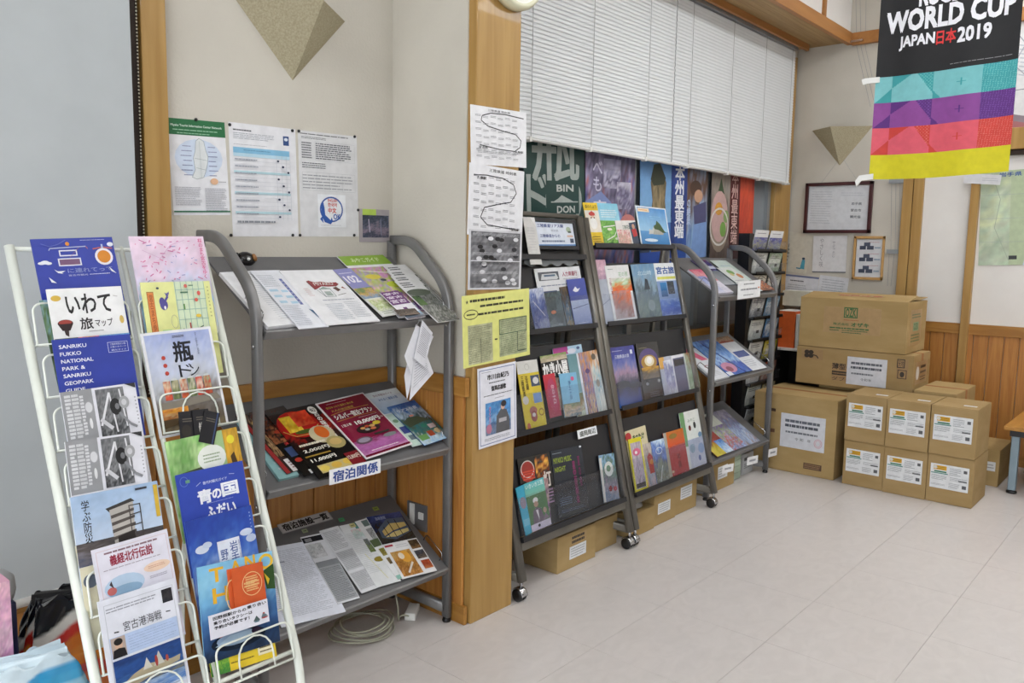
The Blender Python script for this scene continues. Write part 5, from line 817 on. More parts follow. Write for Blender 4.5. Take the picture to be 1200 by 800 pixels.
rs_('white flyer with a bus photo in the upper tier of the first rack', (625.7, 315), (678.5, 311.5), (634, 372), [('r', .06, .08, .50, .26, '5c6068'), ('q', [(.10, .24), (.14, .12), (.44, .12), (.48, .22), (.44, .25)], 'd0d4d8'), ('r', .18, .14, .42, .18, '5a7088'), ('t', .58, .10, .92, .20, '人力車運行', 'a03c58', .02), ('l', .58, .24, .92, .27, 1, '9aa0b0'), ('l', .08, .34, .90, .40, 1, '8890a4'), ('r', .05, .48, .40, .60, '3c4c74')], lift=.006)
rs_('blue purple brochure at the left end of the upper tier, first rack', (618, 339), (636, 336.5), (622, 388), [('p', 0, 0, 1, 1, ['c8d0e4', '5c70b0', '3c4c8c', '8c94b8'], 3, .4), ('s', [(.2, .3), (.8, .7)], 'd4d8e8', .03)], lift=.012, base='7c88bc')
rs_('dark green grey brochure in the upper tier, first rack', (636, 343.5), (656, 340.5), (642, 387), [('p', 0, 0, 1, 1, ['3c4c54', '54686c', '2c3a40', '64747c'], 4, .5), ('e', .4, .55, .15, .05, 'c0704c'), ('l', .1, .88, .8, .94, 2, 'a8b0b8')], lift=.012, base='4c5c64')
rs_('narrow dark brown and teal brochure beside the crane brochure', (655.5, 336.5), (665, 335), (663, 384), [('p', 0, 0, 1, 1, ['5a4c3c', '3c3430', '2c5c7c', '8c7c5c'], 5, .6)], lift=.009, base='4c4438')
rs_('blue brochure with white flying crane in the upper tier, first rack', (664, 327.5), (684.5, 325.5), (675.5, 383), [('g', 0, 0, 1, .45, '4c5cb4', '3c4c9c'), ('g', 0, .45, 1, 1, 'b4c0dc', '7c8cc0'), ('q', [(.22, .24), (.40, .16), (.50, .22), (.66, .20), (.50, .27), (.36, .28)], 'eceef6'), ('s', [(.05, .62), (.95, .56)], '3c4468', .02), ('l', .2, .92, .8, .95, 1, 'c8d0e8')], lift=.015, base='4c5cb0')
rs_('magenta and sky blue leaflet tallest in the middle tier, first rack', (647.4, 408.7), (681, 403), (657, 470), [('g', 0, 0, .5, .14, '8c2474', 'c03c8c'), ('r', .5, 0, 1, 1, 'a8c8e0'), ('e', .62, .1, .15, .05, 'd8d8e8'), ('e', .86, .06, .06, .03, '4c5c80')], lift=.005, base='a8c8e0')
rs_('oyster hut leaflet with white brush title on black, middle tier', (632.5, 417.5), (663, 412), (645, 484), [('p', 0, 0, 1, .12, ['7a9c4c', 'b4a888', 'c8b8a0'], 3, .5), ('r', .0, .12, 1, .42, '1c1c1e'), ('t', .03, .14, .97, .38, 'かき小屋', 'f0f0ee', .06), ('p', 0, .42, 1, 1, ['7c5a4c', 'b0988c', '88786c'], 4, .6)], lift=.009, base='5a4c48')
rs_('teal brochure with white spine in the middle tier, first rack', (664.5, 415.8), (677.6, 413.7), (684, 491), [('g', 0, 0, .8, 1, '5c8c94', '8cb4bc'), ('r', .82, 0, 1, 1, 'dce0ea'), ('p', 0, .6, .8, .95, ['6c7c5c', 'a07c4c', 'c0ccb8'], 3, .6)], lift=.011, base='a8bcc8')
rs_('yellow guide brochure with picture frames, left end of the middle tier', (604.5, 424), (629, 420.8), (612, 507.5), [('r', 0, 0, 1, .18, 'dfdfda'), ('o', .46, .09, .10, .045, .01, 'a4a4a0'), ('v', .10, .22, .22, .50, '三陸鉄道', '5a4c14', .03), ('v', .30, .22, .42, .42, '沿線', '5a4c14', .03), ('r', .55, .22, .97, .38, '4a5468'), ('e', .78, .30, .14, .05, 'd0d0d0'), ('r', .56, .48, .95, .62, '7ca0d0'), ('e', .18, .56, .14, .06, 'ded8c8'), ('e', .46, .72, .18, .06, 'b06a5c'), ('e', .46, .80, .15, .08, '9c4c48'), ('e', .46, .78, .08, .03, 'd8c8c0'), ('o', .83, .76, .13, .055, .04, 'a88430'), ('e', .15, .93, .08, .05, 'c86a4c')], lift=.015, base='e0c838')
rs_('red rounded pamphlet shaped like a packet, middle tier', (636, 439.6), (649.6, 436.7), (645, 490), [('g', 0, 0, 1, 1, 'c82c40', 'a82c50'), ('e', .55, .5, .4, .4, 'b4345c'), ('v', .5, .25, .75, .7, '宮古', 'd89ab0', .02)], lift=.014, base='b8304c')
rs_('light blue booklet with small pink stamp, middle tier', (655, 438), (675, 435.7), (668, 488), [('g', 0, 0, 1, .7, '7cb8dc', '8cc4e0'), ('p', 0, .70, 1, 1, ['7c8c6c', 'b0a080', 'c8b4a0', '6a7c84'], 3, .6), ('e', .72, .14, .10, .05, 'd0507c'), ('v', .44, .18, .58, .62, '浄土ヶ浜', '3c5c8c', .01)], lift=.017, base='84bcdc')
rs_('orange and blue illustrated brochure at the right end of the middle tier', (677.8, 413.5), (699, 409.4), (693, 488), [('p', 0, 0, .5, 1, ['c88c5c', '6a84b4', 'c07c5c', '4c64a4', 'd8b48c'], 6, .8), ('p', .5, 0, 1, 1, ['cc8c4c', 'd8d4c8', '8cb4c4', 'dcdcd4', 'c4c8c0'], 7, .5), ('e', .75, .10, .12, .05, '5c5044'), ('e', .3, .3, .12, .04, '5c4474'), ('e', .75, .52, .1, .06, '9c9488')], lift=.014, base='c8a484')
rs_('black flyer with red emblem and golden flame, lowest tier left', (606, 538), (644, 529.5), (622, 600), [('r', 0, 0, 1, 1, '141214'), ('e', .26, .26, .22, .20, '9c2c24'), ('o', .26, .22, .20, .16, .02, 'd8ccc4'), ('l', .10, .24, .46, .42, 4, 'd84c34', .6), ('p', .50, .02, .92, .44, ['18100c', 'c8742c', 'e8b044', '7c3010', '20140e'], 3, .6, 10), ('t', .70, .34, .94, .62, '灯', 'd8cfc8', .03), ('l', .7, .66, .95, .95, 5, 'a07c9c', .5)], lift=.005, base='141214')
rs_('purple and white patterned strip leaflet in the lowest tier', (632, 561), (642, 560), (648, 612), [('p', 0, 0, 1, 1, ['9c7c7c', 'c4a8a8', '5c4458', '8c4c8c', 'a86cb0'], 5, .8)], lift=.009, base='8c7484')
rs_('cyan edged leaflet at the far left of the lowest tier', (604, 572), (613.5, 567.5), (605, 634), [('g', 0, 0, 1, 1, '2c9cbc', '4cb4d0'), ('e', .5, .35, .36, .12, '8c8494'), ('l', .1, .68, .9, .82, 4, 'b8e0ec', .3)], lift=.012, base='34a4c4')
rs_('leaflet of a person in white cap on green, cyan top, lowest tier', (613.5, 567.2), (636.4, 558.8), (623, 624), [('g', 0, 0, 1, .30, '54b4bc', '7cb89c'), ('r', 0, .28, 1, 1, '4c7448'), ('t', .06, .03, .94, .13, 'いきいき三陸', 'c8e4e4', .02), ('e', .42, .40, .13, .06, 'e0dcd8'), ('e', .42, .48, .11, .06, 'b08c78'), ('q', [(.14, .86), (.22, .60), (.42, .54), (.62, .60), (.74, .86)], '6a5c68'), ('q', [(.36, .60), (.48, .60), (.46, .82)], 'd8d4d4'), ('e', .80, .66, .09, .06, 'a88c7c'), ('q', [(.6, .86), (.8, .72), (.98, .84)], '7c6c78'), ('r', 0, .86, 1, 1, 'cfc4d4'), ('e', .4, .92, .06, .03, '2c2c34')], lift=.013, base='4c7448')
rs_('wide black concert flyer with yellow green title filling the lowest tier', (645, 528.5), (681, 521.2), (658, 606), [('g', 0, 0, 1, 1, '182434', '141622'), ('l', .04, .04, .34, .06, 1, '9ca4a8'), ('t', .05, .12, .62, .20, 'MIYAKO MUSIC', '8c9c34', .03), ('t', .06, .26, .40, .33, 'NIGHT', '8c9c34', .03), ('v', .62, .22, .72, .86, '星空音楽会', '7c2458', .03), ('v', .80, .16, .88, .62, '夏の夜', '6c2450', .02), ('l', .1, .72, .5, .84, 4, '5c6c84', .3), ('l', .1, .9, .9, .95, 2, '4c5870', .3), ('e', .95, .02, .04, .015, 'dcdce0')], lift=.007, base='182030')
rs_('landscape brochure with white oval label at the right end of the lowest tier', (701.5, 533.6), (719.5, 530.3), (711, 588), [('p', 0, 0, 1, 1, ['8cb4d8', '5c7c6c', '7c8c84', '6c6478', 'a8a0a8', '74849c'], 4, .4), ('r', 0, .06, .14, 1, 'd8d4cc'), ('e', .54, .32, .28, .16, 'd4d8d4'), ('e', .52, .31, .14, .07, '6c8c74'), ('e', .5, .74, .12, .06, '8c3438'), ('e', .8, .76, .12, .05, 'a8404c')], lift=.010, base='94a4b4')
sb_ = sheet('speech_bubble_sign', 'small white speech bubble sign above the lowest tier of the first rack', 'sign', RPL, (676.3, 504.5), (698.6, 498.6), (678, 514.5), [('q', [(.02, .12), (.10, .0), (.90, .0), (.98, .12), (1, .86), (.92, 1), (.08, 1), (0, .86)], 'eef0f2'), ('t', .10, .20, .92, .80, '盛岡周辺', '4a5048', .03)], t=.002, lift=.012, base='eef0f2')
# ---- second caster rack
G2 = 'brochures in the right hand caster rack'
rs_('yellow leaflet with a red capped white bearded face, top left of the second rack', (682.8, 237), (699.3, 237.6), (691.5, 288.5), [('r', 0, .18, 1, .68, 'e8dfd0'), ('t', .1, .05, .9, .13, '森のたより', '6a5a14', .02), ('e', .48, .26, .22, .05, 'b82c28'), ('q', [(.30, .28), (.5, .18), (.72, .30)], 'c03028'), ('e', .5, .36, .16, .06, 'e0b8a0'), ('e', .5, .48, .26, .13, 'f2f0ec'), ('e', .40, .35, .04, .015, '2c2c2c'), ('e', .60, .35, .04, .015, '2c2c2c'), ('l', .25, .76, .85, .92, 3, '8a6c14', .4)], lift=.006, base='e6c41c', g=G2)
rs_('green and blue illustrated area map leaflet on the second rack top', (699.3, 237.6), (723, 238.8), (706, 289), [('g', 0, 0, 1, .40, '7cc4e0', '9cd4e8'), ('p', 0, .40, 1, 1, ['6cb04c', '5c9c3c', '8cc45c', '3c7c34'], 5, .7), ('s', [(.1, .55), (.9, .5), (.6, .75), (.2, .85)], 'e4e8dc', .03), ('l', .1, .14, .9, .34, 4, 'd0e8f0', .5), ('e', .4, .6, .12, .03, 'e8e4d0'), ('e', .7, .82, .1, .03, 'e0dcc8')], lift=.005, base='78b45c', g=G2)
rs_('white leaflet with pink flowers and a red figure on the second rack top', (720.6, 258.3), (744.3, 258.3), (727.5, 288.6), [('p', .02, .35, .62, .98, ['e8d4cc', 'd8848c', 'c8c0a8', 'e0a8a0'], 6, .8), ('t', .30, .18, .68, .34, '三陸花巡', '3c5c4c', .02), ('q', [(.64, .10), (1, .05), (1, 1), (.70, 1)], '3c4c64'), ('q', [(.72, .36), (.95, .32), (.98, .60), (.78, .66)], 'c03038'), ('e', .84, .24, .07, .1, 'c89c84')], lift=.010, base='e8e4e0', g=G2)
rs_('sky blue brochure of white sea rocks, right end of the second rack top', (744.3, 240.6), (779.5, 244.4), (753.3, 287.8), [('g', .03, .03, .97, .62, '4c90d0', '9cccec'), ('g', .03, .62, .97, .97, '5c9cd4', '3c80bc'), ('r', .05, .05, .42, .14, 'ecd8b8'), ('l', .08, .07, .38, .12, 1, 'd88c3c'), ('q', [(.48, .66), (.50, .48), (.58, .44), (.62, .34), (.72, .42), (.84, .60), (.90, .64)], '3c5a3c'), ('q', [(.30, .70), (.34, .56), (.42, .60), (.48, .50), (.54, .62), (.60, .68)], 'c8ccc8'), ('q', [(.44, .70), (.5, .56), (.64, .58), (.80, .66), (.78, .70)], 'a8aca4'), ('e', .35, .85, .22, .04, 'd4e8f4'), ('l', .4, .22, .8, .32, 2, '84bce4', .4)], lift=.008, base='e8f0f6', g=G2)
T_ = 'second rack upper tier'
rs_('pink and white leaflet at the left end of the ' + T_, (694.5, 304.5), (709, 304), (705, 382), [('p', 0, 0, 1, .3, ['c89cb0', 'd8b4c4', 'a88ca0'], 3, .4), ('g', 0, .3, 1, 1, 'a8aebc', 'c4cad8'), ('s', [(.1, .7), (.9, .6)], '5c6078', .02)], lift=.006, base='c4bcc8', g=G2)
rs_('white brochure with an orange bouquet in the ' + T_, (708.5, 311.4), (735.8, 310), (721.6, 379.8), [('p', .15, .22, 1, .46, ['e8e4dc', 'a8cc9c', 'e87c2c', 'e05c24'], 4, .5, 10), ('p', .10, .44, .9, .92, ['e06c34', 'b88074', 'a06a64', 'c8b4b4'], 5, .6, 10), ('l', .08, .05, .3, .08, 1, '8c9c94'), ('v', .08, .22, .16, .5, '三陸の花', 'a04c44', .01), ('t', .5, .12, .9, .2, '花の里', '9cc09c', .01)], lift=.009, base='e8e8e8', g=G2)
rs_('grey blue sea rocks brochure in the ' + T_, (738.9, 310), (765.5, 308.5), (746.5, 377), [('p', 0, 0, 1, 1, ['6c94b8', '7ca0bc', '88a0b0', '5c6c74', '6c7c7c', '78887c', '546468'], 6, .25), ('q', [(.40, .46), (.50, .26), (.60, .28), (.66, .46)], '2c343c'), ('t', .22, .12, .82, .2, '北山崎', 'b0c8d8', .02), ('e', .6, .75, .16, .1, '8c9894')], lift=.008, base='64849c', g=G2)
rs_('white headed brochure with blue squares at the right end of the ' + T_, (765.5, 308.5), (789.7, 307.8), (776, 372.5), [('r', 0, 0, 1, .33, 'e4e8ea'), ('t', .08, .07, .92, .20, '宮古旅', '3c5c9c', .04), ('r', .06, .25, .94, .30, 'dcdc6c'), ('g', .14, .36, .44, .62, '3c84c0', '2c5484'), ('g', .48, .34, .80, .58, '283040', '4c4c58'), ('p', 0, .66, 1, 1, ['90a8d8', '5c7cc8', '4c64b8', '90a4dc'], 5, .4)], lift=.008, base='88a0c8', g=G2)
T_ = 'second rack middle tier'
rs_('night blue brochure of a harbour at dusk, left end of the ' + T_, (714.4, 407.6), (742.2, 404), (729, 478.8), [('p', 0, 0, 1, 1, ['2c2c84', '34409c', '6c74b0', 'b090a8', '3c3c58', '303450', '3c4c8c', '345ca4'], 4, .12), ('t', .14, .13, .74, .19, '三陸鉄道の旅', 'd8dcec', .01), ('l', .06, .05, .5, .08, 1, 'b0b4dc'), ('r', .80, .07, .90, .14, 'd8dce8'), ('e', .3, .62, .3, .06, '26283c'), ('e', .8, .66, .3, .05, '2a2c40')], lift=.006, base='343c94', g=G2)
rs_('black brochure with golden firework burst in the ' + T_, (744.6, 402.8), (769.8, 399.7), (755, 471.7), [('g', 0, 0, 1, 1, '1c1816', '33363c'), ('e', .48, .30, .44, .20, '4c3c74'), ('e', .48, .34, .36, .13, 'a8802c'), ('e', .50, .32, .22, .09, 'e8dcb8'), ('e', .50, .31, .12, .06, 'f8f4ec'), ('p', .1, .42, .9, .62, ['d09c34', '8c6c34', '5c5040', '7c6c58'], 3, .6, 8), ('e', .25, .70, .07, .03, '8c8c90'), ('e', .8, .68, .07, .03, '9c9c9c'), ('l', .3, .84, .75, .94, 3, '6c7078', .3), ('l', .1, .07, .5, .1, 1, '8c8468')], lift=.006, base='242022', g=G2)
rs_('white and violet narrow leaflet in the ' + T_, (771.4, 419.4), (786, 416.5), (781, 464), [('r', 0, 0, .4, .3, 'd8a44c'), ('p', .3, .1, 1, 1, ['d8dce4', '7c7cac', 'b0b0cc', 'c8ccd8'], 5, .5)], lift=.012, base='b4b8c8', g=G2)
rs_('white edged grey leaflet with dark photo in the ' + T_, (785.7, 417), (800.6, 414), (795, 460), [('r', .12, .08, 1, 1, '5c5c78'), ('r', .18, .12, .94, .3, '24242c'), ('g', .14, .3, .98, 1, '5c5c80', '6c7088')], lift=.009, base='dcdce4', g=G2)
rs_('pale green leaflet at the right end of the ' + T_, (800.6, 414), (813.5, 411.5), (809.5, 456), [('p', .1, 0, 1, 1, ['8a5c3c', 'a0a890', '90ac8c', 'b4c4ac'], 5, .5)], lift=.011, base='c4ccc4', g=G2)
T_ = 'second rack lowest tier'
rs_('cream brochure with red and green brush title, left end of the ' + T_, (732, 505.8), (756, 498), (745, 577), [('e', .12, .10, .14, .07, 'b02c30'), ('t', .32, .10, .86, .20, 'まつたけ', '2c4c2c', .05), ('p', .5, .5, 1, 1, ['d8c8a0', 'c0b888', 'd08c5c'], 3, .5)], lift=.006, base='d8cda8', g=G2)
rs_('yellow bordered busy picture leaflet in the ' + T_, (736, 515), (750.7, 511.3), (746.8, 577.5), [('p', .10, .08, .9, .94, ['b8a8b0', 'c8c0c4', 'a890a4', 'bcb4bc', '8c8490'], 4, .9, 16), ('e', .5, .26, .3, .07, 'd86c8c'), ('e', .46, .27, .1, .03, 'f0e8e8'), ('r', .14, .84, .86, .92, '3c3430')], lift=.014, base='dcd02c', g=G2)
rs_('brochure with a red standing figure in the ' + T_, (753.5, 520.5), (764.5, 517.3), (765, 570), [('p', 0, 0, 1, 1, ['c8bcb0', '9c8c84', '8c98a8', 'b09ca0'], 3, .5), ('q', [(.2, .3), (.5, .22), (.8, .34), (.85, .7), (.3, .7)], 'a83c38'), ('e', .6, .44, .2, .06, 'c87c3c')], lift=.008, base='a89c98', g=G2)
rs_('blue river landscape brochure in the ' + T_, (762.5, 517.5), (777.8, 513), (772, 567.8), [('p', 0, 0, 1, 1, ['c8dcec', '6c8ccc', '5c74b8', '5c6470', '808c84', '6c6c5c', '8c8c84'], 5, .35), ('o', .5, .25, .25, .08, .03, 'd0d8e8'), ('s', [(.3, .95), (.6, .6)], 'c8ccd0', .04)], lift=.011, base='6c88c0', g=G2)
rs_('orange and red brochure with golden tree top in the ' + T_, (776.8, 507.8), (800, 501), (789.5, 558), [('r', 0, 0, .14, 1, 'a8a494'), ('g', .14, 0, 1, .36, 'c06c1c', 'dc5020'), ('e', .45, .12, .2, .06, '8c6c20'), ('g', .14, .36, 1, 1, 'a83c44', 'ac3440'), ('v', .50, .55, .66, .86, '平泉', '6c2430', .03), ('e', .2, .9, .06, .03, 'c8a890')], lift=.010, base='b04434', g=G2)
rs_('white brochure with green edge and small figures, right end of the ' + T_, (795.5, 484.5), (820, 477.8), (811, 549), [('r', 0, 0, .2, .6, '6c9c6c'), ('t', .32, .14, .66, .20, 'みやこ', '7c9484', .01), ('e', .38, .30, .06, .05, '6c3434'), ('e', .62, .27, .06, .06, '2c3434'), ('e', .80, .46, .09, .05, '6c8cac'), ('g', .18, .50, 1, 1, 'b4bcd0', 'c8ccdc'), ('e', .35, .66, .12, .08, '90a8b8'), ('e', .75, .70, .14, .09, '94acd0'), ('e', .62, .86, .06, .05, '6c78a8')], lift=.008, base='dce0dc', g=G2)
# ---- second shelf stand
def s2(k, lab_, x0, x1, v0, v1, art, lift, base='e6e6ea', t=.003, rot=0.0):
    """a leaflet on shelf k of the second stand: x along the shelf, v metres up the slope from its front edge"""
    n = Vector((0, -SLOPE, 1)).normalized(); a_ = Vector((0, 1, SLOPE)).normalized(); R_ = Matrix.Rotation(rot, 3, n)
    o = sheet_mesh(x1 - x0, v1 - v0, t, art, base).build('leaflet', M['gloss'], loc=(0, 0, 0)); u = R_ @ Vector((1, 0, 0)); v = R_ @ a_
    m = Matrix((u, v, n)).transposed().to_4x4(); m.translation = Vector(((x0 + x1) / 2, 2.2, SF[k])) + a_ * (v0 - .02) + n * lift; o.matrix_basis = m
    return tag(o, lab_, 'leaflet', 'leaflets on the second shelf stand')
s2(0, 'pink and lilac leaflet pile at the left end of the second stand top shelf', 4.365, 4.56, .02, .26, [('p', 0, 0, 1, .5, ['d85c7c', 'e8a0a8', 'dc8c94'], 3, .3), ('g', 0, .3, .5, 1, '8c9cdc', 'dcdcf0'), ('l', .1, .5, .8, .9, 6, 'b0b8d8', .3)], .012, t=.012, base='e4e0ee')
s2(0, 'dark blue and grey leaflet behind the white ones on the second stand top shelf', 4.56, 4.76, .10, .37, [('r', 0, 0, 1, .45, '2c3474'), ('r', .5, .25, .95, .36, 'c8ccdc'), ('g', 0, .45, 1, 1, '6c747c', 'a8acb4')], .006, base='4c5470')
s2(0, 'pale green folded sheet on the second stand top shelf', 4.80, 5.02, .12, .36, [('l', .2, .2, .8, .7, 4, 'b8ccd8', .3)], .010, base='d4e4dc')
s2(0, 'white leaflet with green and orange spots, front of the second stand top', 4.74, 4.95, .01, .27, [('e', .5, .2, .2, .1, '8cb46c'), ('e', .8, .36, .16, .1, 'd8946c'), ('e', .4, .3, .12, .06, 'd8c890'), ('l', .1, .5, .7, .9, 5, 'a8acb4', .3)], .015, base='e4e8e4')
s2(0, 'reddish brown striped cards at the right end of the second stand top shelf', 4.95, 5.13, .01, .12, [('p', 0, 0, 1, 1, ['a8603c', '7c3c24', 'c89070', '8c4c2c'], 5, .9)], .018, base='98583c')
sheet('taped_sign', 'white paper sign hanging over the front of the second stand top shelf', 'sign', PY(2.165), (865, 330), (891.5, 327.5), (867.5, 350.5), [('l', .25, .14, .75, .22, 1, '6c7074', .7), ('l', .12, .42, .9, .54, 1, '7c8088', .7), ('l', .25, .76, .7, .84, 1, '8c9094', .7), ('e', .92, .44, .04, .05, 'd88870')], t=.001, base='eceef0')
s2(1, 'white leaflet with pink corner at the left of the second stand middle shelf', 4.36, 4.55, .01, .29, [('q', [(0, 0), (.5, 0), (.9, .4), (.5, .4)], 'e0708c'), ('o', .4, .6, .16, .05, .03, 'a84c5c'), ('l', .2, .75, .8, .9, 4, 'b8bcc4', .3)], .010, t=.010, base='e0e2e6')
s2(1, 'blue ice photo brochure with pink flower on the second stand middle shelf', 4.54, 4.86, .01, .34, [('p', 0, 0, 1, 1, ['3c5c9c', '7ca4d8', '5c84c8', 'a8c8e8', '3c54a8', '4c70c0'], 6, .35), ('e', .32, .80, .26, .14, 'c888a4'), ('e', .28, .84, .12, .07, '8c4c60'), ('s', [(.3, 0), (.7, 1)], '2c3c80', .04), ('r', 0, .9, .2, 1, 'e0e4ec')], .016, base='5c84c4')
s2(1, 'white leaflet with blue photo at the right of the second stand middle shelf', 4.87, 5.08, .01, .35, [('p', 0, 0, 1, .18, ['8c6c54', 'b09880', 'a85c4c'], 4, .6), ('r', .1, .45, .9, .62, '4c5c94'), ('l', .1, .7, .8, .9, 4, 'b4b8c4', .3)], .013, base='e6e8ec')
s2(2, 'blue and yellow landscape leaflet at the back left of the second stand bottom shelf', 4.44, 4.61, .14, .37, [('p', 0, 0, 1, 1, ['c8c43c', '7c9c5c', '3c6cac', '7cb0dc', '34548c'], 4, .4)], .006, base='5c8cb8')
s2(2, 'autumn flower leaflet, dark red and yellow, front left of the second stand bottom shelf', 4.43, 4.65, .01, .23, [('p', 0, 0, 1, 1, ['8c2c20', '6c2018', 'b0503c', 'c8b83c', 'd8c854'], 5, .9, 10), ('p', .55, .5, 1, 1, ['4c7cc4', '90b4e0', 'c8d8e8'], 3, .5), ('s', [(0, .0), (1, 0)], 'e4e4e4', .05)], .016, base='8c3c30')
s2(2, 'white topped violet and green leaflet on the second stand bottom shelf', 4.645, 4.85, .01, .33, [('r', 0, 0, 1, .34, 'd8dcd0'), ('r', .1, .05, .5, .16, '34384c'), ('p', 0, .34, 1, 1, ['8c7ca8', '9cb078', 'a098b8', 'b8603c', '8ca8d4'], 5, .7)], .011, base='b4b0bc')
s2(2, 'muted violet and sky leaflet at the right end of the second stand bottom shelf', 4.845, 5.04, .01, .33, [('p', 0, 0, 1, 1, ['a8a4b0', '8c84a0', '7c88b0', 'a8bcd8', '9c8c90'], 7, .5)], .008, base='9c98a8')
for k_, (tl, tr) in enumerate((((847, 545.5), (860, 542.6)), ((876, 536), (888.5, 533)), ((901, 526.5), (911, 524)))):
    sheet('price_card', 'tiny white card on the second stand bottom shelf edge, %s of three' % ('left', 'middle', 'right')[k_], 'card', PY(2.155), tl, tr, (tl[0] + .5, tl[1] + 9), [('l', .2, .3, .8, .7, 1, '8c9098', .6)], t=.001, base='f0f0f2', group='tiny white cards on the shelf edge')
# ---- black pocket rack
cols = [('e0e2e4', '5c5ca0'), ('b4b8b4', '9cb094'), ('c8c8bc', 'a8a89c'), ('8c8c90', '7ca8c8'), ('d0d4cc', '5c88b4'), ('e0e0dc', 'c0b040'), ('d8d8d8', 'a87c70'), ('c8ccc4', 'b8a878'), ('c4c8cc', '80868c')]
RKp = (Vector((0, 2.40, 0)), Vector((0, -0.98, 0.2)).normalized())
for k_, z in enumerate(RKZ):
    for j, x0_ in enumerate((5.305, 5.555)):
        c1_, c2_ = cols[k_]; cA = c1_ if j == 0 or k_ < 1 else c2_
        art = [('r', 0, 0, 1, .35, 'e8e8ea'), ('l', .15, .12, .85, .2, 1, '7c7c84'), ('p', 0, .35, 1, 1, ['5c5ca0', '8c8cb0', 'b0ae90', '6c6ca8'], j, .6)] if k_ == 0 else [('p', .05, .05, .95, .95, [cA, 'd8d8d4', cA], k_ * 2 + j, .5), ('r', .55, .55, .75, .7, '4c4c50'), ('l', .1, .12, .8, .3, 2, '6c6c70', .4)]
        if k_ == 6: art += [('q', [(.1, 0), (.35, 0), (.25, .5), (.05, .5)], 'b86c5c'), ('q', [(.6, 0), (.8, .0), (.7, .6)], 'c88878')]
        if k_ == 5 and j: art += [('b', .08, .08, .92, .9, 'c8b838', .08)]
        n_ = Vector((0, -0.98, -0.2)).normalized(); v_ = Vector((0, -0.2, 0.98)).normalized()
        o = sheet_mesh(.215, .142, .004, art, cA).build('pocket_brochure', M['gloss'], loc=(0, 0, 0)); m = Matrix((Vector((1, 0, 0)), v_, n_)).transposed().to_4x4(); m.translation = Vector((x0_ + .105, 2.435, z - .014)); o.matrix_basis = m
        tag(o, '%s brochure in row %s from the top of the black pocket rack' % (('left', 'right')[j], ('one', 'two', 'three', 'four', 'five', 'six', 'seven', 'eight', 'nine')[k_]), 'brochure', 'brochures in the black pocket rack')
# ---- notices on the alcove wall, pinned
def pins(o_, pts, c=None):
    for (x, y, pl_) in pts:
        p = hit(x, y, pl_, .004); n = pl_[1]; mb = MB().lathe(p - n * .003, n, [(.0055, 0), (.0055, .003), (.003, .006)], 10); w_ = mb.build('pin', M['blackplastic'], smooth=True); w_.parent = o_
        w_.matrix_parent_inverse = o_.matrix_basis.inverted()
A_ = PY(YA)
EN = [('r', 0, 0, 1, .165, '1c6a3c'), ('t', .05, .055, .94, .085, 'Miyako Tourist Information Center Network', 'dceee0', .02), ('l', .08, .10, .90, .125, 1, '9cc8a8'), ('l', .15, .135, .75, .155, 1, '9cc8a8'), ('e', .50, .40, .42, .20, 'd0dcee'),
    ('q', [(.46, .22), (.52, .19), (.60, .22), (.62, .30), (.66, .38), (.64, .46), (.60, .54), (.56, .60), (.44, .62), (.36, .60), (.42, .52), (.40, .40), (.44, .32)], 'dfe3e4'), ('s', [(.46, .22), (.52, .19), (.60, .22), (.62, .30), (.66, .38), (.64, .46), (.60, .54), (.56, .60), (.44, .62), (.36, .60), (.42, .52), (.40, .40), (.44, .32), (.46, .22)], '7c8c90', .006), ('s', [(.42, .40), (.64, .42)], '8c9c9c', .005), ('s', [(.44, .50), (.60, .52)], '8c9c9c', .005), ('s', [(.52, .22), (.52, .6)], '9cacac', .004)] + \
    [('l', .22 - .02 * (i % 3), .27 + .05 * i, .38, .285 + .05 * i, 1, '8c90b4', .6) for i in range(7)] + [('l', .66, .27 + .05 * i, .80 + .02 * (i % 3), .285 + .05 * i, 1, '8c90b4', .6) for i in range(7)] + [('e', .74, .64, .07, .035, 'e0b490'), ('l', .82, .635, .96, .65, 1, '5c5c64'), ('l', .04, .70, .50, .90, 12, 'a4a4ac', .35), ('l', .56, .71, .95, .96, 14, 'a8a8b0', .35), ('r', 0, .955, 1, .97, '2c7050')]
o = sheet('pinned_notice', 'notice with green header band and map outline, left of the three pinned on the wall', 'notice', A_, (195.5, 137.5), (263, 143.5), (197.5, 252), EN, t=.0008, base='e8e8ec', group='pinned wall notices'); pins(o, [(230, 140, A_)])
TB = [('l', .06, .05, .34, .07, 1, '54565c', .6), ('l', .06, .08, .72, .14, 4, 'a4a8b0', .4), ('r', .80, .075, .89, .16, '2c4c84'), ('e', .845, .105, .03, .015, 'dce4f0'), ('l', .06, .18, .55, .19, 1, '9ca0a8'), ('r', .05, .21, .89, .26, '84bcdc'), ('l', .2, .225, .6, .24, 1, '4c84a8'), ('r', .05, .26, .89, .29, 'bcdcec')] + \
    [('r', .05, y, .89, y + .022, 'b8d8e0') for y in (.415, .60, .775)] + [('r', .05, .29 + .036 * i, .89, .292 + .036 * i, 'c8ccd4') for i in range(16)] + [('s', [(.68, .26), (.68, .85)], 'c4c8d0', .004), ('s', [(.76, .26), (.76, .85)], 'c4c8d0', .004), ('s', [(.83, .26), (.83, .85)], 'c4c8d0', .004), ('s', [(.89, .21), (.89, .85)], 'c4c8d0', .004)] + \
    [('l', .06, .30 + .06 * i, .40, .33 + .06 * i, 1, 'a0a4b0', .35) for i in range(9)] + [('e', (.70, .775, .855)[i % 3], (.31, .36, .41, .475, .535, .59, .66, .71, .755, .82)[i], .018, .0095, '2c3454') for i in range(10)] + [('l', .06, .855, .68, .88, 1, '8c9098', .7)]
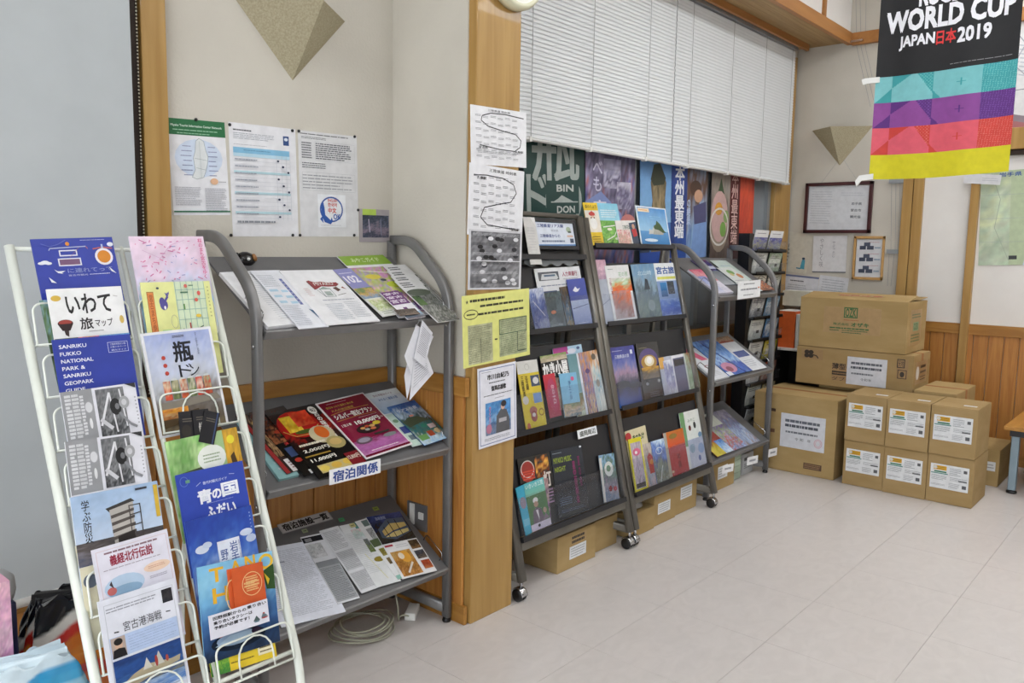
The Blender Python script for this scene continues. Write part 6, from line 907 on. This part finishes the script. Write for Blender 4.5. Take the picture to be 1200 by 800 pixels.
o = sheet('pinned_notice', 'tall table notice with pale blue rows and dark dots, middle of the pinned notices', 'notice', A_, (267.5, 142.5), (346, 151.5), (269, 277), TB, t=.0008, base='e6e6ea', group='pinned wall notices'); pins(o, [(269.5, 146, A_), (343, 153, A_), (271, 275.5, A_), (343.5, 275.5, A_)])
TC = [('l', .03, .02, .9, .035, 1, '4c4e54', .5), ('l', .05, .05, .50, .075, 2, '5c5e64', .4)] + [('l', .05, .10, .22, .26, 7, '6c6e74', .5), ('l', .28, .10, .92, .26, 8, '5c5e66', .5), ('b', .27, .09, .95, .27, 'b4b8bc', .003), ('l', .05, .29, .45, .35, 3, '6c6e74', .4), ('l', .05, .40, .95, .55, 5, '9c9ea4', .3), ('b', .05, .385, .95, .56, 'b4b8bc', .003), ('s', [(.28, .385), (.28, .56)], 'b4b8bc', .003), ('s', [(.5, .385), (.5, .56)], 'b4b8bc', .003), ('s', [(.72, .385), (.72, .56)], 'b4b8bc', .003),
    ('r', .29, .59, .77, .91, 'eceef2'), ('o', .52, .735, .20, .125, .022, '3c5ca4'), ('q', [(.34, .70), (.38, .66), (.40, .72), (.41, .79), (.50, .84), (.52, .81), (.54, .85), (.50, .88), (.40, .86), (.35, .80)], '2c58a8'), ('q', [(.32, .83), (.38, .87), (.36, .80)], '2c58a8'), ('t', .46, .635, .62, .66, 'ENGLISH', 'c83c34', .03), ('t', .46, .67, .61, .71, '한국어', 'c83c34', .03), ('t', .46, .72, .60, .77, '中文', 'c83c34', .03), ('t', .55, .78, .67, .83, 'OK', '2c58a8', .03), ('l', .33, .885, .72, .895, 1, '9c9ca4')]
o = sheet('pinned_notice', 'notice with round blue telephone emblem at its foot, right of the pinned notices', 'notice', A_, (349, 152), (418, 160), (350.5, 277), TC, t=.0008, base='dcdcde', group='pinned wall notices'); pins(o, [(350.5, 153.5, A_), (416, 160, A_), (352, 275.5, A_), (415.5, 275.5, A_)])
o = sheet('photo_card', 'small photo card in clear sleeve with lime green label on the alcove wall corner', 'photo', A_, (421, 244.5), (456, 246), (421.5, 283.5), [('r', 0, 0, 1, 1, 'a8a0a4'), ('p', .10, .18, .98, .86, ['2c3444', '4c5468', '8c7c8c', '3c4458'], 4, .5), ('s', [(.3, .3), (.34, .7)], 'b8b0c4', .03), ('s', [(.7, .3), (.72, .8)], '8c90a8', .02), ('r', .10, .0, .55, .18, 'b4d058')], t=.002, base='9c969a'); pins(o, [(420, 246, A_)])
# ---- notices on the wooden pillar
P_ = PY(2.108)
TR = [('t', .30, .035, .70, .075, '三陸鉄道 時刻表', '2c2c30', .01), ('s', [(.95, .12), (.60, .09), (.35, .10), (.20, .16), (.18, .24), (.30, .33), (.55, .38), (.80, .42), (.90, .52), (.88, .64), (.78, .72), (.50, .71), (.15, .66)], '2c2c30', .012)] + [('l', .08 + .13 * (i % 6), .14 + .115 * (i // 6) + .02 * (i % 2), .18 + .13 * (i % 6), .18 + .115 * (i // 6) + .02 * (i % 2), 2, '77787e', .35) for i in range(42)] + [('t', .12, .68, .28, .72, '宮古駅', '26262a', .02), ('t', .76, .71, .92, .75, '久慈駅', '26262a', .02), ('l', .1, .76, .8, .80, 2, '88898e', .4)]
sheet('handwritten_chart', 'white hand-drawn railway loop chart, upper of two on the wooden pillar', 'notice', P_, (551, 122), (616.5, 132), (550, 191), TR, t=.0008, base='ebebee', h=.212, group='railway charts on the pillar')
sheet('handwritten_chart', 'white hand-drawn railway loop chart, lower of two on the wooden pillar', 'notice', P_, (550, 190), (614.5, 201), (549.5, 268), [('t', .35, .04, .85, .085, '三陸鉄道 時刻表', '2c2c30', .01), ('s', [(.08, .16), (.30, .14), (.60, .15), (.80, .22), (.86, .34), (.76, .48), (.50, .54), (.28, .60), (.22, .74), (.34, .84), (.60, .86), (.92, .88)], '2c2c30', .012)] + TR[2:44] + [('t', .12, .17, .28, .21, '久慈駅', '26262a', .02), ('t', .76, .86, .92, .90, '釜石駅', '26262a', .02)], t=.0008, lift=.0002, base='e9e9ec', h=.262, group='railway charts on the pillar')
NP = [('p', .04, .03, .96, .97, ['6c6c70', '8c8c90', '5c5c60', 'a0a0a4', '6c6c70'], 8, .9, 22)] + [('e', .1 + .8 * random.Random(i).random(), .08 + .84 * random.Random(i + 50).random(), .05, .035, ('e4e4e8', '1c1c20', 'd8d8dc', '34343a')[i % 4]) for i in range(26)] + [('l', .06, .05 + .16 * i, .94, .10 + .16 * i, 3, ('c8c8cc', '404046')[i % 2], .3) for i in range(6)] + [('r', .03, .51, .97, .525, 'dcdce0')]
sheet('newspaper_copy', 'grey newspaper photocopy below the railway charts on the pillar', 'notice', P_, (549.5, 268), (612, 272), (549.5, 339.5), NP, t=.0008, base='d4d4d8')
P2 = PY(2.104)
YL = [('t', .05, .06, .09, .12, '★', '3c3c28'), ('l', .11, .05, .62, .12, 1, '3c3c28', .5), ('l', .25, .14, .92, .20, 1, '3c3c28', .5), ('o', .12, .27, .10, .07, .008, '3c3c28'), ('l', .06, .25, .18, .29, 1, '3c3c28', .5), ('l', .22, .25, .96, .31, 1, '3c3c28', .5), ('p', .07, .42, .42, .97, ['b8b894', 'a4a684', 'c0c09c'], 3, .9, 16), ('l', .08, .44, .41, .95, 22, '787a60', .35), ('s', [(.25, .62), (.25, .96)], '3c3c30', .006), ('p', .52, .40, .95, .94, ['a8b088', 'b8bc98', '9ca480'], 4, .9, 16), ('l', .54, .42, .94, .92, 22, '70785c', .35), ('b', .52, .40, .95, .62, '2c4c34', .008), ('s', [(.80, .62), (.80, .90), (.94, .90)], '2c3c30', .008), ('r', .45, .66, .49, .68, '2c2c24')]
sheet('yellow_notice', 'pale yellow hand-lettered poster with two newspaper cuttings on the pillar', 'notice', P2, (541, 347), (620, 337.5), (543.5, 432), YL, t=.0008, base='e4e488')
NM = [('b', .04, .03, .96, .97, '5c6ca0', .012), ('l', .10, .055, .34, .07, 1, '7c7c84'), ('t', .24, .10, .80, .165, '市川由紀乃', '1c1c20', .04), ('l', .28, .195, .74, .215, 1, '5c5c64', .6), ('t', .34, .25, .72, .31, '復興応援歌', '2c2c30', .05), ('l', .14, .35, .92, .37, 1, '6c6c74', .5), ('l', .42, .40, .68, .415, 1, '7c7c84'), ('p', .18, .45, .84, .86, ['5c9cd4', '3c7cbc', '88b4dc', '3c6494', '7c8ca8'], 4, .4), ('q', [(.44, .86), (.46, .64), (.58, .56), (.72, .58), (.80, .70), (.80, .86)], '5c5c60'), ('e', .63, .53, .055, .045, 'd8b09c'), ('e', .65, .50, .07, .04, '2c2428'), ('r', .52, .68, .72, .73, 'b8b4b8'), ('v', .26, .50, .32, .80, 'さくら三陸', 'd88098', .02), ('e', .26, .78, .07, .06, 'b8748c'), ('l', .14, .89, .86, .93, 2, '9c9ca4', .4)]
sheet('concert_notice', 'white notice with blue border and photo of a woman in kimono on the pillar', 'notice', P2, (559.5, 432.5), (604.5, 423), (560.5, 527), NM, t=.0008, base='e8e8f0')
# ---- posters on the window behind the racks
Q_ = PY(2.715)
sheet('wall_poster', 'dark green poster with white brushed characters and BIN DON lettering', 'poster', Q_, (612, 120), (684, 129), (613, 262), [('t', .14, .04, .90, .475, '瓶', 'a9b2ae', .015), ('t', .04, .44, .38, .74, 'ド', 'a9b2ae', .015), ('o', .64, .61, .31, .185, .05, 'a9b2ae'), ('r', .34, .40, .90, .70, '14403c'), ('t', .14, .04, .90, .475, '瓶', 'a9b2ae', .015), ('t', .52, .505, .80, .548, 'BIN', 'c8ccc8', .03), ('q', [(.46, .615), (.54, .595), (.60, .572), (.68, .59), (.80, .615)], 'b8c0bc'), ('s', [(.42, .617), (.88, .619)], 'b8c0bc', .012), ('t', .52, .645, .82, .69, 'DON', 'c8ccc8', .03)], t=.001, base='14403c', h=.80)
sheet('wall_poster', 'grey violet oyster poster with white Japanese characters', 'poster', Q_, (686.5, 130), (745, 140), (686.5, 270), [('p', 0, 0, 1, 1, ['5c5470', '8c84a4', '3c3450', '746c8c', 'a49cbc', '4c4464', 'b0685c', '5c6cb0', '34406c'], 5, .7, 26), ('p', .35, .25, .7, .42, ['a8a4c0', '7c7898', 'c0bcd0', '544c6c'], 3, .8, 10), ('p', .62, .38, .92, .54, ['c8c4d4', '8c84a4', '5c5474', 'b0acc4'], 9, .8, 10), ('q', [(.0, .5), (.3, .44), (.7, .56), (.8, .66), (.0, .68)], '8494c8'), ('e', .86, .62, .16, .05, 'c87c78'), ('s', [(.7, .62), (.98, .62)], 'd89c94', .02), ('v', .14, .27, .32, .44, 'べも', 'd0cce0', .01), ('t', .16, .49, .40, .585, '宮', 'e8e4ee', .02), ('t', .44, .50, .60, .57, '古', '9c5c7c', .01)], t=.001, base='6c6484', h=.98)
sheet('wall_poster', 'blue poster of a tall rock pillar against the sky', 'poster', Q_, (750.5, 140), (788, 145), (751, 280), [('g', 0, 0, 1, .62, '3c74bc', '88b8e0'), ('q', [(.30, .62), (.38, .48), (.32, .37), (.42, .28), (.66, .265), (.82, .37), (.78, .48), (.84, .64), (.80, .8), (.34, .8)], '6c5c44'), ('p', .40, .33, .78, .75, ['5c543c', '8c7c5c', 'a08c68', '7c6c4c'], 5, .6), ('q', [(.32, .35), (.42, .26), (.62, .25), (.80, .34), (.74, .38), (.42, .39)], '2c3424'), ('q', [(0, .66), (.14, .55), (.32, .68), (.30, .8), (0, .8)], '1c2c44'), ('r', 0, .8, 1, 1, '24489c')], t=.001, base='3c74bc', h=1.0)
sheet('wall_poster', 'poster titled with white vertical characters beside a rocky cape and blue figures', 'poster', Q_, (788, 145), (831, 152), (788, 290), [('p', 0, 0, .45, 1, ['1c3c8c', '24489c', '1c3474', '2c509c'], 3, .3), ('p', .42, 0, 1, 1, ['a8c0dc', '90b0d4', '8c9cb4', '6c4c3c', '5c4438', 'a0b4d0', '5c80b8', '98bcdc'], 6, .35, 14), ('e', .66, .46, .16, .06, '4c3428'), ('e', .74, .52, .12, .05, 'c89c80'), ('q', [(.60, .60), (.96, .56), (.98, .74), (.64, .76)], '4c4c74'), ('q', [(.62, .74), (.98, .72), (.98, 1), (.54, 1)], '7c9cd0'), ('v', .10, .30, .34, .84, '本州最東端', 'eceef4', .03), ('v', .42, .55, .52, .74, 'の絶景', 'b8c8e4', .02)], t=.001, base='5c80b4', h=.86)
sheet('wall_poster', 'poster of a pale seafood bowl with green garnish', 'poster', Q_, (836, 151), (858, 155), (836, 300), [('p', 0, 0, 1, 1, ['7c7874', '8c8884', 'a09488', '8c8078', '5c4c44', '6c5c54'], 5, .3), ('q', [(.5, .36), (.30, .50), (.7, .50)], '3c5434'), ('e', .45, .72, .5, .22, '9c8c7c'), ('e', .45, .66, .44, .20, 'c8a4a0'), ('e', .4, .60, .2, .05, 'd89c3c'), ('e', .65, .76, .16, .06, '7ca850'), ('e', .8, .66, .14, .05, '8ca868'), ('o', .45, .74, .50, .15, .05, 'd8d4cc')], t=.001, base='8c8078', h=.90)
sheet('wall_poster', 'red and orange poster with white vertical characters beside the bowl poster', 'poster', Q_, (858, 155), (886, 160), (858, 300), [('g', 0, 0, .42, 1, '6c1c1c', '3c1418'), ('p', .40, 0, 1, 1, ['c83c24', 'b83420', 'd8502c', 'c44024', 'b03c28'], 5, .4, 14), ('v', .06, .28, .32, .88, '本州最東端', 'd8b4ac', .01)], t=.001, base='b83c24', h=.90)
# ---- far wall
X_ = PX(XF - .003)
ff = thing('framed_certificate', 'dark red-brown framed white certificate on the far wall', 'frame', (XF - .02, 2.33, 1.63))
sheet('certificate', '', '', PX(XF - .012), (947, 217), (1021.5, 217), (947, 270), [('l', .08, .12, .42, .85, 14, 'b8bcc4', .3), ('l', .55, .14, .92, .24, 2, 'bcc0c8', .3)] + [('t', .72, .36 + .14 * i, .88, .42 + .14 * i, s, '6c7078', .02) for i, s in enumerate(('岩手県', '宮古市', '観光協'))], t=.001, base='d3d6da', parent=ff)
a, b, c = hit(945, 214.8, PX(XF - .015)), hit(1024, 214.8, PX(XF - .015)), hit(944, 273, PX(XF - .015)); mb = MB()
ya, yb, za_, zb_ = a.y, b.y, a.z, c.z
mb.box((XF - .03, ya, za_ - .026), (XF - .004, yb, za_)).box((XF - .03, ya, zb_), (XF - .004, yb, zb_ + .026)).box((XF - .03, ya, zb_), (XF - .004, ya - .026, za_)).box((XF - .03, yb + .026, zb_), (XF - .004, yb, za_)); mb.build('frame', M['darkframe'], parent=ff, bevel=.002)
MB().tube([(XF - .012, ya - .12, za_), (XF - .006, (ya + yb) / 2, za_ + .20)], .001, 4).tube([(XF - .012, yb + .12, za_), (XF - .006, (ya + yb) / 2, za_ + .20)], .001, 4).build('hanging_wire', M['cord'], parent=ff)
ff = thing('framed_photos', 'light bamboo framed card with three photo groups on the far wall', 'frame', (XF - .02, 2.07, 1.3))
ART = []
for i in range(3):
    y_ = .06 + .31 * i; ART += [('l', .45, y_, .9, y_ + .03, 1, 'b86c70'), ('r', .28, y_ + .02, .52, y_ + .12, '4c5468'), ('r', .12, y_ + .11, .36, y_ + .21, '3c4458'), ('r', .40, y_ + .11, .66, y_ + .21, '444c60'), ('l', .70, y_ + .13, .94, y_ + .19, 1, '8ca0b4', .7)]
sheet('photo_card', '', '', PX(XF - .012), (1004.5, 280.5), (1035, 280.5), (1000, 324), ART, t=.001, base='d6d8dc', parent=ff)
a, b, c = hit(1001.5, 276.5, PX(XF - .015)), hit(1037.5, 277, PX(XF - .015)), hit(997.5, 327, PX(XF - .015)); ya, yb, za_, zb_ = a.y - .0, b.y, a.z, c.z
MB().box((XF - .025, ya, za_ - .02), (XF - .004, yb, za_)).box((XF - .025, ya, zb_), (XF - .004, yb, zb_ + .02)).box((XF - .025, ya, zb_), (XF - .004, ya - .016, za_)).box((XF - .025, yb + .016, zb_), (XF - .004, yb, za_)).build('frame', M['lightframe'], parent=ff, bevel=.002)
sheet('calendar_sheet', 'beige sheet with ink strokes and small blue figure at the corner of the far wall', 'picture', X_, (917, 270), (953, 275), (912, 316), [('s', [(.15, .45), (.12, .9)], '6c6c64', .02), ('s', [(.30, .3), (.26, .9)], '6c6c64', .02), ('l', .10, .4, .36, .85, 5, '77776c', .4), ('e', .84, .62, .05, .03, '24405c'), ('q', [(.80, .65), (.90, .65), (.92, .88), (.78, .88)], '4c9cb4'), ('r', .66, .86, .80, .89, '3c7c94')], t=.0015, base='ccc8ba')
sheet('calligraphy_sheet', 'white sheet with grey brush writing under the dark frame', 'picture', PX(XF - .006), (953.5, 276.5), (993, 276), (950, 319), [('v', .20, .06, .32, .85, 'やさしく咲', '8c8c94', .0), ('v', .58, .14, .66, .60, '花の', 'a0a0a8', .0), ('r', 0, .97, 1, 1, '6c7078')], t=.002, base='dadadc')
sheet('notice_sheet', 'white printed notice behind the calligraphy sheet bottom, above the green-lettered box', 'notice', X_, (921, 321), (960, 325), (919, 355), [('r', 0, 0, 1, .06, '6c7498'), ('l', .15, .16, .6, .22, 1, '54545c', .6), ('l', .1, .3, .7, .95, 9, '9ca0a8', .3), ('e', .93, .7, .05, .12, '8c4448')], t=.001, base='cfd0d6')
sheet('notice_sheet', 'second white printed notice right of the first, partly behind the top box', 'notice', PX(XF - .002), (961, 322), (995, 326), (960, 352), [('l', .1, .1, .9, .9, 8, 'a8acb4', .3)], t=.001, base='d4d5da')
MAPA = [('p', 0, 0, 1, 1, ['b4c4ac', 'c8d0a8', 'b0c4ac', 'c4ccb4', 'a8c0a4', 'c0ccb8'], 4, .7, 16), ('p', .42, 0, 1, 1, ['c4d4e8', 'b8cce4', 'c8d8ec'], 3, .3), ('q', [(.30, 0), (.52, 0), (.46, .3), (.52, .6), (.44, 1), (.30, 1)], 'b8c8a4'), ('s', [(.1, .0), (.2, .3), (.15, .6), (.3, .95)], 'a0b098', .006), ('s', [(0, .25), (1, .26)], 'a8b4b0', .004), ('s', [(0, .5), (1, .51)], 'a8b4b0', .004), ('s', [(0, .75), (1, .76)], 'a8b4b0', .004), ('r', .30, .90, .38, .94, '34383c'), ('r', .45, .78, .5, .81, '3c4c8c'), ('t', .18, .02, .40, .065, '岩手県', '3c5ca4', .02)]
sheet('area_map', 'large pale green and blue area map on the far wall behind the banner', 'map', PX(XF - .010), (1150, 202), (1200, 198), (1143.5, 311), MAPA, t=.0012, base='d8dcd8', w=.62)
sheet('paper_strip', 'white paper strip pinned above the area map, below the banner', 'notice', PX(XF - .056), (1131, 203), (1174, 205), (1130, 214.5), [('l', .5, .3, .95, .7, 2, 'b4b8c0', .3)], t=.001, base='d9dadd')
sheet('wall_chart', 'white chart with line drawings on the far wall right of the banner', 'chart', PX(XF - .004), (1150, 20), (1201, 24), (1150, 149), [('s', [(.05, .75), (.3, .6), (.5, .65), (.9, .55)], '8c8c94', .01), ('r', .0, .84, 1, .92, '8c8088'), ('r', .5, .9, 1, .96, 'a86c70'), ('l', .1, .2, .9, .5, 8, 'b8bcc4', .3), ('s', [(.4, .1), (.55, .2), (.5, .4), (.7, .5)], '9c9ca8', .01)], t=.0015, base='dcdcdc', w=.60)
# ---- banner
bn_ = thing('cloth_banner', 'large black, teal, purple, coral and yellow rugby banner hanging at the upper right', 'banner', (4.25, 1.06, 1.84))
BWd, BH = .60, 1.75; z_ = lambda v: 1 - v / BH   # v = metres above the hem
CO = dict(T='7cc0c4', t='3c9ca0', P='8c4894', p='5c2c7c', C='dc5c6c', c='cc4038')
BA = [('t', .06, z_(.785), .955, z_(.692), 'WORLD CUP', 'ececf2', .045), ('t', .30, z_(.885), .66, z_(.797), 'RUGBY', 'ececf2', .045), ('t', .165, z_(.668), .425, z_(.605), 'JAPAN', 'ececf2', .04), ('t', .44, z_(.672), .575, z_(.610), '日本', 'd83838', .03), ('t', .59, z_(.668), .81, z_(.605), '2019', 'ececf2', .04), ('l', .55, z_(.516), .96, z_(.508), 1, '8c8c90')]
HX = {k: hexc(v) for k, v in dict(CO, y='d2c81c', y2='c8b41c', k='1b1b1e', h1='d86c60', h2='74489c', h3='6cbcbc').items()}
def cloth_col(f, v):            # f across 0..1, v metres above the hem
    if v < .118: return HX['y']
    if v > .490: return HX['k']
    lo, hi, L_, D_, H_ = (.118, .245, 'C', 'c', 'h1') if v < .245 else (.245, .365, 'P', 'p', 'h2') if v < .365 else (.365, .490, 'T', 't', 'h3')
    q = (v - lo) / (hi - lo)
    if f > .78: return HX[H_] if (math.sin(f * 210 + v * 330) * math.sin(f * 150 - v * 410) > .45) else HX[D_]
    if f < .13: return HX[D_] if q < .55 * f / .13 else HX[L_]
    if f < .28: return HX[D_] if q > .55 + .45 * (f - .13) / .15 else HX[L_]
    if .32 < f < .44:
        if q > 1 - .8 * (f - .32) / .12: return HX[H_] if math.sin(f * 260) * math.sin(v * 420) > .5 else HX[D_]
        return HX[L_]
    if .44 <= f < .50: return HX[D_] if q < .3 * (1 - (f - .44) / .06) else lerp(HX[L_], HX[D_], .12)
    if f >= .46: return lerp(HX[L_], HX[D_], .12) if not ((abs(f - .64) < .004 and abs(q - .5) < .14) or (abs(q - .5) < .02 and abs(f - .64) < .035)) else HX[D_]
    return HX[L_]
mb = MB(); nx = 180; rows = [i * .003 for i in range(165)] + [.495 + .02 * i for i in range(1, 63)] + [BH]
for s_ in (0, 1):
    o_ = len(mb.v); mb.v += [((i / nx - .5) * BWd, v, -.0012 * s_) for v in rows for i in range(nx + 1)]
    for j in range(len(rows) - 1):
        vm = (rows[j] + rows[j + 1]) / 2
        for i in range(nx): q = (o_ + j * (nx + 1) + i, o_ + j * (nx + 1) + i + 1, o_ + (j + 1) * (nx + 1) + i + 1, o_ + (j + 1) * (nx + 1) + i); mb.f.append(q if not s_ else q[::-1]); mb.c.append(cloth_col((i + .5) / nx, vm)); mb.mi.append(0)
draw(mb, BWd, BH, BA, z0=.0015, dz=.00001)
ob = hit(1018, 210, PX(4.25)); X0, Y0, Z0 = 4.25, ob.y, ob.z
def wrp(x, y, z):
    f = (x / BWd + .5); wave = .012 * math.sin(f * 7 + y * 1.5) * (1 - y / BH * .6) + .006 * math.sin(f * 16)
    return (X0 - z + wave * .8, Y0 - (x + BWd / 2), Z0 + y + .012 * math.sin(f * math.pi) * -.8 + .012 * f)
mb.v = [wrp(*v) for v in mb.v]
mb.build('cloth', M['cloth'], parent=bn_, smooth=False)
MB().tube([(X0, Y0 + .04, Z0 + BH), (X0, Y0 - BWd - .04, Z0 + BH)], .010, 10).build('rod', M['whiteplastic'], parent=bn_, smooth=True)
MB().tube([(X0, Y0 - .02, Z0 + BH), (X0, Y0 - .02, CEIL)], .0015, 5).tube([(X0, Y0 - BWd + .02, Z0 + BH), (X0, Y0 - BWd + .02, CEIL)], .0015, 5).build('string', M['cord'], parent=bn_)
for v in (.012, .475, .95, 1.45):
    y1 = Y0 + .055; zc = Z0 + v; dz_ = -.03 if v < .1 else 0
    MB().add([(X0 - .006, Y0 - .02, zc + .014), (X0 - .006, Y0 - .02, zc - .012), (X0 - .008, y1 - .02, zc - .012 + dz_ * .2), (X0 - .008, y1 - .01, zc + .014 + dz_ * .2), (X0 - .008, y1 + (.0 if dz_ else .0), zc - .016 + dz_), (X0 - .008, y1 + .008, zc + .010 + dz_),
        (X0 + .004, Y0 - .02, zc + .014), (X0 + .004, Y0 - .02, zc - .012), (X0 + .004, y1 - .02, zc - .012 + dz_ * .2), (X0 + .004, y1 - .01, zc + .014 + dz_ * .2), (X0 + .004, y1, zc - .016 + dz_), (X0 + .004, y1 + .008, zc + .010 + dz_)],
        [(0, 1, 2, 3), (3, 2, 4, 5), (9, 8, 7, 6), (11, 10, 8, 9), (0, 3, 9, 6), (3, 5, 11, 9), (1, 7, 8, 2), (2, 8, 10, 4), (5, 4, 10, 11)]).build('tab', M['whiteplastic'], parent=bn_)
